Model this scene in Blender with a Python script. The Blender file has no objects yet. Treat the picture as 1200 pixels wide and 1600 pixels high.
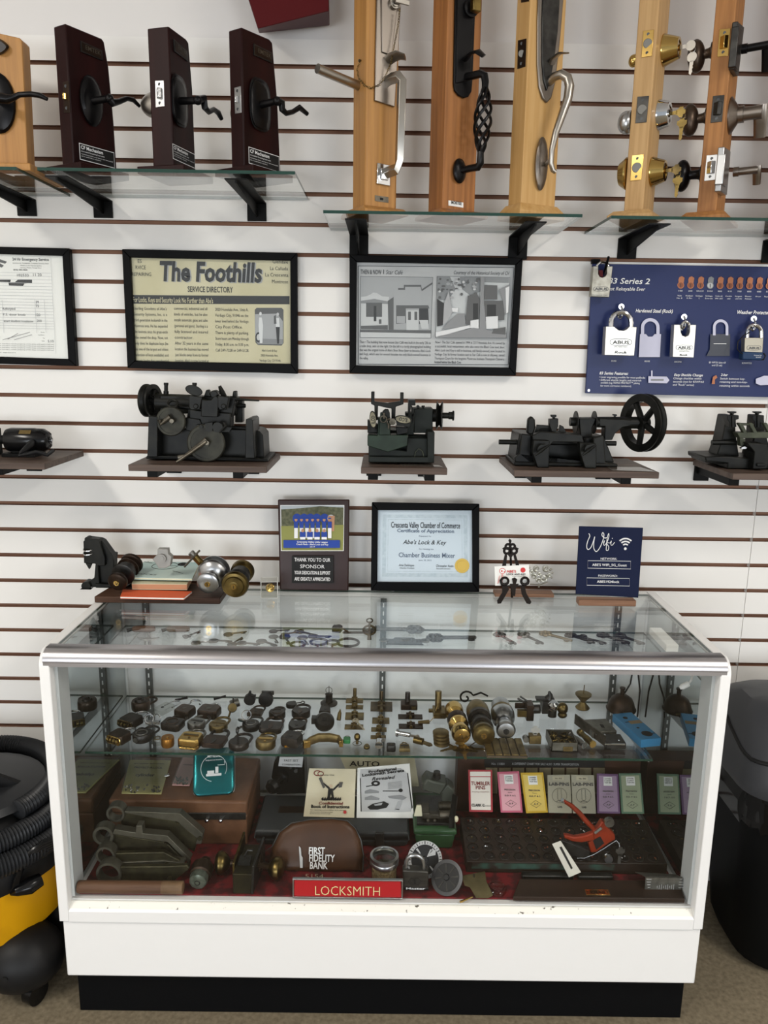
import bpy, math, random
from mathutils import Vector, Matrix, Euler
from mathutils.bvhtree import BVHTree
from math import sin, cos, pi, radians
random.seed(4)
SC = bpy.context.scene
COL = SC.collection
V = Vector
# ------------------------------------------------------------------ camera
FOC, PITCH, ROLL, YAW = 1202.0, 0.20566, 0.015, -0.00283
CAM = V((0, -2.146, 1.625))
def _axes():
    fw = V((0, cos(PITCH), -sin(PITCH))); up = V((0, sin(PITCH), cos(PITCH))); rt = V((1, 0, 0))
    R = Matrix.Rotation(YAW, 3, 'Z'); fw, up, rt = R @ fw, R @ up, R @ rt
    return fw, -sin(ROLL)*rt + cos(ROLL)*up, cos(ROLL)*rt + sin(ROLL)*up
FW, UP, RT = _axes()
cd = bpy.data.cameras.new('camera'); cam = bpy.data.objects.new('camera', cd); COL.objects.link(cam)
cd.sensor_fit = 'VERTICAL'; cd.sensor_height = 36; cd.sensor_width = 27; cd.lens = FOC/1600*36
cd.clip_start = .05
m3 = Matrix((RT, UP, -FW)).transposed()
cam.matrix_world = Matrix.Translation(CAM) @ m3.to_4x4()
SC.camera = cam
# ------------------------------------------------------------------ light
SC.view_settings.view_transform = 'Standard'; SC.view_settings.look = 'None'
SC.view_settings.exposure = 0.06; SC.view_settings.gamma = 1.0; SC.view_settings.use_curve_mapping = False
wd = bpy.data.worlds.new('world'); SC.world = wd; wd.use_nodes = True
bg = wd.node_tree.nodes['Background']; bg.inputs[0].default_value = (.86, .93, 1, 1); bg.inputs[1].default_value = .55
def area(name, loc, sx, sy, power, col, rot):
    l = bpy.data.lights.new(name, 'AREA'); l.shape = 'RECTANGLE'; l.size = sx; l.size_y = sy; l.energy = power; l.color = col
    o = bpy.data.objects.new(name, l); COL.objects.link(o); o.location = loc; o.rotation_euler = [radians(a) for a in rot]; return o
for wx_, ww in ((-1.75, 2.0), (2.25, 1.6)):
    area('storefront_daylight', (wx_, -6.2, .8), ww, 1.35, 42*ww, (.90, .95, 1), (90, 0, 0))
for lx in (-2.0, 2.0):
    area('ceiling_fluorescent', (lx, -2.4, 3.1), .35, 1.25, 55, (1, .955, .88), (0, 0, 0))
# ------------------------------------------------------------------ pixel -> place helpers (photo frame 1200x1600)
def ray(x, y): return FW + (x-600)/FOC*RT - (y-800)/FOC*UP
def W(x, y, Y):                     # where the sight line meets the upright plane at depth Y
    d = ray(x, y); return CAM + d*((Y-CAM.y)/d.y)
def Z(x, y, z):                     # ... the level plane at height z
    d = ray(x, y); return CAM + d*((z-CAM.z)/d.z)
def WP(x, y, p, n):                 # ... any plane
    d = ray(x, y); return CAM + d*((V(p)-CAM).dot(n)/d.dot(n))
def S(p): return (V(p)-CAM).dot(FW)/FOC    # metres per pixel there
X_, Y_, Z_ = V((1, 0, 0)), V((0, 1, 0)), V((0, 0, 1))
# ------------------------------------------------------------------ materials
def lin(c):
    if isinstance(c, str):
        c = [int(c[i:i+2], 16)/255 for i in (0, 2, 4)]
    return tuple((v/12.92 if v <= .04045 else ((v+.055)/1.055)**2.4) for v in c) + (1,)
MATS = {}
def mat(name, col, rough=.5, metal=0.0, col2=None, scale=30, stretch=(1, 1, 1), bump=0.0, thr=(.35, .7), spec=.28, coat=0):
    if name in MATS: return MATS[name]
    m = bpy.data.materials.new(name); m.use_nodes = True; nt = m.node_tree; b = nt.nodes['Principled BSDF']
    b.inputs['Base Color'].default_value = lin(col); b.inputs['Roughness'].default_value = rough; b.inputs['Metallic'].default_value = metal
    b.inputs['Specular IOR Level'].default_value = spec; b.inputs['Coat Weight'].default_value = coat
    if col2 or bump:
        tc = nt.nodes.new('ShaderNodeTexCoord'); mp = nt.nodes.new('ShaderNodeMapping'); mp.inputs['Scale'].default_value = stretch
        nz = nt.nodes.new('ShaderNodeTexNoise'); nz.inputs['Scale'].default_value = scale; nz.inputs['Detail'].default_value = 6
        nt.links.new(tc.outputs['Object'], mp.inputs[0]); nt.links.new(mp.outputs[0], nz.inputs['Vector'])
        if col2:
            r = nt.nodes.new('ShaderNodeValToRGB'); r.color_ramp.elements[0].position, r.color_ramp.elements[1].position = thr
            r.color_ramp.elements[0].color = lin(col); r.color_ramp.elements[1].color = lin(col2)
            nt.links.new(nz.outputs[0], r.inputs[0]); nt.links.new(r.outputs[0], b.inputs['Base Color'])
        if bump:
            bp = nt.nodes.new('ShaderNodeBump'); bp.inputs['Strength'].default_value = bump; bp.inputs['Distance'].default_value = .004
            nt.links.new(nz.outputs[0], bp.inputs['Height']); nt.links.new(bp.outputs[0], b.inputs['Normal'])
    MATS[name] = m; return m
def clear(name, tint, ior=1.5, rough=0.0, gl=1.0):        # clear sheet: passes light, mirrors by Fresnel
    m = bpy.data.materials.new(name); m.use_nodes = True; nt = m.node_tree; nt.nodes.remove(nt.nodes['Principled BSDF'])
    t = nt.nodes.new('ShaderNodeBsdfTransparent'); t.inputs[0].default_value = tint + (1,)
    g = nt.nodes.new('ShaderNodeBsdfGlossy'); g.inputs['Roughness'].default_value = rough; g.inputs['Color'].default_value = (gl, gl, gl, 1)
    ge = nt.nodes.new('ShaderNodeNewGeometry'); last = None
    dp = nt.nodes.new('ShaderNodeVectorMath'); dp.operation = 'DOT_PRODUCT'; nt.links.new(ge.outputs['Normal'], dp.inputs[0]); nt.links.new(ge.outputs['Incoming'], dp.inputs[1])
    f0 = ((ior-1)/(ior+1))**2; last = dp.outputs['Value']; f = None
    for op, v in (('ABSOLUTE', None), ('SUBTRACT', 1), ('POWER', 5), ('MULTIPLY_ADD', 1-f0)):     # Schlick
        f = nt.nodes.new('ShaderNodeMath'); f.operation = op; f.use_clamp = op != 'ABSOLUTE'
        if op == 'SUBTRACT': f.inputs[0].default_value = 1; nt.links.new(last, f.inputs[1])
        else:
            nt.links.new(last, f.inputs[0])
            if v is not None: f.inputs[1].default_value = v
            if op == 'MULTIPLY_ADD': f.inputs[2].default_value = f0
        last = f.outputs[0]
    x = nt.nodes.new('ShaderNodeMixShader'); nt.links.new(f.outputs[0], x.inputs[0]); nt.links.new(t.outputs[0], x.inputs[1]); nt.links.new(g.outputs[0], x.inputs[2])
    nt.links.new(x.outputs[0], nt.nodes['Material Output'].inputs[0]); MATS[name] = m; return m
def emis_paper(name, col): return mat(name, col, .6)
WHITE = mat('white laminate', 'E4E2DE', .35)
GROOVE = mat('groove fibreboard', '8E6B57', .8, col2='745342', scale=12, stretch=(.3, 1, 1))
DRYWALL = mat('white wall paint', 'DCD9D6', .7, bump=.03, scale=8)
PAINT = mat('white gloss paint', 'E9E8E6', .32, bump=.05, scale=18)
PAINTCHIP = mat('chipped white paint', 'E4E1D8', .4, col2='5A544A', scale=90, thr=(.66, .72))
BASEBLK = mat('black base paint', '0A0B0D', .45, bump=.05, scale=10, spec=.1)
CONC = mat('concrete', '857A66', .75, col2='625846', scale=85, bump=.15, thr=(.3, .78))
ALU = mat('brushed aluminium', 'B9B6B8', .3, 1, bump=.02, scale=40, stretch=(.02, 1, 1))
STEELDK = mat('slotted steel', '5C605F', .45, .7)
GLASS = clear('clear glass', (.972, .982, .977))
GLASSF = clear('front glass', (.985, .99, .988), 1.32)
GEDGE = mat('green glass edge', '16392F', .15, 0, spec=.6)
MIRROR = mat('mirror', 'B4BAB9', .02, 1)
BACKP = mat('grey white back panel', 'DADCDB', .3)
RED = mat('dark red paint', '4A0A0E', .45, spec=.15)
BLKF = mat('black frame', '070708', .45, spec=.08)
BLKM = mat('black metal', '080808', .5, 0, col2='0F0F0E', scale=40, spec=.12)
BLKG = mat('gloss black', '0C0C0D', .2)
IRON = mat('cast iron', '0C0D0C', .42, .2, col2='1E1E1A', scale=25, bump=.12, spec=.22)
IRONG = mat('green cast iron', '27352B', .5, .2, col2='1B231D', scale=25, bump=.1)
OLIVE = mat('olive cast iron', '4A4E40', .5, .3, col2='33362C', scale=25, bump=.1)
IRONL = mat('worn steel', '6B655A', .4, .8, col2='39362F', scale=35)
SHELFW = mat('dark stained wood', '5C4D44', .5, col2='43362F', scale=60, stretch=(.06, 1, 1))
MAHOG = mat('dark mahogany', '270D0C', .42, col2='170707', scale=16, stretch=(1, 1, .1), spec=.14)
OAKH = mat('honey oak', 'B58449', .45, col2='94683A', scale=85, stretch=(1, 1, .045), thr=(.3, .8))
OAKR = mat('red oak', 'AE7A48', .5, col2='855832', scale=85, stretch=(1, 1, .045), thr=(.3, .75))
MAPLE = mat('pale maple', 'C49D66', .42, col2='B48A50', scale=70, stretch=(1, 1, .05))
PINE = mat('pale oak', 'BF9B6B', .5, col2='A98556', scale=90, stretch=(1, 1, .05))
WALN = mat('walnut board', '573C2B', .55, col2='2C1B13', scale=60, stretch=(.06, 1, 1))
WALNP = mat('walnut plaque', '25120F', .35, col2='331B16', scale=10, stretch=(1, 1, .1))
BEECH = mat('brown stand wood', '93705A', .5, col2='755440', scale=80, stretch=(.05, 1, 1))
BOLTM = mat('dull steel bolt', '77746E', .5, .6)
ANTN = mat('brushed dark nickel', '857D75', .34, 1)
NICKEL = mat('satin nickel', 'A8A39B', .3, 1)
CHROME = mat('chrome', 'C9CACB', .1, 1)
SATIN = mat('satin chrome', 'AFB0B1', .28, 1)
BRASS = mat('polished brass', 'BE9E5C', .16, 1)
OBRASS = mat('old brass', '7E6B3E', .32, 1, col2='4D4128', scale=30)
BRONZE = mat('dark bronze', '3A2C22', .38, .7, col2='231B16', scale=30)
DBRASS = mat('dull brass', '85724A', .45, .9, col2='52462D', scale=40)
ORB = mat('oil rubbed black', '131213', .3, .5)
GUN = mat('gunmetal', '464543', .36, .85, col2='2C2B2A', scale=40)
PEWTER = mat('pewter', '8C8A84', .35, .9, col2='5A5853', scale=30)
LOCKIRON = mat('aged black iron', '242120', .34, .6, col2='423C36', scale=50)
LOCKBROWN = mat('aged brown iron', '4E4037', .38, .7, col2='30271F', scale=40)
PAPER = mat('white paper', 'E6E6E2', .6)
PAPERG = mat('grey newsprint', 'B9BABB', .6)
NEWS = mat('old newsprint', 'CBC5A8', .6, col2='BDB694', scale=6)
CREAM = mat('cream paper', 'D6D0B4', .6, col2='C6BD9C', scale=14)
INK = mat('black ink', '161616', .6)
INKG = mat('grey ink', '55534F', .6)
WINK = mat('white print', 'E8E8E8', .5)
NAVY = mat('navy panel', '1E2A58', .35)
NAVYD = mat('dark navy panel', '121A36', .45, spec=.1)
REDSIGN = mat('red plastic', 'B21F26', .3)
GOLDINK = mat('cream engraving', 'E9D9A0', .5)
LEATHER = mat('brown leatherette', '6B4A34', .42, col2='5A3C29', scale=30, bump=.05)
VINYL = mat('brown vinyl', '472C1A', .4, col2='372113', scale=12, bump=.08)
TOOLGREY = mat('dark grey plastic', '2F3234', .42)
MGREEN = mat('green enamel', '2F5133', .3, col2='274428', scale=12)
TEAL = mat('teal tin', '0C5E62', .22, .6)
REDCLOTH = mat('red leaf cloth', '6E1B20', .85, col2='45191B', scale=34, thr=(.44, .56))
RUBBER = mat('black rubber', '121213', .5)
YELLOW = mat('yellow plastic', 'D39A0C', .38, col2='9A6D0A', scale=5, thr=(.5, .9))
BINBLK = mat('bin plastic', '08090A', .5, spec=.12)
BINLID = mat('bin lid plastic', '3A3B3E', .4)
REDTOOL = mat('orange red enamel', '8E3119', .35, .2, col2='76260F', scale=20)
BLUEJIG = mat('blue anodised', '3E86B4', .35, .3)
WOODTUBE = mat('worn wooden tube', '6A4B36', .5, col2='4D3325', scale=16, stretch=(.2, 1, 1))
CLEARP = clear('clear plastic', (.90, .90, .87), 1.5, .03)
BAGP = clear('bag plastic', (.97, .97, .94), 1.4, .12)
# ------------------------------------------------------------------ geometry builder (world or local metres)
FONTCACHE = {}
def glyphs(s, bold=0.0, shear=0.0):
    k = (s, bold, shear)
    if k not in FONTCACHE:
        c = bpy.data.curves.new('t', 'FONT'); c.body = s; c.size = 1; c.offset = bold; c.shear = shear; c.resolution_u = 2
        o = bpy.data.objects.new('t', c); me = bpy.data.meshes.new_from_object(o)
        vs = [(v.co.x, v.co.y) for v in me.vertices]; fs = [tuple(p.vertices) for p in me.polygons]
        bpy.data.objects.remove(o); bpy.data.meshes.remove(me); bpy.data.curves.remove(c)
        FONTCACHE[k] = (vs, fs)
    return FONTCACHE[k]
class G:
    def __init__(s): s.v = []; s.f = []; s.m = []; s.mi = 0
    def add(s, vs, fs):
        b = len(s.v); s.v += [V(p) for p in vs]; s.f += [tuple(b+i for i in f) for f in fs]; s.m += [s.mi]*len(fs); return s
    def mat(s, i): s.mi = i; return s
    def hexa(s, a):   # 8 corners: 4 of one face in order, then 4 of the other
        return s.add(a, [(0, 1, 2, 3), (7, 6, 5, 4), (0, 4, 5, 1), (1, 5, 6, 2), (2, 6, 7, 3), (3, 7, 4, 0)])
    def box(s, c, d, R=None):
        c = V(c); hx, hy, hz = d[0]/2, d[1]/2, d[2]/2
        a = [V((x, y, z)) for z in (-hz, hz) for x, y in ((-hx, -hy), (hx, -hy), (hx, hy), (-hx, hy))]
        if R is not None: a = [R @ p for p in a]
        a = [c+p for p in a]
        return s.hexa([a[3], a[2], a[1], a[0], a[7], a[6], a[5], a[4]])
    def prism(s, poly, ext):     # poly: list of 3D points, extruded by vector ext
        n = len(poly); poly = [V(p) for p in poly]; ext = V(ext)
        nn = V((0, 0, 0))
        for i in range(n): nn += poly[i].cross(poly[(i+1) % n])
        a, b = (poly, [p+ext for p in poly])
        fs = [tuple(range(n)), tuple(range(2*n-1, n-1, -1))] + [(i, i+n, (i+1) % n+n, (i+1) % n) for i in range(n)]
        if nn.dot(ext) > 0: fs = [tuple(reversed(f)) for f in fs]
        return s.add(a+b, fs)
    def face(s, poly): return s.add(poly, [tuple(range(len(poly)))])
    def rings(s, rs, closed=False, cap=True):
        n = len(rs[0]); vs = [p for r in rs for p in r]; fs = []
        m = len(rs)
        for i in range(m if closed else m-1):
            j = (i+1) % m
            for k in range(n): fs.append((i*n+k, i*n+(k+1) % n, j*n+(k+1) % n, j*n+k))
        if cap and not closed: fs += [tuple(range(n-1, -1, -1)), tuple(range((m-1)*n, m*n))]
        return s.add(vs, fs)
    def lathe(s, prof, o, ax, n=20):    # prof: (radius, height along ax)
        o = V(o); ax = V(ax).normalized(); u = ax.orthogonal().normalized(); w = ax.cross(u)
        return s.rings([[o+ax*h+(u*cos(2*pi*k/n)+w*sin(2*pi*k/n))*max(r, 1e-5) for k in range(n)] for r, h in prof])
    def cyl(s, a, b, r, r2=None, n=16):
        a, b = V(a), V(b); r2 = r if r2 is None else r2
        return s.lathe([(r, 0), (r2, (b-a).length)], a, b-a, n)
    def tube(s, pts, r, n=8, closed=False, flat=None):
        pts = [V(p) for p in pts]; m = len(pts); rs = []; pu = None
        for i in range(m):
            t = (pts[(i+1) % m]-pts[i-1]) if closed else (pts[min(i+1, m-1)]-pts[max(i-1, 0)])
            if t.length < 1e-9: t = V((0, 0, 1))
            t.normalize()
            if pu is None: u = flat.copy() if flat is not None else t.orthogonal()
            else: u = pu
            u = (u-t*u.dot(t)); u.normalize(); pu = u; w = t.cross(u)
            ri = r[i] if isinstance(r, (list, tuple)) else r
            ru, rw = ri if isinstance(ri, tuple) else (ri, ri)
            rs.append([pts[i]+u*cos(2*pi*k/n)*ru+w*sin(2*pi*k/n)*rw for k in range(n)])
        return s.rings(rs, closed)
    def tor(s, c, R, r, ax, n=24, k=8, sx=1.0, u0=None):
        c = V(c); ax = V(ax).normalized(); u = (V(u0) if u0 is not None else ax.orthogonal()).normalized(); w = ax.cross(u)
        return s.tube([c+u*cos(2*pi*i/n)*R*sx+w*sin(2*pi*i/n)*R for i in range(n)], r, k, True)
    def ell(s, c, r, R=None, n=16, m=10):
        c = V(c); rr = (r, r, r) if not isinstance(r, (tuple, list)) else r; rs = []
        for j in range(m+1):
            a = -pi/2+pi*j/m; q = max(cos(a), 1e-3); ring = []
            for k in range(n):
                p = V((cos(2*pi*k/n)*q*rr[0], sin(2*pi*k/n)*q*rr[1], sin(a)*rr[2]))
                ring.append(c+(R @ p if R is not None else p))
            rs.append(ring)
        return s.rings(rs)
    # --- pixel-outlined shapes standing at a real depth, with a real thickness
    def pp(s, px, Y, dep): return s.prism([W(x, y, Y) for x, y in px], (0, dep, 0))
    def bp(s, x0, y0, x1, y1, Y, dep):
        return s.pp([(x0, y0), (x1, y0), (x1, y1), (x0, y1)], Y, dep)
    def cp(s, x, y, Y, rpx, dep, n=24, r2=None):
        c = W(x, y, Y); k = S(c); return s.cyl(c, c+V((0, dep, 0)), rpx*k, (r2 or rpx)*k, n)
    def tp(s, px, rpx, n=8, closed=False):      # px: (x, y, Y)
        pts = [W(*p) for p in px]; k = S(pts[0])
        return s.tube(pts, [q*k for q in rpx] if isinstance(rpx, (list, tuple)) else rpx*k, n, closed)
    def text(s, st, o, u, v, h, w=None, al='l', bold=0.0, shear=0.0, off=.0004):
        vs, fs = glyphs(st, bold, shear)
        if not vs: return s
        x0 = min(p[0] for p in vs); x1 = max(p[0] for p in vs)
        ky = h/.73; kx = ky if w is None else w/max(x1-x0, 1e-6)
        sh = {'l': 0, 'c': .5, 'r': 1}[al]*(x1-x0)*kx
        u, v = V(u), V(v); n = u.cross(v)
        return s.add([V(o)+u*((p[0]-x0)*kx-sh)+v*(p[1]*ky)+n*off for p in vs], fs)
# ------------------------------------------------------------------ objects
ROOTM = {}
ZMIN = {}
def thing(name, label, cat, loc, rz=0.0, group=None, M=None, zmin=None):
    o = bpy.data.objects.new(name, None); o.empty_display_size = .03; COL.objects.link(o)
    mw = Matrix.Translation(V(loc)) @ (M.to_4x4() if M is not None else Matrix.Rotation(rz, 4, 'Z'))
    o.matrix_world = mw; ROOTM[o.name] = mw
    o['label'] = label; o['category'] = cat
    if group: o['group'] = group
    if zmin is not None: ZMIN[o.name] = zmin      # nothing of it may sink into what carries it
    return o
def mesh(name, g, mats, inv=None, smooth=35):
    me = bpy.data.meshes.new(name)
    vs = [inv @ p for p in g.v] if inv is not None else g.v
    me.from_pydata(vs, [], g.f)
    for m in (mats if isinstance(mats, (list, tuple)) else [mats]): me.materials.append(m)
    me.polygons.foreach_set('material_index', g.m)
    if smooth:
        me.polygons.foreach_set('use_smooth', [True]*len(g.f)); me.set_sharp_from_angle(angle=radians(smooth))
    me.update(); return me
def part(parent, name, g, mats, bev=0, local=False, label=None, smooth=35, kind=None):
    mw = ROOTM[parent.name]; zm = ZMIN.get(parent.name)
    if zm is not None and not local:
        for p in g.v: p.z = max(p.z, zm)
    o = bpy.data.objects.new(name, mesh(name, g, mats, None if local else mw.inverted(), smooth)); COL.objects.link(o)
    o.parent = parent; ROOTM[o.name] = mw
    if zm is not None: ZMIN[o.name] = zm
    if bev: bevel(o, bev)
    if label: o['label'] = label
    if kind: o['kind'] = kind
    return o
def bevel(o, w, seg=2):
    b = o.modifiers.new('bevel', 'BEVEL'); b.width = w; b.segments = seg; b.limit_method = 'ANGLE'; b.angle_limit = radians(40)
def single(name, label, cat, g, mats, group=None, bev=0, loc=None, smooth=35, kind=None):
    """a thing that is one mesh; its origin at the foot of its shape"""
    if loc is None:
        n = len(g.v); loc = V((sum(p.x for p in g.v)/n, sum(p.y for p in g.v)/n, min(p.z for p in g.v)))
    mw = Matrix.Translation(V(loc))
    o = bpy.data.objects.new(name, mesh(name, g, mats, mw.inverted(), smooth)); COL.objects.link(o); o.matrix_world = mw; ROOTM[o.name] = mw
    if label: o['label'] = label
    if cat: o['category'] = cat
    if group: o['group'] = group
    if bev: bevel(o, bev)
    if kind: o['kind'] = kind
    return o
def struct(name, g, mats, bev=0, smooth=35): return single(name, None, None, g, mats, bev=bev, loc=(0, 0, 0), kind='structure', smooth=smooth)
def ltr(parent, lines, o, u, v, m, name='lettering', off=.0005):
    """lines: (text, x, y, cap height, width or None, align, bold, shear)"""
    g = G(); u, v = V(u), V(v)
    for l in lines:
        st, x, y, h = l[:4]; w = l[4] if len(l) > 4 else None; al = l[5] if len(l) > 5 else 'l'
        g.text(st, V(o)+u*x+v*y, u, v, h, w, al, l[6] if len(l) > 6 else 0, l[7] if len(l) > 7 else 0, off)
    return part(parent, name, g, m, smooth=0)
def pletter(parent, lines, Y, m, name='lettering', off=.0006):
    """lines placed on the upright plane Y: (text, px, py of the baseline, cap height px, width px or None, align, bold, shear)"""
    g = G(); u = X_; 
    for l in lines:
        st, x, y, h = l[:4]; w = l[4] if len(l) > 4 else None; al = l[5] if len(l) > 5 else 'l'
        p = W(x, y, Y); k = S(p)
        g.text(st, p, X_, Z_, h*k*1.02, w*k if w else None, al, l[6] if len(l) > 6 else 0, l[7] if len(l) > 7 else 0, off)
    return part(parent, name, g, m, smooth=0)
def arc(c, r, a0, a1, n, u, v): 
    c = V(c); return [c+V(u)*cos(radians(a0+(a1-a0)*i/n))*r+V(v)*sin(radians(a0+(a1-a0)*i/n))*r for i in range(n+1)]
# ================================================================== the room
g = G(); 
def slat(x0, x1):
    g = G(); Yb = .013; h = .0055
    zs = [1.264+.0762*k for k in range(-16, 15)]
    prev = .0
    def quad(y0, z0, y1, z1, mi): g.mat(mi).add([(x0, y0, z0), (x1, y0, z0), (x1, y1, z1), (x0, y1, z1)], [(0, 1, 2, 3)])
    for z in zs:
        quad(0, prev, 0, z-h, 0); quad(0, z-h, Yb, z-h, 1); quad(Yb, z-h, Yb, z+h, 1); quad(Yb, z+h, 0, z+h, 1); prev = z+h
    quad(0, prev, 0, 2.394, 0); quad(0, 2.394, .02, 2.394, 0)
    for x, fl in ((x0, 1), (x1, 0)):
        p = [(x, 0, 0), (x, 0, 2.394), (x, .02, 2.394), (x, .02, 0)]
        g.mat(0).face(p if fl else p[::-1])
    return g
SEAM = W(1184.4, 765.6, 0).x
struct('wall_back', slat(-3.0, SEAM-.0008), [WHITE, GROOVE], smooth=0)
struct('wall_back', slat(SEAM+.0008, 3.0), [WHITE, GROOVE], smooth=0)
struct('wall_back_upper', G().box((0, .06, 1.6), (6.4, .08, 3.2)), DRYWALL)
struct('floor', G().box((0, -3.2, -.03), (6.4, 6.6, .06)), CONC)
struct('ceiling', G().box((0, -3.2, 3.23), (6.4, 6.6, .06)), DRYWALL)
struct('wall_left', G().box((-3.1, -3.2, 1.6), (.1, 6.6, 3.2)), DRYWALL)
struct('wall_right', G().box((3.1, -3.2, 1.6), (.1, 6.6, 3.2)), DRYWALL)
# red box on the upper wall
fa = [W(x, y, -.125) for x, y in ((335, -170), (403, 45), (514, 17), (511, -170))]; fb = [W(x, y, -.004) for x, y in ((337, -160), (405, 52), (515, 40), (512, -160))]
g = G().hexa([fa[0], fa[1], fa[2], fa[3], fb[0], fb[1], fb[2], fb[3]])
single('red_sign_box', 'dark red painted box fixed high on the white wall above the shelves', 'sign box', g, RED, bev=.002)
# ------------------------------------------------------------------ glass shelves on the wall
def glass_shelf(zt, xl0, xl1, Yf, label, brackets, group='glass shelves on the slatted wall'):
    t = thing('glass_shelf', label, 'shelf', ((xl0+xl1)/2, -.006, zt-.007), group=group)
    g = G().mat(0).box(((xl0+xl1)/2, (Yf-.004)/2, zt-.0035), (xl1-xl0, -Yf-.004, .007)); g.m = [0, 0, 1, 1, 1, 1]
    part(t, 'glass_pane', g, [GLASS, GEDGE], smooth=0)
def shelf_bracket(x, zt, Yf, zb, label, wp=.05):
    t = thing('shelf_bracket', label, 'bracket', (x, -.003, zb), group='black brackets under the glass shelves')
    part(t, 'wall_plate', G().box((x, -.004, (zt+zb)/2-.004), (wp, .006, zt-zb-.008)), BLKM, bev=.001)
    xs = x-.002; rr = G().box((x, (Yf-.006)/2, zt-.0095), (wp, -Yf-.010, .003)); part(t, 'arm', rr, BLKM)
    part(t, 'web', G().prism([(xs, -.007, zt-.011), (xs, Yf+.004, zt-.011), (xs, Yf+.004, zt-.018), (xs, -.02, zb+.012), (xs, -.007, zb+.01)], (.004, 0, 0)), BLKM)
def plate_x(x0, x1, y, Y=0): return (W(x0, y, Y).x+W(x1, y, Y).x)/2
glass_shelf(2.017, -1.45, W(25, 258, -.305).x, -.305, 'clear glass shelf at the far left holding the honey oak door sample', 0)
glass_shelf(2.017, W(58, 262, -.305).x, W(461, 268, -.305).x, -.305, 'clear glass shelf carrying the three dark mahogany lock samples', 0)
glass_shelf(1.943, W(505, 331, -.262).x, W(910, 338, -.262).x, -.262, 'clear glass shelf carrying three tall wooden entry handle posts', 0)
glass_shelf(1.943, W(955, 341, -.25).x, 1.5, -.25, 'clear glass shelf on the right carrying the wooden deadbolt and lever posts', 0)
shelf_bracket(plate_x(28, 57, 320), 2.010, -.30, W(40, 338, 0).z, 'black bracket under the far left glass shelf')
shelf_bracket(plate_x(147, 176, 320), 2.010, -.30, W(160, 341, 0).z, 'black bracket under the left mahogany lock sample')
shelf_bracket(plate_x(387, 416, 320), 2.010, -.30, W(400, 346, 0).z, 'black bracket under the right mahogany lock sample')
shelf_bracket(plate_x(546, 576, 370), 1.936, -.25, W(560, 409, 0).z, 'black bracket under the left honey oak handle post')
shelf_bracket(plate_x(796, 823, 370), 1.936, -.25, W(810, 406, 0).z, 'black bracket under the pale maple handle post')
shelf_bracket(plate_x(965, 996, 370), 1.936, -.25, W(980, 405, 0).z, 'black bracket above the left end of the navy padlock board')
shelf_bracket(plate_x(1192, 1222, 370), 1.936, -.25, W(1200, 411, 0).z, 'black bracket above the navy padlock board at the right edge of the photo')
# ------------------------------------------------------------------ faces of the samples
class Face:
    def __init__(s, p, d, n): s.p, s.d, s.n = V(p), V(d), V(n)
    def at(s, x, y, off=0.0): return WP(x, y, s.p+s.n*off, s.n)
    def poly(s, g, px, t, off=0.0):
        return g.prism([s.at(x, y, off+t) for x, y in px], s.n*(-t))
    def ellipse(s, c, hx, hy, off=0.0, n=24, pw=2.0):
        o = s.at(*c, off); k = S(o)
        r = []
        for i in range(n):
            a = 2*pi*i/n; ca, sa = cos(a), sin(a)
            r.append(o+s.d*(hx*abs(ca)**(2/pw)*(1 if ca > 0 else -1))+Z_*(hy*abs(sa)**(2/pw)*(1 if sa > 0 else -1)))
        return r
def strike(root, F, px, mplate, bolt, mbolt, screw=True, name='latch_plate', depth=.012, r=.4):
    pl = part(root, name, F.poly(G(), px, .0016), mplate, bev=.0006)
    cx = sum(p[0] for p in px)/4; cy = sum(p[1] for p in px)/4; k = S(F.at(cx, cy))
    wpx = abs(px[1][0]-px[0][0]); hpx = abs(px[3][1]-px[0][1])
    g = G()
    if bolt == 'round': g.cyl(F.at(cx, cy), F.at(cx, cy, .004), wpx*r*k, n=20)
    else:
        o = F.at(cx, cy); w = wpx*.36*k; h = wpx*.52*k
        prof = [o+F.d*w+F.n*.001, o-F.d*w+F.n*.001, o-F.d*w+F.n*depth*.5, o-F.d*w*.2+F.n*depth]
        g.prism([p-Z_*h for p in prof], Z_*h*2)
    part(pl, 'latch_bolt', g, mbolt, bev=.001)
    if screw:
        for s_ in (-1, 1):
            q = (cx+(px[0][0]-px[3][0])/2*.66*(-s_), cy+s_*hpx*.35)
            part(pl, 'screw', G().cyl(F.at(*q, .0012), F.at(*q, .0022), .0034, n=12), GUN)
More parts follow.
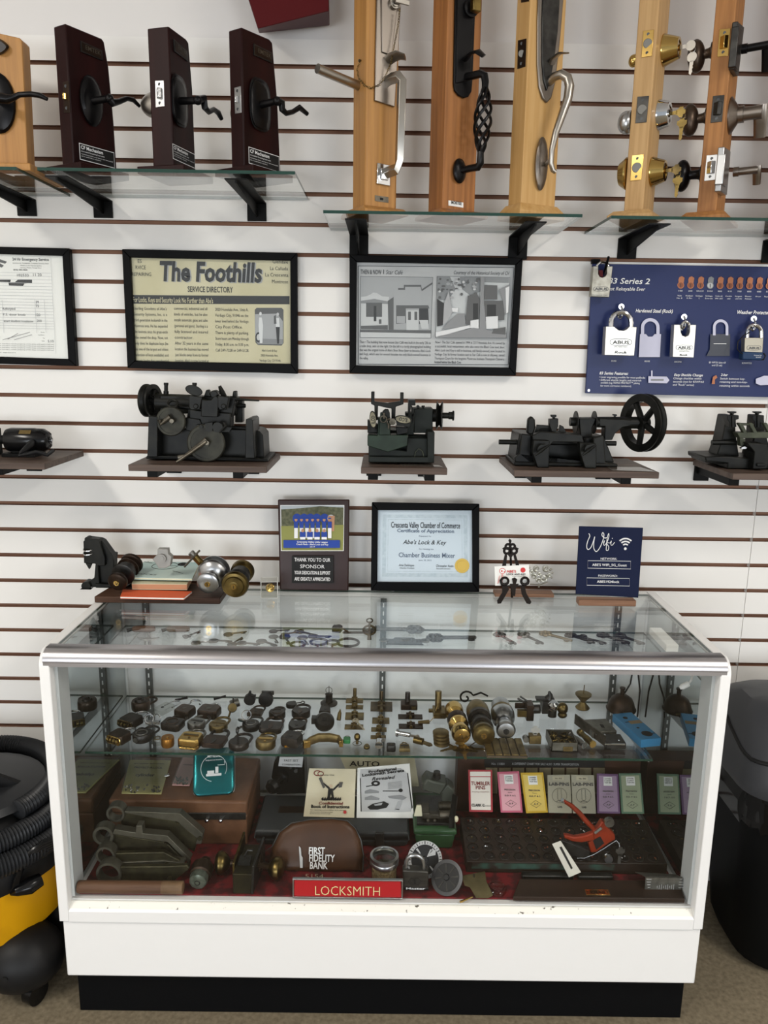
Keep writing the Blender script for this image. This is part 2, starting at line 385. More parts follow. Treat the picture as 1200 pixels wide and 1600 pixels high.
# --- three dark mahogany samples
def dark_sample(label, poly, L, A, d, plate, cf, ros, lever, latch, latch_m, bolt_m, rear, rear_m, shape, tk_=.04):
    d = V((d[0], d[1], 0)).normalized(); n = V((d.y, -d.x, 0))
    A = W(*A, -.26); A.z = 2.0175+.016; F = Face(A, d, n)
    t = thing('door_lock_sample', label, 'lock sample', (A.x, A.y+.04, 2.0175), group='mahogany lock samples')
    px = [F.at(*q) for q in poly]; px[0] = V((A.x, A.y, px[0].z))
    for p in px:
        if p.z < 2.06: p.z = 2.0335
    tw = tk_
    part(t, 'board', G().prism(px, -n*tw), MAHOG, bev=.003)
    c = A+d*.055-n*tw/2; c.z = 2.0175+.008
    R = Matrix((d, n, Z_)).transposed()
    part(t, 'foot', G().box(c, (.14, .12, .016), R), MAHOG, bev=.002)
    N = Face(A, -n, -d)     # narrow edge
    part(t, 'name_plate', F.poly(F.poly(G(), plate, .003).mat(1), [(plate[0][0]+2, plate[0][1]+3), (plate[1][0]-2, plate[1][1]+1.5), (plate[2][0]-2, plate[2][1]-3), (plate[3][0]+2, plate[3][1]-1.5)], .0036), [GUN, BRONZE], bev=0)
    a, b = F.at(*plate[3]), F.at(*plate[2]); h = (F.at(*plate[0])-a).length
    ltr(t, [('EMTEK', (b-a).length/2, h*.3, h*.4, (b-a).length*.7, 'c', .01)], a, d, Z_, IRONL, off=.0045)
    # paper label with white rim
    a, b = F.at(*cf[3]), F.at(*cf[2]); b.z = max(b.z, a.z) if False else a.z
    tl, tr = F.at(*cf[0]), F.at(*cf[1]); w = (tr-tl).dot(d); h = tl.z-a.z
    g = G()
    def q(x0, x1, y0, y1, o): g.face([tl+d*x+Z_*(y-0)+n*o for x, y in ((x0, y0), (x1, y0), (x1, y1), (x0, y1))])
    q(0, w, -h, 0, .0006); g.mat(1); q(.0015, w-.0015, -h+.0015, -.0015, .001)
    part(t, 'label_card', g, [WINK, INK], smooth=0)
    ltr(t, [('CF Mechanism', .004, -h*.33, h*.22, w*.62, 'l', .02), ('concealed fastening lock with', .004, -h*.5, h*.09, w*.66), ('screwless trim and lever set mounted', .004, -h*.66, h*.07, w*.9), ('on a solid door section', .004, -h*.79, h*.07, w*.55)], tl, d, Z_, WINK, off=.0016)
    # lever side
    lv = thing_part = None
    k = S(F.at(*ros[:2]))
    hy = ros[3]*k; hx = ros[2]
    g = G()
    if shape == 'oval':
        rs = [F.ellipse(ros[:2], hx*q_, hy*q_, o) for q_, o in ((1, 0), (1, .004), (.9, .009), (.82, .010), (.6, .014))]
    else:
        rs = [F.ellipse(ros[:2], hx*q_, hy*r_, o, pw=3.2) for q_, r_, o in ((1, 1, 0), (1, 1, .004), (.86, .9, .006), (.84, .88, .010), (.7, .75, .012))]
    g.rings([r[::1] for r in rs])
    part(t, 'rosette', g, ORB)
    lp = [F.at(x, y, o) for x, y, o in lever['pts']]
    g = G().cyl(F.at(*ros[:2], .008), lp[0], .0085, .0075, 14)
    g.tube([lp[0]+n*-.004]+lp, [.009]+lever['r'], 12); g.ell(lp[0], .0098)
    part(t, 'lever', g, ORB)
    strike(t, N, latch, latch_m, 'latch', bolt_m, depth=.011)
    B = Face(A-n*tw, -d, -n)
    o = A-n*tw+d*.045; o.z = WP(rear[0], rear[1], o, Y_).z; rr = rear[2]*S(o)
    part(t, 'rear_rosette', G().lathe([(rr, 0), (rr, .006)]+[(rr*cos(a*pi/16), .006+(rear[3]-.006)*sin(a*pi/16)) for a in range(1, 8)], o, -n, 24), rear_m)
    return t
dark_sample('mahogany lock sample with oval black rosette and brass latch, left of the three', [(108, 39), (159, 60), (163, 65), (170, 105), (178, 190), (183, 268), (116, 268)], None, (116, 262), (.507, .862),
    [(126, 63), (160, 79), (161, 95), (127, 81)], [(123, 223), (178, 240), (178, 258), (124, 249)], (143, 158, .033, 37),
    {'pts': [(171, 154, .055), (176, 161, .058), (185, 159, .058), (198, 154, .058), (208, 156, .058), (218, 166, .058)], 'r': [.0095, .009, .0065, .0055, .0055, .004]},
    [(98, 128), (107, 126), (109, 176), (100, 177)], BRONZE, BRASS, (97, 160, 18, .034), ORB, 'oval')
dark_sample('mahogany lock sample with nickel rear rosette and satin latch, middle of the three', [(258, 36.5), (291, 61), (295, 67), (301, 140), (306, 268), (272, 268)], None, (272, 264), (.27, .963),
    [(272, 61), (293, 80), (294, 96), (273, 80)], [(269, 224), (304, 245), (304, 262), (270, 248)], (281, 158, .036, 37),
    {'pts': [(309, 157, .06), (318, 154, .062), (320, 168, .062), (326, 175, .062), (334, 171, .062), (341, 176, .062), (346, 186, .062)], 'r': [.009, .009, .0075, .006, .0055, .0065, .005]},
    [(242, 126), (256, 125.5), (257, 166), (243, 168)], SATIN, CHROME, (236, 164, 20, .05), NICKEL, 'cut', .054)
dark_sample('mahogany lock sample with satin latch and curled lever, right of the three', [(380, 43.5), (421, 61), (426, 67), (434, 160), (439, 272), (382, 272)], None, (382, 266), (.55, .835),
    [(397, 68), (425, 82), (426, 99), (397, 86)], [(388, 229), (436, 244), (436, 264), (388, 255)], (407, 164, .036, 38),
    {'pts': [(433, 158, .055), (440, 161, .057), (441, 171, .057), (447, 177, .057), (457, 175, .057), (468, 168, .057), (480, 178, .057)], 'r': [.009, .009, .0075, .006, .0055, .0065, .005]},
    [(366, 137), (376, 134.5), (377, 176), (367, 178)], SATIN, CHROME, (361, 176, 17, .036), NICKEL, 'cut')
# --- honey oak sample cut by the left edge
t = thing('door_lock_sample', 'honey oak lock sample with black lever, cut by the left edge of the photo', 'lock sample', W(0, 262, -.2)); 
Y = -.20
g = G().pp([(-75, 35), (30, 59), (34.5, 64), (44, 268), (-62, 268)], Y, .04); part(t, 'board', g, OAKH, bev=.002)
c = W(-10, 262, Y); part(t, 'foot', G().box((c.x+.02, -.17, 2.026), (.19, .19, .016)), OAKH, bev=.002)
F = Face(W(0, 160, Y), X_, -Y_)
part(t, 'rosette', G().rings([F.ellipse((-3, 161), .041*q, .066*q, o) for q, o in ((1, 0), (1, .004), (.88, .010), (.8, .011), (.5, .015))]), ORB)
lp = [F.at(x, y, .055) for x, y in ((-2, 153), (12, 155), (20, 153), (30, 148), (48, 147), (62, 149), (74, 155))]
part(t, 'lever', G().cyl(F.at(-3, 156, .01), lp[0], .009, .008).tube(lp, [.012, .010, .007, .006, .006, .006, .004], 12), ORB)
part(t, 'thumb_turn', G().rings([F.ellipse((-1, 73), .022*q, .017*q, o, pw=1.4) for q, o in ((1, 0), (1, .006), (.7, .014))]).mat(0), ORB)
# --- tall posts
def post(label, Lb, Cb, Rb, Yc, th, zb, zt, m, name='entry_handle_sample', bev=.002, group='wooden sample posts'):
    d = V((cos(radians(th)), sin(radians(th)), 0)); n = V((d.y, -d.x, 0)); e = V((-d.y, d.x, 0))
    A = W(*Cb, Yc); B = WP(Rb[0], Rb[1], A, n); C = WP(Lb[0], Lb[1], A, d)
    w = (B-A).dot(d); tk = (C-A).dot(e)
    A.z = zb
    t = thing(name, label, 'lock sample', (A.x, A.y, 1.943), group=group)
    g = G().prism([A, A+d*w, A+d*w+e*tk, A+e*tk], Z_*(zt-zb))
    part(t, 'post', g, m, bev=bev)
    return t, Face(A, d, n), Face(A, e, -d), w, tk, d, n, e, A
def plinth(t, A, d, e, w, tk, h, m, f=(.05, .05), top=.012, zb=1.943, bx=None):
    c = A+d*w/2+e*tk/2; 
    def ring(z, a, b): return [V((c.x, c.y, z))+d*x*a+e*y*b for x, y in ((-1, -1), (1, -1), (1, 1), (-1, 1))]
    a, b = w/2+f[0], tk/2+f[1]
    part(t, 'plinth', G().rings([ring(zb, a, b), ring(zb+h*.45, a, b), ring(zb+h, w/2+top, tk/2+top)]), m, bev=.0015)
def chain(pts, r=.0028, step=.005):
    g = G(); P_ = []
    for a, b in zip(pts[:-1], pts[1:]):
        n = max(1, int((b-a).length/step))
        P_ += [(a.lerp(b, i/n), (b-a).normalized()) for i in range(n)]
    for i, (p, t_) in enumerate(P_):
        u = t_.orthogonal().normalized(); w_ = t_.cross(u); ax = u if i % 2 else w_
        g.tor(p, r*.75, .0007, ax, 10, 5, 1.0)
    return g
# post 1
t, F, L, w, tk, d, n, e, A = post('honey oak post with square satin nickel grip handle and chain, leftmost on its shelf', (550, 318), (571, 320), (620, 326), -.215, 28, 1.958, 2.75, OAKH, bev=.006)
plinth(t, A, d, e, w, tk, .018, OAKH, (.016, .03))
g = F.poly(G(), [(589, -12), (628, -12), (617, 167), (586, 157)], .007); F.poly(g, [(596, -12), (624, -12), (612, 87), (597, 81)], .011)
part(t, 'escutcheon', g, ANTN, bev=.0015)
o = F.at(611, 9); part(t, 'cylinder_knob', G().cyl(o, o+n*.02, .014, .012).cyl(o+n*.02, o+n*.024, .009).box(o+n*.03+d*.012, (.035, .006, .008), Matrix((d, n, Z_)).transposed()), NICKEL)
part(t, 'thumb_latch', G().tube([F.at(606, 96, .006), F.at(612, 90, .02), F.at(622, 86, .04), F.at(633, 89, .055)], [(.004, .011), (.004, .013), (.003, .013), (.002, .010)], 8, flat=n), NICKEL)
hp = [F.at(606, 140, .006), F.at(606, 121, .03), F.at(622, 116, .05), F.at(630, 126, .056), F.at(628, 190, .056), F.at(625, 255, .056), F.at(622, 268, .05), F.at(600, 272, .006)]
hp = [F.at(604, 128, .004), F.at(611, 123, .025), F.at(622, 120, .046), F.at(628, 127, .054), F.at(626, 190, .056), F.at(624, 250, .054), F.at(620, 264, .046), F.at(602, 271, .004)]
part(t, 'grip_handle', G().tube(hp, [(.009, .014)]*8, 4, flat=d), NICKEL, bev=.002)
g = F.poly(G(), [(590, 254), (610, 258), (610, 291), (589, 287)], .006); F.poly(g, [(596, 262), (607, 264), (607, 282), (596, 280)], .010); part(t, 'handle_mount', g, CHROME, bev=.0015)
part(t, 'tag_plate', F.poly(F.poly(G(), [(586, 305), (607, 308), (607, 317), (586, 314)], .001).mat(1), [(594, 308.5), (599, 309.3), (599, 313), (594, 312.3)], .0016), [IRONL, INK])
a, b = WP(553, 131, A+e*tk, d), W(496, 107, -.26); part(t, 'rear_lever', G().cyl(WP(560, 134, A+e*tk, d), b, .0105, n=16), NICKEL)
cp = [L.at(563, 95, .003), L.at(558, 108, .006), L.at(560, 122, .006), L.at(570, 134, .006), F.at(580, 138, .004), F.at(594, 132, .012), F.at(603, 117, .018), F.at(611, 98, .03), F.at(617, 65, .028), F.at(622, 40, .03), F.at(625, 12, .032)]
part(t, 'chain', chain(cp), OBRASS); o = L.at(563, 95); part(t, 'chain_screw', G().cyl(o, o-d*.004, .003), GUN)
# post 2
t, F, L, w, tk, d, n, e, A = post('teak post with black twisted basket grip handle, middle one on its shelf', (669, 322), (691, 324), (741.5, 330), -.20, 28, 1.958, 2.75, mat('teak', 'A06A3A', .45, col2='7C4E28', scale=85, stretch=(1, 1, .045)))
plinth(t, A, d, e, w, tk, .017, MATS['teak'], (.02, .03))
part(t, 'escutcheon', F.poly(F.poly(G(), [(712, -12), (744, -12), (738.5, 128), (737, 143), (732, 151), (725, 153), (717, 149), (711, 141), (709.5, 130)], .007), [(715, -12), (741, -12), (735.5, 125), (713, 130)], .010), ORB, bev=.0015)
o = F.at(734, 14, .008); part(t, 'cylinder', G().lathe([(.02, 0), (.019, .008), (.014, .010)], o, n), ORB); part(t, 'thumb_turn', G().cyl(o+n*.01, o+n*.016, .006).box(o+n*.024, (.022, .016, .03), Matrix((d, n, Z_)).transposed()), OBRASS, bev=.004)
part(t, 'thumb_latch', G().tube([F.at(728, 92, .008), F.at(735, 84, .03), F.at(746, 80, .05), F.at(756, 88, .06)], [(.006, .012), (.004, .014), (.003, .013), (.002, .009)], 8, flat=n), ORB)
g = G().tube([F.at(728, 120, .006), F.at(740, 118, .03), F.at(751, 115, .045), F.at(757, 118, .052), F.at(758.5, 128, .055), F.at(758, 137, .055)], [.0085, .0085, .009, .009, .0085, .0075], 10)
top, bot = F.at(758, 136, .055), F.at(751, 240, .055)
for s_ in range(5):
    pts = []
    for i in range(25):
        f = i/24; c_ = top.lerp(bot, f); r_ = .003+.016*sin(pi*f)**.8; a = 2*pi*(s_/5)+f*pi*1.9
        pts.append(c_+d*cos(a)*r_+n*sin(a)*r_)
    g.tube(pts, .0036, 6)
g.tube([bot+Z_*.004, F.at(750.5, 255, .055), F.at(747, 261, .05), F.at(735, 263, .028), F.at(718, 267, .006)], [.0075, .009, .009, .008, .008], 10)
part(t, 'grip_handle', g, ORB)
part(t, 'handle_rosette', G().rings([F.ellipse((718, 267), .019*q, .028*q, o_) for q, o_ in ((1, 0), (1, .005), (.8, .011), (.5, .014))]), ORB)
part(t, 'tag_plate', F.poly(G(), [(701, 313), (724, 316.5), (724, 324.5), (701, 321)], .001), PAPER)
o = F.at(701, 321); b = F.at(724, 324.5); ltr(t, [('MORTISE', (b-o).length/2, .004, .0075, (b-o).length*.7, 'c', .02)], V((o.x, o.y, o.z)), d, Z_, INK, off=.0018)
# post 3
t, F, L, w, tk, d, n, e, A = post('pale maple post with long oval satin nickel S-curved handle, rightmost on its shelf', (794, 314), (814, 317), (867, 321), -.20, 28, 1.972, 2.75, MAPLE)
plinth(t, A, d, e, w, tk, .034, MAPLE, (.016, .02), .004)
o = F.at(867, 329); c_ = A+d*w/2-n*tk*0+n*.0
part(t, 'brass_tag', G().lathe([(.012, 0), (.012, .002)], V(A+d*w*.9+n*.012+Z_*-.012), n+Z_*.6, 16), OBRASS)
esc = [(842, -12), (841, 30), (840.5, 100), (843, 135), (848, 153), (855, 161), (862, 153), (868, 130), (876, 60), (882, -12)]
part(t, 'escutcheon', F.poly(G(), esc, .007), ANTN, bev=.003)
part(t, 'escutcheon_face', F.poly(G(), [(849, -12), (848, 30), (847.5, 95), (850, 125), (855, 142), (860, 128), (866, 95), (872, 50), (876, -12)], .004, .007), GUN, bev=.003, label='darker raised centre')
part(t, 'thumb_latch', G().tube([F.at(862, 100, .008), F.at(866, 90, .02), F.at(875, 83, .042), F.at(887, 83, .06)], [(.005, .010), (.004, .012), (.003, .010), (.002, .008)], 8, flat=n), NICKEL)
hp = [F.at(858, 128, .006), F.at(866, 120, .022), F.at(877, 116, .042), F.at(887, 122, .054), F.at(890, 135, .058), F.at(887, 155, .058), F.at(878, 180, .056), F.at(868, 208, .052), F.at(862, 235, .048), F.at(861, 255, .046), F.at(864, 266, .046), F.at(868, 269, .048)]
part(t, 'grip_handle', G().tube(hp, [.010, .010, .0105, .011, .011, .0105, .0095, .008, .0068, .0062, .006, .0052], 12).cyl(F.at(852, 258, .006), F.at(861, 250, .046), .005), NICKEL)
part(t, 'handle_rosette', G().rings([F.ellipse((846, 256), .020*q, .060*q, o_) for q, o_ in ((1, 0), (1, .005), (.85, .010), (.7, .011), (.4, .014))]), ANTN)
strike(t, L, [(809, 63), (822, 60), (820.5, 104), (808, 108)], BRONZE, 'round', BOLTM, r=.4)
part(t, 'latch_edge', L.poly(G(), [(814, -8), (826, -8), (826, 2), (814, 4)], .0014), BRONZE)
o = WP(803, 104, A+e*tk, -n); part(t, 'rear_rosette', G().lathe([(.035, 0), (.034, .006), (.02, .014), (.012, .016)], A+e*tk+d*.05+Z_*(o.z-A.z), e, 20), BRONZE)
# post 4: deadbolts
def key_flat(g, o, u, v, n, L_=.05, bow='round', t_=.0018):
    """key hanging from o along -v"""
    R = .011
    if bow == 'round': pts = [o+u*cos(a)*R+v*(sin(a)*R-R) for a in [2*pi*i/14 for i in range(14)]]
    else: pts = [o+u*x*R+v*(y*R-R) for x, y in ((-.35, 1), (.35, 1), (.55, .55), (1, .5), (1.05, -.2), (.6, -.6), (.45, -1), (-.45, -1), (-.6, -.6), (-1.05, -.2), (-1, .5), (-.55, .55))]
    g.prism(pts, n*t_)
    b = o-v*2*R*.95
    bl = [(-.0042, .002), (.0042, .002), (.0042, -.006), (.0028, -.009), (.004, -.013), (.0022, -.017), (.0036, -.021), (.002, -.025), (0, -.029), (-.0042, -.025)]
    g.prism([b+u*x+v*y for x, y in bl], n*t_)
def deadbolt(t, F, n, c, r, r2, ln, m, kpx, kpx2, km, bow, name='deadbolt_cylinder'):
    o = F.at(*c); k = S(o); r *= k; r2 *= k
    part(t, name, G().lathe([(r, 0), (r, .003), (r*.97, .005), (r2*1.05, ln*.92), (r2, ln), (r2*.75, ln), (r2*.72, ln-.002), (r2*.3, ln-.002), (r2*.3, ln+.002)], o, n, 28), m)
    g = G(); q = o+n*(ln)
    u = Z_; key_flat(g, q+n*.036, Z_, n, -F.d, bow=bow)
    part(t, 'key', g, km)
    g = G(); h = q+n*.030-Z_*.010+F.d*-.001
    g.tor(h, .006, .0008, F.d, 14, 6); key_flat(g, h-Z_*.004, n, Z_, F.d, bow=bow)
    part(t, 'spare_key', g, km if bow == 'round' else OBRASS)
t, F, L, w, tk, d, n, e, A = post('pale oak post with three deadbolt cylinders and keys on rings', (975, 325), (1004.5, 327), (1021, 327), -.20, 58, 1.956, 2.75, PINE, name='deadbolt_sample')
plinth(t, A, d, e, w, tk, .020, PINE, (.035, .03), .02)
strike(t, L, [(1005, 48), (1022, 46), (1018.5, 87.5), (1002, 90)], BRASS, 'round', BOLTM, name='bolt_plate')
strike(t, L, [(996, 151), (1014, 149.5), (1010, 191), (992.5, 192.5)], GUN, 'round', BOLTM, name='bolt_plate')
strike(t, L, [(987.5, 242.5), (1006, 241), (1002, 281), (984.5, 283)], BRASS, 'round', BOLTM, name='bolt_plate')
deadbolt(t, F, n, (1037, 79), 23, 15, .036, BRASS, 0, 0, NICKEL, 'round')
deadbolt(t, F, n, (1029, 180), 22, 17, .026, CHROME, 0, 0, OBRASS, 'cut')
deadbolt(t, F, n, (1018.5, 269), 22, 15, .032, BRASS, 0, 0, DBRASS, 'cut')
Bk = A+e*tk
def rear(t, px, Bk, e, n): 
    return WP(px[0], px[1], Bk, e) if False else None
for (x, y, r, ln, m, nm) in ((994, 88, 7, .012, BRASS, 'thumb_turn'), (983, 189, 13, .02, SATIN, 'thumb_turn'), (975, 272, 20, .02, BRASS, 'rear_cylinder')):
    z = WP(x, y, Bk, X_).z; o = V((Bk.x, Bk.y, z))+d*.02+e*.001
    if r > 15: part(t, nm, G().lathe([(r*.0018, 0), (r*.0018*1.04, .004), (r*.0015, ln*.7), (r*.0013, ln)], o, e, 24), m)
    else: part(t, nm, G().lathe([(r*.0018*1.1, 0), (r*.0018*1.1, .005), (r*.0012, .006)], o, e, 20).ell(o+e*ln*.7, (r*.0016, r*.0016, r*.0020)), m)
# post 5: knobs and levers
t, F, L, w, tk, d, n, e, A = post('red oak post with dark egg knobs on one side and three levers on the other', (1089, 326), (1119, 328), (1132, 328), -.20, 58, 1.956, 2.75, OAKR, name='lever_sample')
plinth(t, A, d, e, w, tk, .020, OAKR, (.035, .03), .02)
strike(t, L, [(1124, 45.5), (1141.5, 44), (1138, 87), (1120.5, 89)], BRASS, 'latch', BRASS, depth=.008)
strike(t, L, [(1114, 150), (1132, 148), (1128, 190), (1110, 192)], GUN, 'latch', GUN, depth=.008)
strike(t, L, [(1104, 242.5), (1121.5, 241), (1117.5, 281), (1100, 283)], SATIN, 'latch', CHROME, depth=.008)
KB = mat('antique bronze knob', '54463B', .35, .7, col2='3E332A', scale=60)
for (sx, sy, kx, ky, m) in ((1115, 81, 1088, 88, KB), (1106, 183, 1078, 188, KB), (1097, 272, 1066, 275, ORB)):
    Bp = A+e*tk+d*.03; so = V((Bp.x, Bp.y, WP(sx, sy, Bp, Y_).z))
    ko = W(kx, ky, so.y+.028) if False else WP(kx, ky, so+e*.05, (e.cross(Z_)))
    ax = (ko-so).normalized(); ln = (ko-so).length
    part(t, 'egg_knob', G().lathe([(.022, 0), (.022, .004), (.013, .007), (.011, .012), (.010, ln*.55), (.013, ln*.7)], so, ax, 20), m)
    R = Matrix((ax, Z_.cross(ax).normalized(), ax.cross(Z_.cross(ax).normalized()))).transposed()
    part(t, 'egg_knob_head', G().ell(ko, (.020, .027, .037), R, 20, 12), m)
def lever_px(t, F, n, rose, pts, r, m): 
    p = [F.at(x, y, o) for x, y, o in pts]; part(t, 'lever', G().tube(p, r, 10, flat=Z_), m)
part(t, 'escutcheon', F.poly(F.poly(G(), [(1153, 33), (1163, 42), (1154, 119), (1147, 108)], .012), [(1155, 40), (1161, 46), (1154, 112), (1149, 104)], .016), GUN, bev=.002)
def lever_n(t, o, n, d, ln, r, m, drop, dd, wd, th_):
    part(t, 'lever', G().tube([o, o+n*.012, o+n*.012, o+n*ln], [r*1.25, r*1.25, r, r], 14), m)
    q = o+n*(ln-wd*.3); part(t, 'lever_paddle', G().tube([q+Z_*r*1.05, q-Z_*.004+d*dd*.15, q-Z_*drop*.5+d*dd*.6, q-Z_*drop+d*dd], [(wd, th_), (wd, th_), (wd*.95, th_*.8), (wd*.9, th_*.7)], 12, flat=n), m)
o = F.at(1159, 77, .016); lever_n(t, o, n, d, .056, .0085, ORB, .048, .03, .011, .005)
o = F.at(1141, 181); part(t, 'rosette', G().lathe([(.041, 0), (.041, .003), (.03, .010), (.018, .018), (.0165, .022)], o, n, 28), ANTN)
lever_n(t, o+n*.018, n, d, .052, .0155, ANTN, .05, .03, .015, .005)
part(t, 'escutcheon', F.poly(F.poly(G(), [(1132, 229), (1142, 236), (1136, 305), (1126, 299)], .014), [(1134, 240), (1141, 245), (1136, 292), (1129, 288)], .018), SATIN, bev=.002)
o = F.at(1135, 270); lever_n(t, o+n*.016, n, d, .055, .009, ANTN, .03, .02, .010, .006)
# post 6, only its plinth corner in view
t, F, L, w, tk, d, n, e, A = post('brown oak sample post at the right edge, only its foot in view', (1232, 328), (1262, 330), (1274, 330), -.20, 58, 1.956, 2.75, OAKR, name='lever_sample')
plinth(t, A, d, e, w, tk, .020, OAKR, (.04, .03), .02)
# ================================================================== framed papers on the wall
def quad_lerp(q, u, v):
    (x0, y0), (x1, y1), (x2, y2), (x3, y3) = q
    a = (x0+(x1-x0)*u, y0+(y1-y0)*u); b = (x3+(x2-x3)*u, y3+(y2-y3)*u)
    return (a[0]+(b[0]-a[0])*v, a[1]+(b[1]-a[1])*v)
def frame_px(root, outer, inner, Yf, th, m=None, bev=.0015, name='frame'):
    g = G()
    for i in range(4):
        j = (i+1) % 4; g.pp([outer[i], outer[j], inner[j], inner[i]], Yf, th)
    return part(root, name, g, m or BLKF, bev=bev)
class Pic:
    """flat printed picture: layers of colour patches on the plane Y"""
    def __init__(s, Y): s.Y = Y; s.g = G(); s.mats = []; s.k = 0
    def p(s, px, m):
        if m not in s.mats: s.mats.append(m)
        s.k += 1; s.g.mat(s.mats.index(m)); pts = [W(x, y, s.Y-.00012*s.k) for x, y in px]
        n = (pts[1]-pts[0]).cross(pts[2]-pts[0])
        s.g.face(pts if n.y < 0 else pts[::-1]); return s
    def r(s, x0, y0, x1, y1, m, sk=.0): return s.p([(x0, y0), (x1, y0+(x1-x0)*sk), (x1, y1+(x1-x0)*sk), (x0, y1)], m)
    def e(s, x, y, rx, ry, m, n=16): return s.p([(x+rx*cos(2*pi*i/n), y+ry*sin(2*pi*i/n)) for i in range(n)], m)
    def ln(s, x0, y0, x1, y1, w, m):
        L_ = math.hypot(x1-x0, y1-y0); nx, ny = -(y1-y0)/L_*w/2, (x1-x0)/L_*w/2
        return s.p([(x0+nx, y0+ny), (x1+nx, y1+ny), (x1-nx, y1-ny), (x0-nx, y0-ny)], m)
    def out(s, root, name): return part(root, name, s.g, s.mats, smooth=0)
GL = [mat('print grey %d' % i, c, .6) for i, c in enumerate(('3A3B3C', '5E5F60', '86888A', 'A2A4A6', 'BFC1C2', 'D2D4D5'))]
def hanger(px, py, Y): return W(px, py, Y)
def column(lines, x0, x1, y0, dy, h, dx=0.0, just=True):
    return [(s_, x0+dx*i, y0+dy*i, h, (x1-x0) if just and len(s_) > 18 else None, 'l') for i, s_ in enumerate(lines)]
# --- receipt, left edge
Y = -.02
t = thing('framed_receipt', 'black framed white service receipt with blacked-out lines, cut by the left edge of the photo', 'framed paper', (W(30, 570, 0).x, -.01, W(30, 570, 0).z))
out = [(-95, 383), (108, 388), (119, 572), (-85, 566)]; inn = [(-85, 394), (97.5, 399.5), (106.5, 561), (-75, 555)]
frame_px(t, out, inn, -.022, .020)
ppr = part(t, 'paper', G().pp(inn, -.012, .004), PAPER)
pc = Pic(-.0121); rs = .03
pc.p([(-30, 404), (0, 405), (11, 409), (8, 412), (-4, 409), (6, 415), (3, 418), (-30, 410)], GL[1])
pc.p([(-12, 437), (17, 437), (16, 441), (-12, 440)], GL[0]); pc.p([(24, 440), (28, 437), (50, 437), (50, 442), (38, 443), (36, 447), (14, 446), (13, 441), (24, 441)], GL[0])
for y in (426, 431, 436.5, 442, 447, 452, 457, 462, 467, 472, 476.5, 481, 486, 491, 496, 501, 505, 509, 513): pc.ln(-40, y-1.5, 80+(y-426)*.055, y+1, .5, GL[4])
for x0, x1 in ((3, 6), (54, 57.5), (69, 72)): pc.ln(x0, 468, x1, 520, .5, GL[4])
pc.ln(79, 402, 87, 553, .5, GL[4])
for a, b in (((4, 531), (47, 519)), ((12, 530), (28, 521)), ((22, 531), (50, 523))): pc.ln(*a, *b, .6, GL[1])
pc.out(ppr, 'print')
pletter(ppr, [('24 Hr Emergency Service', 19.5, 407, 4.4, 57, 'l', .02), ('Commercial, Residential, Complete Security, Auto', 20, 411.8, 1.8, 56), ('Notary at Car Interior Ignition', 32, 415.6, 1.8, 33), ('Security, Motive, Garage Door', 32, 419, 1.8, 33), ('(818) 500-9800', 21, 422.5, 2, 22, 'l', .02),
    ('102533', 27, 432, 4.2, 18), ('11 20', 52, 431.5, 4.5, 13), ('Rekeyed', 4, 484, 4, 20), ('P.S. door knob', 5, 493, 3.6, 35), ('smart deadbolt installation', 6, 503, 3.4, 46), ('39', 56, 474, 4), ('75', 56, 480, 4), ('120', 56, 494, 4), ('200', 58, 503, 3.6), ('5.10', 75, 535, 4, 9),
    ('Permit', 64, 520, 1.6), ('Installation', 60, 524, 1.6), ('Tax', 67, 529, 1.6), ('Total', 65, 533.5, 1.6)]
    + [('Customer agrees that all parts and labor remain property of the shop until paid in full and', -40, 537+i*3, 1.5, 124) for i in range(4)] + [('Customer signature', -20, 551, 1.6, 45)], -.0123, GL[1])
part(t, 'glass_pane', G().pp(inn, -.015, .001), GLASSF)
# --- newspaper clipping
t = thing('framed_newspaper', 'black framed yellowed newspaper service directory clipping', 'framed paper', (W(330, 580, 0).x, -.01, W(330, 580, 0).z))
out = [(190.5, 389), (464, 395), (465, 584), (199, 575)]; inn = [(203, 402), (453.5, 407), (454, 568.5), (211, 564)]
frame_px(t, out, inn, -.024, .022)
ppr = part(t, 'paper', G().pp(inn, -.012, .004), NEWS)
pc = Pic(-.0121); pc.p([(206.5, 461), (452.5, 462.5), (452.5, 475.5), (207, 474.5)], GL[0])
pc.p([(401, 481), (440, 481), (443, 484), (443, 536), (440, 540), (403, 539), (399, 535), (398, 484)], GL[1]); pc.p([(398.5, 491), (433, 490), (442, 502), (442, 530), (399, 529)], GL[3]); pc.p([(399, 529), (442, 530), (442, 538), (403, 538)], GL[2])
pc.e(404, 527, 5, 8, GL[0]).e(404, 527, 3, 5, GL[4]).p([(405, 496), (409, 496), (411, 508), (410, 536), (406, 536), (404, 508)], GL[5]).e(407, 490, 2, 2.6, GL[5])
pc.p([(431, 497), (436, 497), (437, 511), (431, 511)], GL[5]).p([(431, 511), (437, 511), (436, 537), (433, 537)], GL[0]).e(434, 491, 2, 2.6, GL[4]).p([(428, 494), (431, 492), (432, 506), (428, 506)], GL[1])
pc.out(ppr, 'print')
pletter(ppr, [('The Foothills', 252.5, 439, 29, 159, 'l', .035, .12)], -.01225, GL[3], 'lettering')
pletter(ppr, [('The Foothills', 250.5, 438, 29, 159, 'l', .035, .12), ('SERVICE DIRECTORY', 293.5, 456, 8.6, 70.5, 'l', .012)], -.0126, GL[0], 'lettering')
pletter(ppr, [('For Locks, Keys and Security Look No Further than Abe\'s', 208, 472, 8, 125, 'l', .012)], -.0126, NEWS, 'lettering')
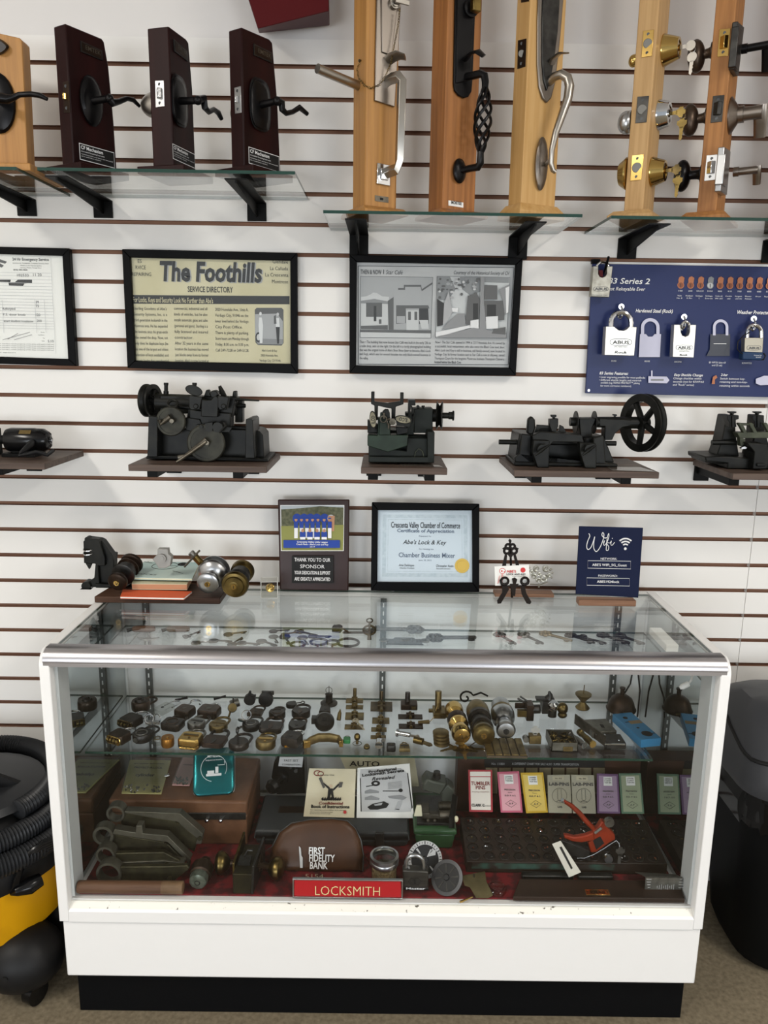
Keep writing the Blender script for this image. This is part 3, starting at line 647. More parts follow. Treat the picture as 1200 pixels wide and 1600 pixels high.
T1 = ['Sterling Goodens of Abe\'s', 'Security Systems, Inc. is a', 'third generation locksmith in the', 'Montrose area. He has expanded', 'the business since his great-uncle', 'Abe owned the shop. Now, not', 'only does he duplicate keys (he', 'has one of the largest and oldest', 'selection of keys available) and', 'repair locks for residential']
T2 = ['commercial, industrial and all', 'kinds of vehicles, but he also', 'installs automatic gates and safes', '(personal and guns). Sterling is a', 'fully licensed and insured', 'contractor.', '   After 32 years in the same', 'location the business has moved', 'just blocks away from its former', 'location. Abe\'s is now located at']
T3 = ['2820 Honolulu Ave., Unit A,', 'Verdugo City, 91046 on the', 'lower level behind the Verdugo', 'City Post Office.', '  There is plenty of parking.', 'Store hours are Monday through', 'Friday, 8:30 a.m. to 5:30 p.m.', 'Call 249-7228 or 249-5128.']
pletter(ppr, column(T1, 209, 261, 484, 9.05, 4.6, .3)+column(T2, 272, 324, 484, 9.05, 4.6, .25)+column(T3, 336, 388, 485.5, 9.1, 4.6, .15)+[('Abe\'s Lock & Key', 421, 549.5, 3.6, 24, 'c'), ('2820 Honolulu Ave.', 421, 557, 3.6, 27, 'c'), ('Verdugo City, CA 91046', 422, 565, 3.6, 33, 'c')]
    +[('ES', 215.5, 411, 5.8, 6), ('RVICE', 212, 420.5, 5.8, 16), ('REPAIRING', 206.5, 431, 5.6, 30), ('Glendale', 426, 411.5, 5.2, 24), ('La Cañada', 422, 422, 5.6, 28), ('La Crescenta', 414.5, 432, 5.6, 36), ('Montrose', 425, 442.5, 5.6, 25)], -.01225, GL[0])
part(t, 'glass_pane', G().pp(inn, -.016, .001), GLASSF)
# --- then and now clipping
t = thing('framed_newspaper', 'black framed grey newspaper clipping with two street photographs side by side', 'framed paper', (W(680, 585, 0).x, -.01, W(680, 585, 0).z))
out = [(546, 398), (817, 403), (806, 587), (546, 583)]; inn = [(557.5, 409), (806, 413.5), (796, 574.5), (556, 571)]
frame_px(t, out, inn, -.034, .032)
ppr = part(t, 'paper', G().pp(inn, -.018, .004), PAPERG)
pc = Pic(-.0181)
for a, b in (((559.5, 415.5), (803, 418)), ((803, 418), (794, 570)), ((794, 570), (560, 569)), ((560, 569), (559.5, 415.5))): pc.ln(*a, *b, 1, GL[0])
pc.p([(563, 431.5), (676.5, 433), (673.5, 528.5), (562.5, 527.5)], GL[0]); pc.p([(563.5, 432), (676, 433.5), (673, 528), (563, 527)], GL[3])
# left picture: two little shop fronts
pc.p([(564, 464), (572, 463), (579, 460), (583, 457), (589, 458), (597, 463), (608, 464), (608, 516), (564, 514)], GL[4]).p([(564, 470), (585, 467), (607, 471), (607, 475), (564, 474)], GL[2])
pc.p([(572, 473), (597, 473), (597, 495), (572, 495)], GL[1]).r(584, 478, 588, 502, GL[0]).r(592, 499, 596, 506, GL[1]).p([(564, 509), (606, 508), (606, 515), (564, 514)], GL[1])
pc.p([(606, 470), (615, 464), (615, 515), (607, 515)], GL[1])
pc.p([(615, 453), (631, 453), (631, 446), (658, 446), (659, 453), (675.5, 445), (673, 516), (615, 515)], GL[3]).p([(631, 445), (658, 445), (659, 452), (675.5, 441), (675.5, 444), (659, 455), (657, 448), (633, 448), (633, 453), (622, 453), (622, 450), (631, 450)], GL[1])
pc.p([(619, 477), (669, 477), (671, 482), (619, 482)], GL[1]).p([(619, 482), (634, 482), (634, 505), (619, 506)], GL[1]).r(620, 494, 633, 505, GL[3]).r(635, 485, 654, 516, GL[4]).r(637.5, 487, 642, 500, GL[1]).r(647.5, 487, 652, 500, GL[1]).p([(655, 482), (669, 482), (670, 506), (655, 506)], GL[0]).p([(655, 500), (669, 500), (670, 514), (659, 514)], GL[4])
pc.p([(563, 515), (674, 516), (674, 521), (563, 519)], GL[1]).p([(563, 519), (673, 521), (673, 528), (563, 527)], GL[4])
# right picture: tree lined alley and shop
pc.p([(683, 431.5), (797, 433), (791.5, 528.5), (680.5, 528)], GL[0]); pc.p([(683.5, 432), (796.5, 433.5), (791, 528), (681, 527.5)], GL[4])
pc.p([(683.5, 432), (703, 432), (712, 452), (700, 470), (683, 468)], GL[2]).p([(718, 432), (752, 433), (752, 455), (735, 462), (722, 452)], GL[2]).p([(752, 433), (796, 433), (795, 442), (752, 441)], GL[2])
for i in range(46):
    a = random.random(); x = 684+a*66; pc.e(x, 434+random.random()*(34 if x < 712 else 26), 1.5+2*random.random(), 1+1.5*random.random(), GL[random.choice((1, 1, 2, 4, 3))], 7)
pc.p([(683, 467), (694, 474), (692, 508), (683, 510)], GL[0]).p([(694, 474), (701, 455), (707, 487), (698, 504), (692, 508)], GL[3]).p([(706, 481), (716, 481), (715, 488), (707, 487)], GL[5]).p([(715, 490), (726, 490), (728, 510), (690, 515), (700, 504)], GL[2])
pc.p([(731, 462), (745, 458), (750, 468), (748, 500), (733, 508), (727, 506)], GL[1]).r(739, 474, 747, 499, GL[0]).p([(757, 445), (777, 446), (777, 468), (757, 468)], GL[1]).p([(757, 470), (788, 470), (788, 500), (757, 502)], GL[1]).r(761, 476, 775, 494, GL[0]).p([(780, 452), (796, 444), (794, 490), (789, 492), (786, 470)], GL[2]).p([(790, 450), (796, 447), (794, 488), (791, 490)], GL[5])
pc.p([(751, 433), (757, 433), (756, 470), (760, 515), (749, 516), (750, 490)], GL[2]).p([(759, 495), (778, 494), (778, 513), (760, 514)], GL[5]).p([(735, 501), (748, 499), (748, 514), (735, 512)], GL[5])
pc.p([(681, 519), (734, 508), (735, 512), (700, 522), (681, 526)], GL[5]).p([(700, 522), (740, 512), (791, 520), (791, 528), (682, 527)], GL[2]).p([(772, 514), (790, 511), (790, 523), (768, 521)], GL[1])
pc.out(ppr, 'print')
B1 = ['Then • The building that now houses Star Café was built in the early \'20s as', 'a radio shop, seen on the right. On the left is a rarely photographed building', 'that was the original home of Abe\'s Shoe Shine (later to become Abe\'s Lock', 'and Key), which was for several decades the only black-owned business in']
B2 = ['Now • The Star Café opened in 1994 at 2217 Honolulu Ave. It\'s owned by', 'a successful, local restaurateur, who also owns the Black Cow next door.', 'Abe\'s Lock and Key is still in business, still family-owned, now located in', 'Verdugo City. Its former location next to Star Café is now an alleyway, named', 'Thompson Court for the longtime Montrose business Thompson Cleaners,']
pletter(ppr, [('THEN & NOW', 563.5, 428.2, 7, 32.5, 'l', .012), ('I', 599, 428.2, 7, 1), ('Star Café', 603, 428.5, 6.6, 26, 'l', 0, .2), ('Courtesy of the Historical Society of CV', 709, 428.5, 5.6, 87, 'l', 0, .2)]
    +column(B1, 562, 673, 536, 6.25, 4, -.1)+[('the valley.', 562, 561.3, 4, 13.5)]+column(B2, 680, 789, 536.5, 6.25, 4, -.3)+[('located behind the Black Cow.', 679, 567.5, 4, 42, 'l', .015)], -.0184, GL[0])
part(t, 'glass_pane', G().pp(inn, -.024, .001), GLASSF)
# ================================================================== navy padlock display board
Y = -.014
t = thing('display_board', 'navy blue padlock display board with printed white headings and cylinder pictures', 'display board', (W(1060, 615, 0).x, -.006, W(1060, 615, 0).z))
pnl = part(t, 'panel', G().pp([(926, 412), (1268, 418), (1262, 622), (915, 614.5)], Y, .010), NAVY, bev=.001)
pc = Pic(Y-.0002)
CU = mat('copper print', 'B0714F', .5); CUD = mat('copper print shade', '8C5138', .5); LIL = mat('lilac grey print', 'C3C3D6', .5); CHAR = mat('charcoal print', '494C55', .5)
for i in range(11):
    x = 1064.5+i*15.35; y = 437+i*.15; a, b = (CU, CUD) if i != 3 else (GL[2], GL[4])
    pc.p([(x-4.5, y), (x-3, y-4), (x+1, y-5.5), (x+5, y-3), (x+4, y+4), (x+2, y+8), (x-4, y+6)], a).e(x-.8, y+8.5, 5.4, 5.4, a).e(x-.8, y+8.5, 4.3, 4.3, b if i != 3 else GL[4]).r(x-1.5, y+6, x-.3, y+12, GL[0])
def printed_lock(x0, x1, y0, y1, ys, m, notch=True):
    cx = (x0+x1)/2; w = (x1-x0); n = 14
    o = [(cx+w*.43*cos(pi*i/n), ys+w*.43-w*.43*sin(pi*i/n)) for i in range(n+1)]; ii = [(cx+w*.28*cos(pi*i/n), ys+w*.43-w*.28*sin(pi*i/n)) for i in range(n+1)]
    pc.p([(x1-w*.07, y0+2)]+o+[(x0+w*.07, y0+2)]+[(x0+w*.22, y0+2)]+ii[::-1]+[(x1-w*.22, y0+2)], LIL)
    pc.p([(x0+1, y0), (cx-w*.2, y0), (cx-w*.1, y0+4), (cx+w*.1, y0+4), (cx+w*.2, y0), (x1, y0), (x1-2, y1), (x0-1, y1)] if notch else [(x0, y0), (x1, y0), (x1-2, y1), (x0-1, y1)], m)
printed_lock(999, 1033, 522, 558, 497, LIL); 
pc.p([(1110, 522), (1141, 522), (1140, 556), (1104, 556), (1109, 546)], CHAR); printed_lock(1112, 1140, 524, 548, 499, CHAR, False)
pc.ln(1115, 537, 1135, 537, 1, WINK)
pc.p([(1013, 588), (1042, 588.5), (1046, 594), (1042, 599), (1013, 598)], LIL).r(1017, 592, 1037, 595, GL[2]).r(1017.3, 579, 1019.6, 589, LIL).p([(1114, 589), (1119, 586), (1121, 590), (1117, 593), (1117, 600), (1112, 600)], CU)
pc.p([(1181, 592), (1194, 587), (1225, 588), (1225, 600), (1188, 602), (1181, 599)], LIL)
pc.out(ppr, 'print')
sub = ['100', '200', 'KIK & CO', '5150', '400', '410', '700', '800', '600', '1000']; su2 = ['Yale', 'Kwikset', 'Schlage', 'Schlage', 'Corbin old', 'Corbin', 'Sargent', 'Master', 'Arrow', 'Russwin']; su3 = ['No. 8', '5 Pin', 'C', 'Everest', '5907, 2003', 'old', 'old A1', 'Falcon', '', '']
ls = [('83 Series 2', 950, 443, 8.6, 65, 'l', .014, .18), ('Best Rekeyable Ever', 947, 453.5, 5.4, 61, 'l', .006, .2), ('Hardened Steel (Rock)', 993, 488, 5.4, 58, 'l', .016, .2), ('Weather Protected', 1151.5, 490.5, 5.6, 52, 'l', .016, .2),
    ('83 Series Features:', 936.5, 585, 4.4, 45, 'l', .02, .2), ('• Laser engraving possible for most padlocks', 936, 590.5, 3, 72), ('• Different shackle lengths and materials', 936, 595, 3, 66), ('available (e.g. NANO PROTECT™ plating', 938.5, 599.2, 3, 61), ('for more corrosion resistance)', 938, 604, 3, 48),
    ('Easy Shackle Change', 1053, 587.5, 4, 45, 'l', .016, .2), ('Change shackles within', 1052, 592.5, 3.2, 44), ('seconds (not for 83WP/63', 1051.5, 597.5, 3.2, 48), ('and "Rock" series)', 1051, 602.5, 3.2, 33), ('2-bar', 1126, 587.5, 4, 11, 'l', .016, .2), ('Switch between key-', 1125, 593, 3.2, 39), ('retaining and non-key-', 1124.5, 598, 3.2, 43), ('retaining within seconds', 1124, 604, 3.2, 47),
    ('83/80', 955, 565, 2.4, 8), ('83/55', 1007, 565.5, 2.4, 8), ('83CS/55', 1053.5, 566.5, 2.4, 11), ('83 WP/53 (also 63', 1107.5, 567.5, 2.8, 26), ('and CS set)', 1112, 572, 2.8, 16), ('83WP/53', 1159, 568.5, 2.6, 15)]
for i in range(10):
    x = 1063+i*15.35; ls += [(sub[i], x, 455.5+i*.15, 2.2, min(11, 2.1*len(sub[i])), 'c'), (su2[i], x-1.5, 463+i*.15, 2, min(11, 1.7*len(su2[i])), 'c')]+([(su3[i], x-1.5, 466.8+i*.15, 2, min(12, 1.7*len(su3[i])), 'c')] if su3[i] else [])
pletter(t, ls, Y-.002, WINK)
pletter(pnl, [('ABUS', 1016, 544.5, 3.6, 18, 'c', .02), ('Rock', 1015, 555, 3, 12, 'c', .02, .2)], Y-.0035, GL[2], 'lettering')
g = G().cp(920, 610, Y-.003, 2, .004); part(t, 'rivet', g, SATIN)
def hook(px, py, Yb, label):
    k = S(W(px, py, Yb)); g = G().tp([(px, py, Yb), (px, py, Yb-.02), (px+2, py+6, Yb-.03), (px+1, py+15, Yb-.030), (px-2, py+19, Yb-.034), (px-5, py+16, Yb-.042), (px-4, py+13, Yb-.046)], 1.6, 8).tp([(px, py, Yb-.016), (px, py, Yb-.020)], 4.2, 14)
    single('hook', label, 'hook', g, CHROME, group='chrome hooks on the navy board')
hook(971, 479, Y, 'chrome hook carrying the large steel padlock on the navy board'); hook(1069, 495, Y, 'chrome hook carrying the middle closed-shackle padlock on the navy board'); hook(1178, 498, Y, 'chrome hook carrying the blue-based padlock on the navy board')
STEELW = mat('bright steel', 'D8D6CE', .32, .85)
def hung_lock(label, body, th, sh_c, sh_r, sh_w, sh_top, sh_bot, mbody, txt, Yl=-.062, notch=None, base=None, bh=None):
    t = thing('padlock', label, 'padlock', W(sum(p[0] for p in body)/len(body), max(p[1] for p in body), Yl+th/2), group='padlocks hanging on the navy board')
    part(t, 'body', G().pp(body, Yl, th), mbody, bev=.0012)
    pts = [(sh_c-sh_r, sh_bot, Yl+th/2), (sh_c-sh_r, sh_top+sh_r, Yl+th/2)]+[(sh_c-sh_r*cos(pi*i/10), sh_top+sh_r-sh_r*sin(pi*i/10), Yl+th/2) for i in range(1, 10)]+[(sh_c+sh_r, sh_top+sh_r, Yl+th/2), (sh_c+sh_r, sh_bot, Yl+th/2)]
    part(t, 'shackle', G().tp(pts, sh_w, 10), CHROME)
    return t
t = hung_lock('largest steel padlock hanging at the left of the navy board', [(947, 510), (959, 510), (963, 513), (967, 516), (975, 516.5), (980, 514), (983, 510.5), (995, 511), (991, 556), (944.5, 555)], .028, 970.5, 15.5, 4, 488, 514, STEELW, None)
Yl = -.0623
def ring_px(t, cx, cy, rx, ry, Y, m, w=.7): part(t, 'emblem', G().tp([(cx+rx*(abs(cos(a))**.5)*(1 if cos(a) > 0 else -1), cy+ry*(abs(sin(a))**.7)*(1 if sin(a) > 0 else -1), Y) for a in [2*pi*i/20 for i in range(20)]], w*.6, 6, True), m)
pletter(t, [('ABUS', 970, 537.5, 5.2, 26, 'c', .03), ('PATENTED', 970, 543, 2.2, 20, 'c'), ('Rock', 970, 552.5, 4.2, 20, 'c', .03, .2)], Yl, GL[1]); ring_px(t, 970, 534.5, 17, 5, Yl, GL[1])
t = hung_lock('steel padlock with shielded shackle hanging mid-board between two printed locks', [(1053.5, 507), (1064, 507.5), (1064, 519), (1066, 524), (1071, 526), (1076, 524), (1078, 519), (1078, 507.5), (1088, 507.5), (1084, 559), (1051, 558)], .024, 1071, 6, 2.4, 503, 516, STEELW, None, Yl=-.056)
pletter(t, [('ABUS', 1069, 545.5, 4.4, 20, 'c', .03), ('PATENTED', 1069, 550, 1.8, 15, 'c'), ('Rock', 1068, 556, 3, 13, 'c', .03, .2)], -.0563, GL[1]); ring_px(t, 1069, 543, 13, 4, -.0563, GL[1], .5)
t = hung_lock('pewter padlock with navy rubber base hanging at the right of the navy board', [(1164, 527.5), (1193, 528), (1191.5, 551), (1163, 550)], .022, 1178.5, 11, 3.2, 508, 530, mat('warm pewter', 'A8A294', .35, .9), None, Yl=-.056)
part(t, 'rubber_base', G().pp([(1161, 549.5), (1193, 550.5), (1191, 563), (1160, 562)], -.058, .026), mat('navy rubber', '1B3556', .5), bev=.003)
pletter(t, [('ABUS', 1178, 545.5, 3.6, 17, 'c', .03)], -.0563, GL[1]); ring_px(t, 1178, 543.5, 11, 3.6, -.0563, GL[1], .5)
pletter(t, [('Mechanical Cam', 1184, 556, 1.6, 12, 'c'), ('83WP53', 1185, 559, 1.4, 8, 'c')], -.0583, WINK)
part(t, 'tether', G().tp([(1172, 519, -.05), (1162, 524, -.056), (1153, 534, -.058), (1152, 546, -.058), (1158, 552, -.058), (1162, 553, -.054)], .9, 6).tp([(1193, 552, -.05), (1196, 556, -.05), (1193, 562, -.05), (1182, 562, -.046)], 1.2, 6), RUBBER)
t = hung_lock('worn silver padlock with red insert hanging over the board corner', [(927, 416), (935, 416), (935, 428), (937, 432), (941, 433.5), (945.5, 432), (948.5, 428), (948.5, 416), (957.5, 416), (952, 464.5), (923.5, 463)], .024, 942, 10, 1.8, 409.5, 420, mat('worn silver', 'B2AEA2', .4, .8, col2='8F8B80', scale=60), None, Yl=-.052)
part(t, 'red_insert', G().pp([(935, 422), (942, 422), (942, 433), (937, 431.5)], -.045, .012), RED)
pletter(t, [('ABUS', 939, 453.5, 4, 20, 'c', .03), ('Mechanical Cam', 937, 462, 1.8, 24, 'c')], -.0523, GL[1]); ring_px(t, 939, 451.5, 11.5, 3.6, -.0523, GL[1], .5)
single('wall_hook', 'black peg hook through the worn silver padlock at the board corner', 'hook', G().tp([(944, 428, -.006), (945, 424, -.03), (948, 412, -.06), (951, 401.5, -.078)], 1.9, 10).bp(925, 405, 938, 412, -.012, .012), BLKM)
# ================================================================== wooden shelves with old key machines
def wood_shelf(label, x0, x1, yb, zt, dep, th=.016, braks=()):
    """x0/x1 world ends; zt top; dep depth"""
    t = thing('wood_shelf', label, 'shelf', ((x0+x1)/2, -.006, zt-th), group='dark wood machine shelves')
    part(t, 'board', G().box(((x0+x1)/2, -dep/2-.004, zt-th/2), (x1-x0, dep-.008, th)), SHELFW, bev=.0015)
    for bx in braks:
        s = -1 if bx > 0 else 1
        g = G().box((bx, -.006, zt-th-.022), (.042, .006, .044)).box((bx, -dep*.42, zt-th-.012), (.026, dep*.78, .022))
        part(t, 'bracket', g, BLKM, bev=.001)
    return t
ZS = 1.342
def wx(px, py, Y): return W(px, py, Y).x
wood_shelf('dark wood shelf at the left edge holding the black electric motor', -1.35, wx(70, 727, -.26), 0, ZS, .26, braks=(wx(45, 740, -.02)+.01, -1.2))
wood_shelf('dark wood shelf under the largest black key cutting machine', wx(200, 727, -.26), wx(417, 738, -.26), 0, ZS, .26, braks=(wx(270, 740, -.02), wx(392, 742, -.02)))
wood_shelf('narrow dark wood shelf under the small green key machine', wx(564, 733, -.25), wx(699, 735, -.25), 0, ZS, .25, braks=(wx(584, 745, -.02), wx(665, 745, -.02)))
wood_shelf('dark wood shelf under the machine with the big spoked pulley wheel', wx(803, 741, -.26), wx(1030, 743, -.26), 0, ZS, .26, braks=(wx(817, 748, -.02), wx(944, 752, -.02)))
wood_shelf('dark wood shelf on the right under the olive two-post key machine', wx(1145, 745, -.26), 1.35, 0, ZS, .26, braks=(wx(1098, 752, -.02), 1.2))
def blk(g, x0, y0, x1, y1, Y, dep): return g.bp(x0, y0, x1, y1, Y, dep)
def gearwheel(g, c, ax, R, wd, spokes=5, hub=.25, groove=True, n=40):
    """pulley wheel with rim, hub and spokes"""
    c = V(c); ax = V(ax).normalized(); u = ax.orthogonal().normalized(); w = ax.cross(u)
    h = wd/2
    prof = [(R*.74, -h), (R, -h), (R, -h*.6), (R*.88, 0), (R, h*.6), (R, h), (R*.74, h), (R*.74, -h)]
    g.rings([[c+ax*hh+(u*cos(2*pi*k/n)+w*sin(2*pi*k/n))*r for k in range(n)] for r, hh in prof], cap=False)
    g.cyl(c-ax*h*1.2, c+ax*h*1.2, R*hub, n=20)
    for i in range(spokes):
        a = 2*pi*i/spokes+.3; d_ = u*cos(a)+w*sin(a)
        g.tube([c+d_*R*hub*.8, c+d_*R*.8], [(h*.7, R*.13), (h*.7, R*.10)], 8, flat=ax)
# ---- electric motor
t = thing('electric_motor', 'black electric motor with short cut cable on the shelf at the left edge', 'motor', (wx(20, 700, -.13), -.13, ZS), zmin=ZS+.0006)
a, b = W(9, 683, -.13), W(62, 686, -.13); r = 19*S(a); a = V((a.x, -.13, ZS+r+.010)); b = V((b.x, -.13, ZS+r+.010))
part(t, 'housing', G().lathe([(r*.55, 0), (r*.9, .005), (r, .016), (r, .078), (r*.97, .082), (r*.95, .1), (r*.72, .112), (r*.3, .116), (r*.3, .118)], a, X_, 28), BLKG)
g = G(); 
for i in range(7): 
    q = a+X_*.113+Y_*cos(2*pi*i/7)*r*.55+Z_*sin(2*pi*i/7)*r*.55; g.cyl(q-X_*.004, q+X_*.001, .0045, n=10)
part(t, 'vent_holes', g, RUBBER); part(t, 'end_screw', G().cyl(a+X_*.116, a+X_*.121, .004), SATIN)
part(t, 'rating_plate', G().box((a.x+.062, a.y-r*.72, a.z+r*.72), (.03, .001, .012), Matrix.Rotation(radians(-45), 3, 'X')), DBRASS)
part(t, 'foot', G().box(((a.x+b.x)/2, -.13, ZS+.005), (.085, .07, .010)).box(((a.x+b.x)/2, -.13, ZS+.011), (.05, .03, .010)), BLKM)
part(t, 'cable', G().tube([W(51, 690, -.165), W(48, 694, -.185), W(42, 699, -.2), W(33, 707, -.215), W(30, 712, -.22), W(40, 710, -.215), W(56, 706, -.2), W(66, 708, -.195), W(74, 711, -.19), W(80, 706, -.19), W(84, 703, -.185)], [.006, .008, .007, .005, .0055, .005, .005, .005, .005, .005, .0045], 10).lathe([(.008, 0), (.008, .012), (.006, .016)], W(50, 692, -.162), V((-.3, -1, -.3))), RUBBER)
part(t, 'shaft_housing', G().cyl(a-X_*.02, a, .012).box((a.x-.05, -.13, ZS+.035), (.05, .06, .07)).cyl(a-X_*.12, a-X_*.06, .03), BLKM, bev=.002)
# ---- big double key machine
t = thing('key_machine', 'largest black cast iron key cutting machine with crank discs and left pulley', 'key machine', (wx(320, 715, -.12), -.12, ZS), group='antique key machines', zmin=ZS+.0006)
Yf = -.19
g = G()
g.pp([(234, 650), (240, 650.5), (242, 712), (402, 716), (405, 718), (231, 715), (232, 700)], Yf, .02)
g.pp([(232, 650), (246, 651), (246, 714), (230, 714)], Yf-.015, .16)
g.pp([(384, 655), (392, 654), (395, 657), (398, 716), (383, 716)], Yf-.015, .10)
g.pp([(240, 668), (400, 672), (406, 674), (411, 680), (413, 718), (234, 714)], Yf+.035, .10)
g.pp([(229, 712), (418, 717), (419, 722), (228, 717)], Yf+.01, .14)
part(t, 'base', g, IRON, bev=.003)
g = G(); a, b = W(244, 632, -.12), W(388, 640, -.12); g.cyl(W(244, 629, -.12), W(370, 634, -.12), .024, n=20)
g.pp([(250, 618), (300, 619), (300, 646), (250, 648)], -.14, .04).pp([(296, 619), (368, 621), (362, 652), (292, 652)], -.17, .06)
g.pp([(296, 640), (360, 646), (360, 668), (290, 668), (296, 655)], -.18, .05).pp([(290, 652), (312, 655), (322, 682), (290, 672)], -.185, .03)
g.pp([(314, 651), (340, 652), (340, 646), (343, 622), (336, 618), (330, 625), (318, 625), (314, 621)], -.20, .03)
g.cp(334, 616, -.19, 6, .03, 20)
g.pp([(322, 609), (326, 609), (330, 620), (318, 620)], -.17, .02).pp([(364, 611), (369, 611), (370, 628), (360, 630), (363, 618)], -.16, .02)
part(t, 'carriage', g, IRON, bev=.002)
for (x0, x1, y) in ((295, 316, 632), (340, 358, 633)):
    part(t, 'clamp_jaw', G().pp([(x0, 618), (x1, 620), (x1-4, 640), (x0+3, 641), (x0, 636)], -.205, .02).cp((x0+x1)/2, 635, -.209, 4, .01, 16), IRON, bev=.002)
part(t, 'thumb_plate', G().rings([[W(303+13.5*q*cos(a_)+0, 610+8*q*sin(a_)+3*cos(a_), -.195-o) for a_ in [2*pi*i/20 for i in range(20)]] for q, o in ((1, 0), (1, .004), (.9, .006))]), IRON)
part(t, 'thumb_plate', G().tube([W(343, 603, -.19), W(347, 613, -.19), W(353, 624, -.19)], [(.003, .006), (.004, .012), (.004, .010)], 10), IRON)
for x, y0, y1 in ((259.5, 598, 617), (304, 598, 612)):
    part(t, 'oil_cup', G().tp([(x, y1, -.12), (x, y1-6, -.12), (x, y1-6.1, -.12), (x, y0+4, -.12), (x, y0+3.9, -.12), (x, y0, -.12)], [4, 4, 3, 3, 3.6, 3.6], 12), IRON)
c = W(235, 626, -.12); g = G(); gearwheel(g, c, V((1, -.25, 0)), .043, .024, 5); g.cyl(c, c+X_*.04, .012); part(t, 'pulley_wheel', g, IRON)
def dial(cx, cy, r, arm, nm):
    part(t, nm, G().lathe([(r*.00186, 0), (r*.00186, .008), (r*.00175, .010), (r*.0015, .010), (r*.0015, .008), (r*.0004, .008), (r*.0004, .014)], W(cx, cy, Yf-.004), -Y_, 32), mat('worn iron dial', '35342C', .45, .5, col2='201F1B', scale=40))
    part(t, 'crank_arm', G().tp([(x, y, Yf-.024) for x, y in arm], [4.6, 3.6, 2.6, 4.2, 2.5][:len(arm)], 10).cp(cx, cy, Yf-.03, 3.4, .02, 12), IRONL)
dial(268, 658, 20, [(266, 651), (258, 657), (251, 663), (250, 656)], 'index_dial')
dial(323, 692, 26, [(323, 687), (306, 700), (290, 712), (279, 715)], 'index_dial')
g = G().tp([(276, 722, -.228), (300, 706, -.226), (322, 690, -.222)], [2.2, 2.6, 2.6], 8); part(t, 'crank_handle', g, IRONL)
part(t, 'eye_lever', G().tor(W(270, 631, -.19), .012, .004, V((0, -1, .9)), 20, 8).pp([(266, 636), (278, 634), (278, 648), (270, 656), (264, 650)], -.185, .012), IRON)
part(t, 'feed_rod', G().tp([(278, 636, -.17), (302, 638, -.17)], 2.5, 10).tp([(360, 623, -.165), (375, 624, -.165), (405, 626, -.175)], [4, 2.2, 1.2], 8).tp([(362, 668, -.15), (392, 670, -.15)], 3.5, 10), IRON)
part(t, 'rear_post', G().bp(367, 626, 379, 660, -.11, .03).tp([(370, 634, -.12), (384, 634, -.12)], 3.4, 10), IRON, bev=.002)
g = G().cp(340, 668, -.215, 8, .012, 20).pp([(320, 662), (332, 660), (332, 674), (322, 674)], -.21, .02).cp(314, 667, -.208, 3, .02, 12).tp([(343, 676, -.22), (352, 666, -.22), (350, 660, -.215)], 1.6, 8).pp([(306, 664), (362, 668), (358, 675), (310, 674)], -.2, .02)
part(t, 'linkage', g, IRON)
# ---- small green machine
t = thing('key_machine', 'small green and black key machine with two raised arms and tilted labelled knobs', 'key machine', (wx(630, 715, -.12), -.12, ZS), group='antique key machines', zmin=ZS+.0006)
Yf = -.20
def zc(x, y, s_=6.0): return (540+x/s_, 590+y/s_)
def zpp(g, pts, Y, dep): return g.pp([zc(*p) for p in pts], Y, dep)
g = G(); zpp(g, [(215, 640), (215, 795), (830, 795), (835, 510), (770, 505), (770, 570), (580, 565), (570, 690)], Yf+.015, .03); zpp(g, [(215, 480), (580, 500), (580, 740), (215, 740)], Yf+.05, .08); zpp(g, [(765, 505), (832, 508), (830, 800), (765, 795)], Yf, .10); zpp(g, [(215, 740), (830, 745), (832, 800), (215, 795)], Yf, .12)
zpp(g, [(640, 290), (820, 290), (815, 520), (640, 520)], -.14, .07); zpp(g, [(560, 330), (650, 330), (640, 540), (570, 540)], -.15, .05); zpp(g, [(590, 545), (770, 548), (770, 580), (590, 575)], -.15, .05)
part(t, 'base', g, mat('black green iron', '1A1F1B', .5, .3, col2='131613', scale=25, bump=.1), bev=.002)
part(t, 'saddle', zpp(zpp(G(), [(205, 540), (300, 545), (300, 380), (420, 380), (420, 540), (585, 540), (580, 640), (395, 700), (205, 640)], Yf-.025, .05), [(325, 330), (415, 330), (420, 540), (310, 540)], Yf-.03, .03), IRONG, bev=.002)
g = G(); zpp(g, [(240, 132), (272, 132), (270, 225), (395, 240), (512, 222), (512, 140), (545, 140), (543, 250), (470, 275), (465, 400), (430, 400), (430, 290), (390, 285), (305, 265), (300, 400), (270, 400), (270, 262), (238, 248)], Yf-.005, .018); part(t, 'yoke', g, IRON, bev=.0015)
g = G(); zpp(g, [(345, 320), (370, 300), (400, 300), (412, 330), (412, 380), (345, 400)], Yf-.035, .03); zpp(g, [(205, 395), (300, 440), (300, 520), (205, 520)], Yf-.01, .03); zpp(g, [(470, 460), (585, 470), (585, 520), (480, 540)], Yf-.02, .05); part(t, 'vise_jaw', g, IRON, bev=.0015)
def ovalknob(pts, tx, rot, Y, lab):
    o = [zc(*p) for p in pts]; k = part(t, 'clamp_knob', G().pp(o, Y, .02), mat('knob iron', '3A3A33', .5, .3), bev=.003)
    cx = sum(p[0] for p in o)/len(o); cy = sum(p[1] for p in o)/len(o)
    q = [(cx+(x-cx)*.86, cy+(y-cy)*.86) for x, y in o]
    part(k, 'face', G().pp(q, Y-.0012, .001), mat('worn cream enamel', '8F8973', .5, col2='5F5B4C', scale=60))
    u = V((cos(rot), 0, sin(rot))); v = V((-sin(rot), 0, cos(rot))); p0 = W(cx, cy, Y-.0014)
    ltr(k, [('ILCO', 0, -.0045*(1), .009, tx, 'c', .02)], p0, u, v, INK)
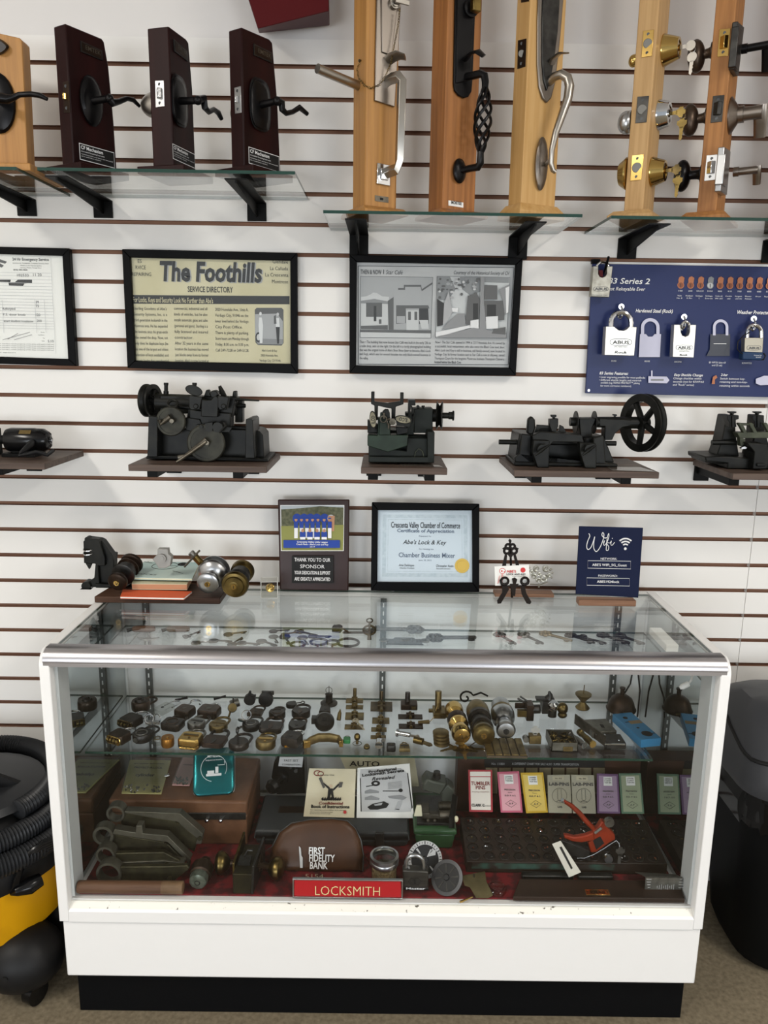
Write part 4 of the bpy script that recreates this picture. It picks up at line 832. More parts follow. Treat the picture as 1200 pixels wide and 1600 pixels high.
def ell_pts(cx, cy, a, b, rot, n=18): return [(cx+a*cos(2*pi*i/n)*cos(rot)-b*sin(2*pi*i/n)*sin(rot), cy+a*cos(2*pi*i/n)*sin(rot)+b*sin(2*pi*i/n)*cos(rot)) for i in range(n)]
ovalknob(ell_pts(256, 395, 82, 32, radians(84)), .020, radians(90), Yf-.05, 0)
ovalknob(ell_pts(540, 395, 80, 36, radians(10)), .020, radians(170), Yf-.05, 0)
part(t, 'knob_stem', zpp(zpp(G(), [(240, 440), (270, 440), (275, 500), (240, 500)], Yf-.035, .02), [(470, 400), (610, 420), (600, 460), (480, 450)], Yf-.045, .04), IRON)
part(t, 'key_blank', G().tor(W(*zc(355, 390), Yf-.042), .008, .002, Y_, 16, 6).tp([(*zc(360, 330), Yf-.042), (*zc(360, 385), Yf-.042)], 1.5).tor(W(*zc(412, 415), Yf-.045), .007, .002, V((.6, 1, 0)), 16, 6).tp([(*zc(405, 430), Yf-.044), (*zc(402, 480), Yf-.044)], 1.4).cp(*zc(440, 415), Yf-.05, 5, .02), IRONL)
part(t, 'cutter_guard', zpp(zpp(G(), [(590, 212), (655, 212), (655, 262), (615, 262), (600, 400), (585, 400)], -.165, .05), [(615, 255), (645, 300), (640, 420), (615, 440)], -.15, .01), IRON, bev=.001)
g = G(); c = W(*zc(880, 355), -.12); k = S(c); g.lathe([(.036, -.008), (.037, -.006), (.025, 0), (.037, .006), (.036, .008)], c, V((1, -.12, 0)), 30).cyl(c-X_*.03, c, .017, n=18)
g.cyl(c, c+X_*.024, .008, n=14).cyl(c+X_*.024, c+X_*.036, .010, n=14).cyl(c+X_*.034, c+X_*.038, .013, n=16); part(t, 'pulley', g, IRON)
part(t, 'oil_cup', G().tp([(*zc(727, 290), -.12), (*zc(727, 275), -.12), (*zc(727, 274), -.12), (*zc(727, 262), -.12)], [1.6, 1.6, 2.6, 2.6], 10).cp(*zc(680, 275), -.13, 2.4, .02), IRON)
part(t, 'casting_arch', G().tp([(*zc(645, 765), -.19), (*zc(655, 700), -.19), (*zc(685, 665), -.19), (*zc(720, 690), -.19), (*zc(740, 765), -.19)], .9, 6), OLIVE)
# paper label strip on that shelf and on the pulley machine's shelf
for px, lab in (([(625, 727), (692, 730), (686, 727), (624, 724.5)], 'small clear label strip on the shelf below the green key machine'), ([(955, 735), (1024, 737), (1000, 730), (948, 730)], 'small clear label strip on the shelf below the spoked pulley')):
    q = [Z(x, y, ZS+.0006) for x, y in px]; single('label_strip', lab, 'label', G().prism(q, V((0, 0, .0006))), mat('label film', '5A524B', .15), group='label strips on machine shelves')
# ---- pulley machine
t = thing('key_machine', 'black key machine with long shaft and big spoked pulley wheel', 'key machine', (wx(880, 725, -.12), -.12, ZS), group='antique key machines', zmin=ZS+.0006)
def zd(x, y): return (770+x/4.444, 610+y/4.444)
def dpp(g, pts, Y, dep): return g.pp([zd(*p) for p in pts], Y, dep)
g = G(); dpp(g, [(150, 470), (185, 440), (200, 300), (270, 310), (265, 480), (300, 520), (690, 530), (700, 330), (770, 310), (785, 500), (850, 505), (868, 535), (160, 525)], -.185, .02)
dpp(g, [(155, 480), (185, 300), (290, 305), (300, 530), (160, 520)], -.17, .12); dpp(g, [(640, 330), (770, 315), (845, 500), (640, 530)], -.16, .10); dpp(g, [(280, 330), (640, 330), (640, 530), (280, 530)], -.13, .08); dpp(g, [(150, 495), (868, 510), (868, 535), (150, 528)], -.19, .15)
part(t, 'base', g, IRON, bev=.003)
g = G(); dpp(g, [(275, 315), (330, 285), (620, 310), (640, 380), (600, 360), (420, 360), (380, 400), (280, 400)], -.20, .025); dpp(g, [(285, 345), (395, 350), (390, 540), (310, 540), (275, 430)], -.215, .03); dpp(g, [(605, 365), (720, 370), (720, 545), (640, 545), (605, 430)], -.215, .03); part(t, 'carriage', g, IRON, bev=.002)
g = G()
for x in (345, 672): g.cp(*zd(x, 410), -.235, 7.5, .03, 18); g.tp([(*zd(x-50, 450), -.236), (*zd(x-10, 420), -.24), (*zd(x+45, 380), -.236)], [1.5, 3, 1.5], 8)
part(t, 'clamp_screw', g, IRON)
g = G(); dpp(g, [(290, 290), (310, 240), (395, 245), (410, 285), (460, 285), (470, 240), (490, 250), (510, 290), (600, 300), (600, 315), (290, 305)], -.17, .015); dpp(g, [(330, 262), (390, 262), (395, 285), (325, 285)], -.172, .0); part(t, 'frame_lattice', g, IRON, bev=.001)
part(t, 'guide_plate', dpp(G(), [(238, 290), (245, 200), (272, 178), (295, 205), (298, 260), (280, 310), (245, 305)], -.19, .02), IRON, bev=.004)
part(t, 'adjusting_screw', dpp(dpp(dpp(G(), [(405, 170), (443, 170), (443, 182), (430, 192), (420, 192), (405, 182)], -.18, .012), [(395, 200), (455, 195), (455, 250), (440, 285), (410, 285), (395, 240)], -.185, .02), [(418, 190), (434, 190), (434, 200), (418, 200)], -.178, .01), IRON, bev=.001)
part(t, 'slide_rod', G().tp([(*zd(42, 358), -.15), (*zd(855, 368), -.15)], 4, 14), IRON)
sh0, sh1 = W(*zd(535, 217), -.12), W(*zd(1070, 225), -.12)
g = G().cyl(sh0, sh0+X_*.028, .0115, n=16).cyl(sh0, sh1, .009, n=16).cyl(W(*zd(720, 220), -.12), W(*zd(1000, 225), -.12), .014, .016, 18)
for x in (582, 710): 
    c = W(*zd(x, 222), -.12); g.lathe([(.030, -.004), (.030, -.002), (.012, .003)], c, X_, 28)
part(t, 'cutter_shaft', g, IRON)
g = G(); dpp(g, [(600, 195), (720, 195), (690, 260), (690, 330), (610, 330)], -.14, .05); dpp(g, [(740, 195), (850, 200), (960, 205), (960, 245), (900, 258), (850, 300), (830, 345), (775, 345), (780, 250), (740, 250)], -.135, .035); part(t, 'bearing_bracket', g, IRON, bev=.002)
part(t, 'oil_cup', dpp(dpp(G(), [(838, 165), (862, 167), (862, 178), (838, 176)], -.125, .01), [(845, 176), (855, 176), (855, 195), (845, 195)], -.124, .008), IRON)
c = W(*zd(1040, 226), -.12); g = G(); gearwheel(g, c, V((1, .45, 0)), .076, .022, 5, .22); part(t, 'pulley_wheel', g, IRON)
# ---- olive two-post machine, right edge
t = thing('key_machine', 'olive and black key machine with two screw-topped posts at the right edge', 'key machine', (wx(1170, 730, -.12), -.12, ZS), group='antique key machines', zmin=ZS+.0006)
def zq(x, y): return (1080+x/10, 620+y/10)
def qpp(g, pts, Y, dep): return g.pp([zq(*p) for p in pts], Y, dep)
g = G(); qpp(g, [(560, 290), (690, 290), (700, 560), (760, 980), (380, 980), (480, 690)], -.15, .06); qpp(g, [(220, 935), (580, 930), (900, 960), (1700, 960), (1700, 1130), (560, 1130), (570, 1040), (230, 1010)], -.19, .12)
qpp(g, [(1010, 290), (1140, 290), (1160, 560), (1300, 980), (900, 980), (980, 640)], -.13, .05); qpp(g, [(230, 930), (600, 950), (600, 1060), (225, 1030)], -.17, .10)
part(t, 'base', g, IRON, bev=.003)
for x in (650, 1045): 
    part(t, 'post_screw', qpp(qpp(qpp(G(), [(x-55, 232), (x+60, 232), (x+60, 250), (x+20, 262), (x+10, 290), (x-10, 290), (x-15, 262), (x-55, 250)], -.17, .014), [(x-85, 290), (x+95, 290), (x+95, 350), (x+50, 360), (x+50, 400), (x+60, 470), (x-50, 480), (x-50, 400), (x-85, 350)], -.175, .03), [(x-10, 300), (x+30, 300), (x+30, 480), (x-10, 480)], -.18, .01), IRON, bev=.001)
part(t, 'slide_rod', G().tp([(*zq(320, 715), -.16), (*zq(700, 712), -.16)], 3.8, 14), IRON)
g = G()
qpp(g, [(720, 560), (1230, 550), (1700, 560), (1700, 650), (760, 650)], -.19, .03)
for a in ((740, 420), (900, 420), (1130, 420)): qpp(g, [(a[0], 410), (a[0]+60, 410), (a[0]+160, 600), (a[0]+95, 600)], -.19, .014)
qpp(g, [(730, 410), (980, 420), (980, 450), (745, 450)], -.188, .012); qpp(g, [(760, 640), (850, 660), (840, 740), (790, 780), (770, 760)], -.19, .02)
part(t, 'carriage', g, OLIVE, bev=.0015)
part(t, 'vise', qpp(qpp(G(), [(880, 720), (1190, 740), (1230, 1000), (1180, 1130), (960, 1130), (990, 860), (900, 760)], -.215, .06), [(1030, 1040), (1160, 1040), (1160, 1090), (1030, 1090)], -.22, .02), IRON, bev=.002)
part(t, 'bright_edge', qpp(G(), [(780, 800), (835, 775), (875, 795), (850, 812), (790, 815)], -.195, .01), SATIN)
# ================================================================== glass display case
XL, XR, YF, YB, ZT = -.754, .780, -.546, -.045, .967
TH = .024
t = CASE = thing('display_case', 'white wooden display counter with glass top and front on a black plinth', 'display case', ((XL+XR)/2, (YF+YB)/2, 0))
def side(x):
    r = .038; pts = [V((x, YB, .285)), V((x, YF-.006, .285)), V((x, YF-.006, ZT-r))]+[V((x, YF-.006+r-r*cos(a*pi/16), ZT-r+r*sin(a*pi/16))) for a in range(1, 9)]+[V((x, YB, ZT))]
    return G().prism(pts, (TH, 0, 0))
part(t, 'side_panel', side(XL), PAINT, bev=.002); part(t, 'side_panel', side(XR-TH), PAINT, bev=.002)
part(t, 'sill', G().prism([(XL+TH, YF+.012, .328), (XL+TH, YF-.006, .312), (XL+TH, YF-.006, .285), (XL+TH, YF+.03, .285), (XL+TH, YF+.03, .328)], (XR-XL-2*TH, 0, 0)), PAINT)
part(t, 'sill_edge', G().prism([(XL+TH, YF+.0118, .3286), (XL+TH, YF-.001, .3172), (XL+TH, YF+.001, .3172), (XL+TH, YF+.0135, .3286)], (XR-XL-2*TH, 0, 0)), PAINTCHIP)
part(t, 'skirt', G().box(((XL+XR)/2+.002, (YF+YB)/2, (.285+.128)/2), (XR-XL-.006, YB-YF, .285-.128)), PAINT, bev=.004)
part(t, 'plinth', G().box(((XL+XR)/2+.002, (YF+YB)/2+.012, .064), (XR-XL-.030, YB-YF-.035, .128)), BASEBLK, bev=.002)
XI0, XI1 = XL+TH, XR-TH
prof = [(-.508, .9695), (-.530, .9695), (-.541, .966), (-.549, .959), (-.5535, .949), (-.5535, .943), (-.5515, .941), (-.5515, .932), (-.545, .931), (-.540, .936), (-.530, .955), (-.508, .958)]
part(t, 'trim_rail', G().prism([(XL+.010, y, z) for y, z in prof], (XR-XL-.020, 0, 0)), ALU)
part(t, 'back_rail', G().box(((XI0+XI1)/2, -.058, .956), (XI1-XI0, .026, .02)), PAINT, bev=.002)
def pane(x0, x1, y0, y1, z0, z1):
    g = G().box(((x0+x1)/2, (y0+y1)/2, (z0+z1)/2), (x1-x0, y1-y0, z1-z0)); return g
g = pane(XI0+.001, XI1-.001, -.510, -.072, .9605, .9665); g.m = [0, 0, 1, 1, 1, 1]; part(t, 'glass_top', g, [GLASS, GEDGE], smooth=0)
g = pane(XI0+.004, XI1-.004, -.5365, -.5315, .3285, .945); part(t, 'glass_front', g, GLASSF, smooth=0)
part(t, 'back_panel', G().box(((XI0+.01)/2, -.066, .645), (.01-XI0, .006, .61)).box(((XI1+.01)/2, -.072, .645), (XI1-.01, .006, .61)), BACKP)
part(t, 'deck', G().box(((XI0+XI1)/2, -.30, .324), (XI1-XI0, .46, .014)), PAINT)
for x, s in ((XI0+.0015, 1), (XI1-.0015, -1)):
    part(t, 'mirror', G().box((x, -.278, .645), (.003, .385, .62)), MIRROR)
    part(t, 'channel', G().box((x+s*.002, -.500, .635), (.007, .055, .60)).box((x+s*.002, -.081, .645), (.008, .010, .61)), mat('grey white strip', 'C9CCCC', .4))
for px, z0 in ((235, .35), (597, .35), (955, .35)):
    x = W(px, 1095, -.083).x; g = G().box((x, -.082, .645), (.017, .010, .60)); g.mat(1)
    for i in range(24): g.box((x, -.0872, .365+i*.0245), (.0035, .001, .012))
    part(t, 'standard', g, [STEELDK, BACKP])
part(t, 'glass_clip', G().tube([V((-.012, -.078, .972)), V((.032, -.078, .972))], .0035, 10).ell((-.014, -.078, .972), .006).ell((.034, -.078, .972), .006), SATIN)
# shelves inside the case
MZ, UZ, DZ = .653, .868, .337
def case_shelf(z, x0, x1, y0, y1, label):
    th = thing('glass_shelf', label, 'shelf', ((x0+x1)/2, (y0+y1)/2, z-.006), group='glass shelves in the display case')
    g = pane(x0, x1, y0, y1, z-.006, z); g.m = [0, 0, 1, 1, 1, 1]; part(th, 'glass_pane', g, [GLASS, GEDGE], smooth=0)
    for px in (235, 597, 955):
        x = W(px, 1095, -.083).x; part(th, 'support_arm', G().prism([(x-.0015, -.0905, z-.0065), (x-.0015, y0+.01, z-.0065), (x-.0015, y0+.01, z-.014), (x-.0015, -.0905, z-.04)], (.003, 0, 0)), SATIN)
case_shelf(MZ, XI0+.009, Z(1020, 1186, MZ).x, -.417, -.100, 'clear glass middle shelf in the display case loaded with old padlocks and knobs')
case_shelf(UZ, XI0+.02, XI1-.02, -.365, -.110, 'clear glass upper shelf in the display case holding rows of antique keys')
single('lining_cloth', 'red leaf patterned cloth lining the bottom of the display case', 'cloth', G().box(((XI0+XI1)/2, -.3065, .3343), (XI1-XI0-.026, .42, .004)), REDCLOTH)
single('cable', 'black cables hanging at the right back corner inside the display case', 'cable', G().tube([W(990, 1040, -.105), W(985, 1068, -.11), W(972, 1090, -.105), W(966, 1120, -.105)], .0025, 8).tube([W(996, 1040, -.11), W(1000, 1080, -.11), W(996, 1120, -.105)], .0025, 8), RUBBER)
t = thing('light_cable', 'white cable and plug of a strip light under the right end of the glass top', 'cable', W(1085, 1062, -.42))
part(t, 'plug', G().tube([W(1062, 1075, -.44), W(1066, 1073, -.44), W(1076, 1068, -.44)], [.004, .007, .007], 10), PAPER); part(t, 'cord', G().tube([W(1076, 1068, -.44), W(1080, 1063, -.44), W(1082, 1056, -.43), W(1074, 1050, -.42), W(1062, 1046, -.40)], .0028, 8), mat('clear cord', 'D6D6D2', .3))
part(t, 'light_bar', G().box((XI1-.06, -.36, .943), (.03, .12, .018)), PAPER, bev=.002)
# ------------------------------------------------------------------ things standing on the glass top
CT = .967
def book(name, label, px, z, th, mc, mpage, cat='book', group=None):
    q = [Z(x, y, z+th) for x, y in px]; t_ = thing(name, label, cat, sum(q, V((0, 0, 0)))/4-V((0, 0, th)), group=group)
    if mpage: 
        part(t_, 'pages', G().prism([p-V((0, 0, .0012)) for p in q], (0, 0, -th+.0024)), mpage)
        part(t_, 'cover', G().prism(q, (0, 0, -.0012)).prism([p-V((0, 0, th-.0012)) for p in q], (0, 0, -.0012)), mc)
    else: part(t_, 'cover', G().prism(q, (0, 0, -th)), mc, bev=.0008)
    return t_, q
# walnut board with its group
q = [Z(x, y, CT+.018) for x, y in ((155, 926), (330, 922), (344, 936), (143, 938))]
zb = CT+.0005
pts = [V((-.752, -.215, zb)), V((-.422, -.215, zb)), V((-.42, -.09, zb)), V((-.735, -.09, zb))]
single('wood_board', 'rough walnut board under the booklets and knobs at the left of the counter top', 'board', G().prism(pts, (0, 0, .017)), WALN, bev=.002)
BZ = zb+.0175
# black hinge-like iron machine arm
t = thing('casting_arm', 'black cast iron machine arm with steel rings left of the booklets', 'machine part', V((-.70, -.12, BZ)), zmin=BZ+.0005)
Y = -.14
g = G().pp([(130, 846), (136, 841), (143, 842), (154, 843), (164, 873), (164, 884), (153, 884), (156, 920), (135, 936), (127, 932), (128, 916), (140, 908), (147, 903), (149, 881), (131, 880)], Y, .03)
g.pp([(154, 843), (160, 846), (176, 868), (178, 878), (178, 908), (168, 924), (152, 924), (150, 880), (163, 884)], Y+.012, .03)
g.pp([(165, 866), (177, 868), (175, 885), (168, 912), (160, 912)], Y+.03, .04); g.pp([(148, 912), (200, 916), (195, 926), (150, 926)], Y-.005, .05); g.pp([(133, 880), (143, 881), (139, 890)], Y, .012)
part(t, 'casting', g, IRON, bev=.003)
part(t, 'steel_ring', G().tor(W(138, 858, Y), .012, .0022, V((0, -.2, 1)), 24, 8), CHROME); part(t, 'steel_ring', G().tor(W(138, 864, Y), .012, .0022, V((0, -.2, 1)), 24, 8), CHROME)
part(t, 'feet', G().pp([(128, 926), (140, 924), (143, 938), (126, 939)], Y-.02, .02).cp(134, 916, Y-.01, 7, .03, 16), IRON, bev=.002)
part(t, 'screw_top', G().cp(136, 843, Y, 4, .02, 14), IRON)
# booklets
t, q = book('booklet', 'orange booklet lowest in the stack on the walnut board', [(192, 921), (300, 924), (287, 934), (188, 932)], BZ, .006, mat('orange cover', 'D6603A', .6), PAPER, 'booklet', 'stacked booklets'); 
t, q = book('booklet', 'salmon-edged thick book in the middle of the stack on the walnut board', [(212, 880), (310, 880), (292, 913), (206, 912)], BZ+.008, .016, CREAM, mat('salmon page edges', 'BC8B6A', .7), 'book', 'stacked booklets')
t, q = book('booklet', 'pale blue booklet with drawn padlock cover on top of the stack', [(236, 865), (318, 867), (300, 904), (203, 902)], BZ+.030, .006, mat('pale blue cover', 'A9C4C4', .6, col2='C0CFC6', scale=5), CREAM, 'booklet', 'stacked booklets')
zt = BZ+.0361
g = G(); cpt = Z(258, 884, zt); g.tor(cpt, .036, .0009, Z_, 32, 5, 1.0); g.box(cpt+V((.022, .0, .0003)), (.022, .002, .0008)).box(cpt+V((-.004, .006, .0003)), (.003, .03, .0008), Matrix.Rotation(.3, 3, 'Z')); 
for a, b in (((214, 890), (222, 889)), ((270, 892), (286, 896)), ((226, 872), (232, 878)), ((226, 878), (238, 880))): g.tube([Z(*a, zt), Z(*b, zt)], .0008, 5)
g.tor(Z(286, 882, zt), .012, .003, Z_, 20, 5).cyl(Z(286, 882, zt), Z(286, 882, zt)+V((0, 0, .0006)), .007)
g.text('AUTO', Z(247, 872, zt), X_, Y_, .011, .05).text('SEAL', Z(252, 877, zt), X_, Y_, .011, .05).text('LOCKS', Z(214, 897, zt), V((.97, -.2, 0)), V((.2, .97, 0)), .011, .055)
part(t, 'print', g, INK, smooth=0)
# small lock parts on the booklets
t = thing('lock_cylinder', 'small grey die-cast lock cylinder on the pale blue booklet', 'lock part', Z(253, 886, zt))
o = Z(253, 887, zt); ZC = mat('grey zinc', '8F8D88', .45, .6)
g = G().pp([(246, 858), (262, 858), (263, 866), (268, 870), (266, 884), (258, 888), (248, 888), (243, 880), (238, 874), (246, 866)], -.165, .02); part(t, 'body', g, ZC, bev=.001); part(t, 'barrel', G().cp(252, 873, -.172, 7, .01, 18).cp(252, 873, -.174, 4, .004, 16), ZC)
t = thing('lock_tool', 'brass and steel plug follower rods standing on the pale blue booklet', 'tool', Z(300, 893, zt))
part(t, 'brass_tube', G().tube([W(322, 888, -.15), W(303, 868, -.16)], .010, 14), OBRASS); part(t, 'rod', G().tube([W(288, 886, -.17), W(299, 874, -.17), W(312, 860, -.17)], [.0025, .0028, .0028], 8), IRONL); part(t, 'rod_end', G().tube([W(303, 868, -.162), W(298, 863, -.164)], .009, 12), PEWTER)
# knobs on the counter
def knob_axis(name, label, segs, pf, pb, mats, cat='door knob', group=None, key=True, n=28):
    """turned door knob set: axis from front point pf to back point pb; segs: list of (partname, [(r, f)], material); f along axis 0..1"""
    pf, pb = V(pf), V(pb); ax = (pb-pf); L_ = ax.length; ax.normalize()
    rmax = max(r for _, pr, _ in segs for r, f in pr)
    t_ = thing(name, label, cat, (pf+pb)/2-V((0, 0, rmax)), group=group)
    for nm, pr, m in segs: part(t_, nm, G().lathe([(r, f*L_) for r, f in pr], pf, ax, n), m)
    if key:
        r0 = segs[0][1][0][0]
        kw = part(t_, 'keyway', G().cyl(pf-ax*.0025, pf+ax*.004, .0075, n=16), BRASS if key is True else key)
        u = ax.cross(Z_).normalized(); w_ = u.cross(ax)
        part(kw, 'key_slot', G().prism([pf-ax*.0024+u*a+w_*b for a, b in ((-.0008, -.004), (.0008, -.004), (.0008, .004), (-.0008, .004))], -ax*.0006), INK)
    return t_
def knob_prof(r, back=.55): return [(r*.35, .0), (r*.8, .004), (r*.97, .03), (r, .08), (r*.96, .14), (r*.7, .22), (r*.42, .28), (r*.40, .36)]
pf, pb = W(182, 911, -.21), W(207, 879, -.11); 
knob_axis('door_knob_set', 'dark bronze knob set with brown front knob, between the iron arm and the booklets', [('knob', knob_prof(.026), BRONZE), ('rose', [(.026, .38), (.031, .40), (.031, .44), (.026, .46), (.026, .62)], GUN), ('collar', [(.022, .62), (.022, .7)], SATIN), ('rear_rose', [(.030, .7), (.030, .74), (.02, .78)], BRONZE), ('rear_knob', [(.014, .78), (.014, .84), (.03, .9), (.031, .97), (.022, 1.0), (.005, 1.01)], BRONZE)], pf, pb, None)
pf, pb = W(324, 913, -.23), W(340, 882, -.12)
knob_axis('door_knob_set', 'satin chrome knob set beside the booklets on the counter', [('knob', knob_prof(.029), SATIN), ('rose', [(.02, .34), (.038, .44), (.042, .50), (.042, .52), (.03, .54)], SATIN), ('chassis', [(.027, .54), (.027, .74)], CHROME), ('rear_rose', [(.04, .74), (.04, .77), (.02, .82)], SATIN), ('rear_knob', [(.014, .82), (.026, .88), (.028, .95), (.02, 1.0), (.004, 1.01)], SATIN)], pf, pb, None)
pf, pb = W(365, 917, -.24), W(381, 889, -.12)
knob_axis('door_knob_set', 'old brass knob set at the right end of the walnut board', [('knob', [(.010, 0), (.013, .005), (.013, .02), (.024, .025), (.026, .06), (.033, .07), (.036, .11), (.036, .17), (.028, .24), (.02, .32)], OBRASS), ('rose', [(.026, .32), (.03, .38), (.03, .43), (.026, .47), (.026, .7)], GUN), ('rear_knob', [(.026, .7), (.031, .76), (.032, .9), (.026, .98), (.01, 1.0)], OBRASS)], pf, pb, None)
# acrylic cube with clock movement
c = Z(420, 933, CT); t = thing('acrylic_cube', 'small clear acrylic cube with a gold piece inside, left of the sponsor plaque', 'paperweight', c)
s_ = 26*S(c); part(t, 'cube', G().box(c+V((0, .012, s_/2+.0006)), (s_*.98, s_*.98, s_), Matrix.Rotation(.12, 3, 'Z')), CLEARP, bev=.001)
R3 = Matrix.Rotation(.12, 3, 'Z'); cc = [c+V((0, .012, s_/2+.0006))+R3 @ V((sx*s_*.49, sy*s_*.49, sz*s_*.5)) for sx, sy, sz in ((-1, -1, -1), (1, -1, -1), (1, 1, -1), (-1, 1, -1), (-1, -1, 1), (1, -1, 1), (1, 1, 1), (-1, 1, 1))]; g = G()
for i, j in ((4, 5), (5, 6), (6, 7), (7, 4), (0, 4), (1, 5), (2, 6), (3, 7), (0, 1)): g.tube([cc[i], cc[j]], .0006, 5)
part(t, 'painted_edge_glints', g, PAPER)  # white tubes paint in the glint along the clear cube's edges
o = c+V((.002, .012, s_*.5)); part(t, 'gold_piece', G().lathe([(.006, -.004), (.012, -.003), (.012, .003), (.006, .004)], o, V((.3, -1, .25)), 20).tor(o+V((.003, -.004, .004)), .008, .002, V((.3, -1, .25)), 16, 6), BRASS)
# sponsor plaque
Y = -.085
t = thing('plaque', 'dark walnut sponsor plaque with a team photograph and engraved black plate', 'plaque', (W(490, 918, Y).x, Y, CT), zmin=CT+.0005)
zb_ = CT+.001; TL, TR, BR, BL = W(434, 780.5, Y+.035), W(546, 780.5, Y+.035), W(544.5, 918, Y), W(437, 917, Y)
BR.z = BL.z = zb_
def tilt_face(TL, TR, BR, BL):
    u = (BR-BL).normalized(); v = ((TL-BL)-u*(TL-BL).dot(u)).normalized(); return u, v, u.cross(v)
u, v, n = tilt_face(TL, TR, BR, BL)
brd = part(t, 'board', G().prism([TL, TR, BR, BL], -n*.012), WALNP, bev=.003)
class Tilt:
    def __init__(s, o, n): s.o, s.n, s.g, s.mats, s.k = V(o), V(n), G(), [], 0
    def at(s, x, y, off=0.0): return WP(x, y, s.o+s.n*off, s.n)
    def p(s, px, m, base=.0008):
        if m not in s.mats: s.mats.append(m)
        s.k += 1; s.g.mat(s.mats.index(m)); pts = [s.at(x, y, base+.00012*s.k) for x, y in px]
        s.g.face(pts if (pts[1]-pts[0]).cross(pts[2]-pts[0]).dot(s.n) > 0 else pts[::-1]); return s
    def r(s, x0, y0, x1, y1, m): return s.p([(x0, y0), (x1, y0), (x1, y1), (x0, y1)], m)
    def e(s, x, y, rx, ry, m, n=14): return s.p([(x+rx*cos(2*pi*i/n), y+ry*sin(2*pi*i/n)) for i in range(n)], m)
    def ln(s, x0, y0, x1, y1, w, m):
        L_ = math.hypot(x1-x0, y1-y0); nx, ny = -(y1-y0)/L_*w/2, (x1-x0)/L_*w/2
        return s.p([(x0+nx, y0+ny), (x1+nx, y1+ny), (x1-nx, y1-ny), (x0-nx, y0-ny)], m)
    def out(s, root, nm): return part(root, nm, s.g, s.mats, smooth=0)
    def letters(s, root, lines, m, off=.002, u=X_, name='lettering'):
        g = G(); u = (V(u)-s.n*V(u).dot(s.n)).normalized(); v = s.n.cross(u)
        for l in lines:
            st, x, y, h = l[:4]; w = l[4] if len(l) > 4 else None; al = l[5] if len(l) > 5 else 'l'
            p = s.at(x, y, off); k = S(p); f = max(.25, abs(v.dot(UP)))
            g.text(st, p, u, v, h*k/f, w*k if w else None, al, l[6] if len(l) > 6 else 0, l[7] if len(l) > 7 else 0, 0)
        return part(root, name, g, m, smooth=0)
BLUEP = mat('royal blue print', '1E3F96', .5); GRASS = mat('grass print', '8A8C4E', .6); HILL = mat('hill print', '4A4F3A', .6, col2='6A6A52', scale=120); SKYP = mat('pale sky print', 'AEB6BC', .6); SKIN = mat('skin print', 'B98A6C', .6)
T = Tilt(BL, n); T.p([(438, 789), (538, 789), (537, 861), (439, 861)], WINK); T.p([(439, 790), (537, 790), (536, 860), (440, 860)], HILL).p([(439, 790), (537, 790), (537, 793), (500, 791), (470, 794), (439, 796)], SKYP).p([(439, 822), (537, 820), (536, 860), (440, 860)], GRASS)
for x in (464, 475, 485, 495, 507): T.e(x, 810, 7, 7.5, BLUEP)
T.e(517, 810, 5.5, 6, PAPERG).p([(512, 806), (523, 806), (522, 830), (514, 830)], SKIN)
for i in range(7):
    x = 462.5+i*8.6-(0 if i < 5 else -1); T.r(x-3.2, 815, x+3.2, 826, BLUEP).r(x-2.8, 825, x+2.8, 841, WINK).e(x, 812, 2.2, 2.8, SKIN).p([(x-2.4, 811), (x+2.4, 811), (x+1.8, 809), (x-1.8, 809)], BLUEP)
for i in range(4):
    x = 473+i*11.2; T.r(x-4.5, 831, x+4.5, 840, BLUEP).r(x-4, 839, x+4, 843, WINK).e(x, 829, 2.2, 2.8, SKIN)
T.r(443, 844, 531, 856, BLUEP); T.p([(456, 868.5), (521, 868.5), (521, 911), (456, 911)], INK)
T.out(brd, 'photograph')
T.letters(brd, [('Crescenta Valley Little League', 488, 848, 2.6, 48, 'c', .02), ('Coach Pitch - Abe\'s Lock and Key', 488, 851.8, 2.6, 50, 'c', .02), ('2019', 488, 855.4, 2.4, 8, 'c'), ('THANK YOU TO OUR', 488, 877.5, 6, 56, 'c', .006), ('SPONSOR', 488, 888, 6, 38, 'c', -.004), ('YOUR DEDICATION & SUPPORT', 488, 897.5, 5.6, 56, 'c', .015), ('ARE GREATLY APPRECIATED', 488, 907.5, 5.6, 56, 'c', .015)], WINK, .0085)
# certificate frame
Y = -.085
t = thing('certificate_frame', 'black framed chamber certificate with gold seal standing on the counter', 'framed certificate', (W(663, 921, Y).x, Y, CT), zmin=CT+.0005)
o4 = [W(581, 787, Y+.04), W(748.5, 788, Y+.04), W(748.5, 922, Y), W(579.5, 920.5, Y)]; o4[2].z = o4[3].z = CT+.001; o4[1].z = o4[0].z = (o4[0].z+o4[1].z)/2
u, v, n = tilt_face(*o4); T = Tilt(o4[3], n)
for p in o4: p.z += .003
o_ = [(581, 787), (748.5, 788.5), (748.5, 922), (579.5, 920)]; i_ = [(590.5, 797), (737.5, 797.5), (738, 910), (589.5, 909)]
g = G(); ops = [o4[0], o4[1], o4[2], o4[3]]; ips = [T.at(*p) for p in i_]
for i in range(4): j = (i+1) % 4; g.prism([ops[i]+n*.008, ops[j]+n*.008, ips[j]+n*.008, ips[i]+n*.008], -n*.018)
part(t, 'frame', g, BLKF, bev=.002)
CERT = mat('pale blue certificate', 'C9D5DF', .55); CERT2 = mat('certificate border', 'B2C1CB', .55, col2='C6D2DA', scale=90)
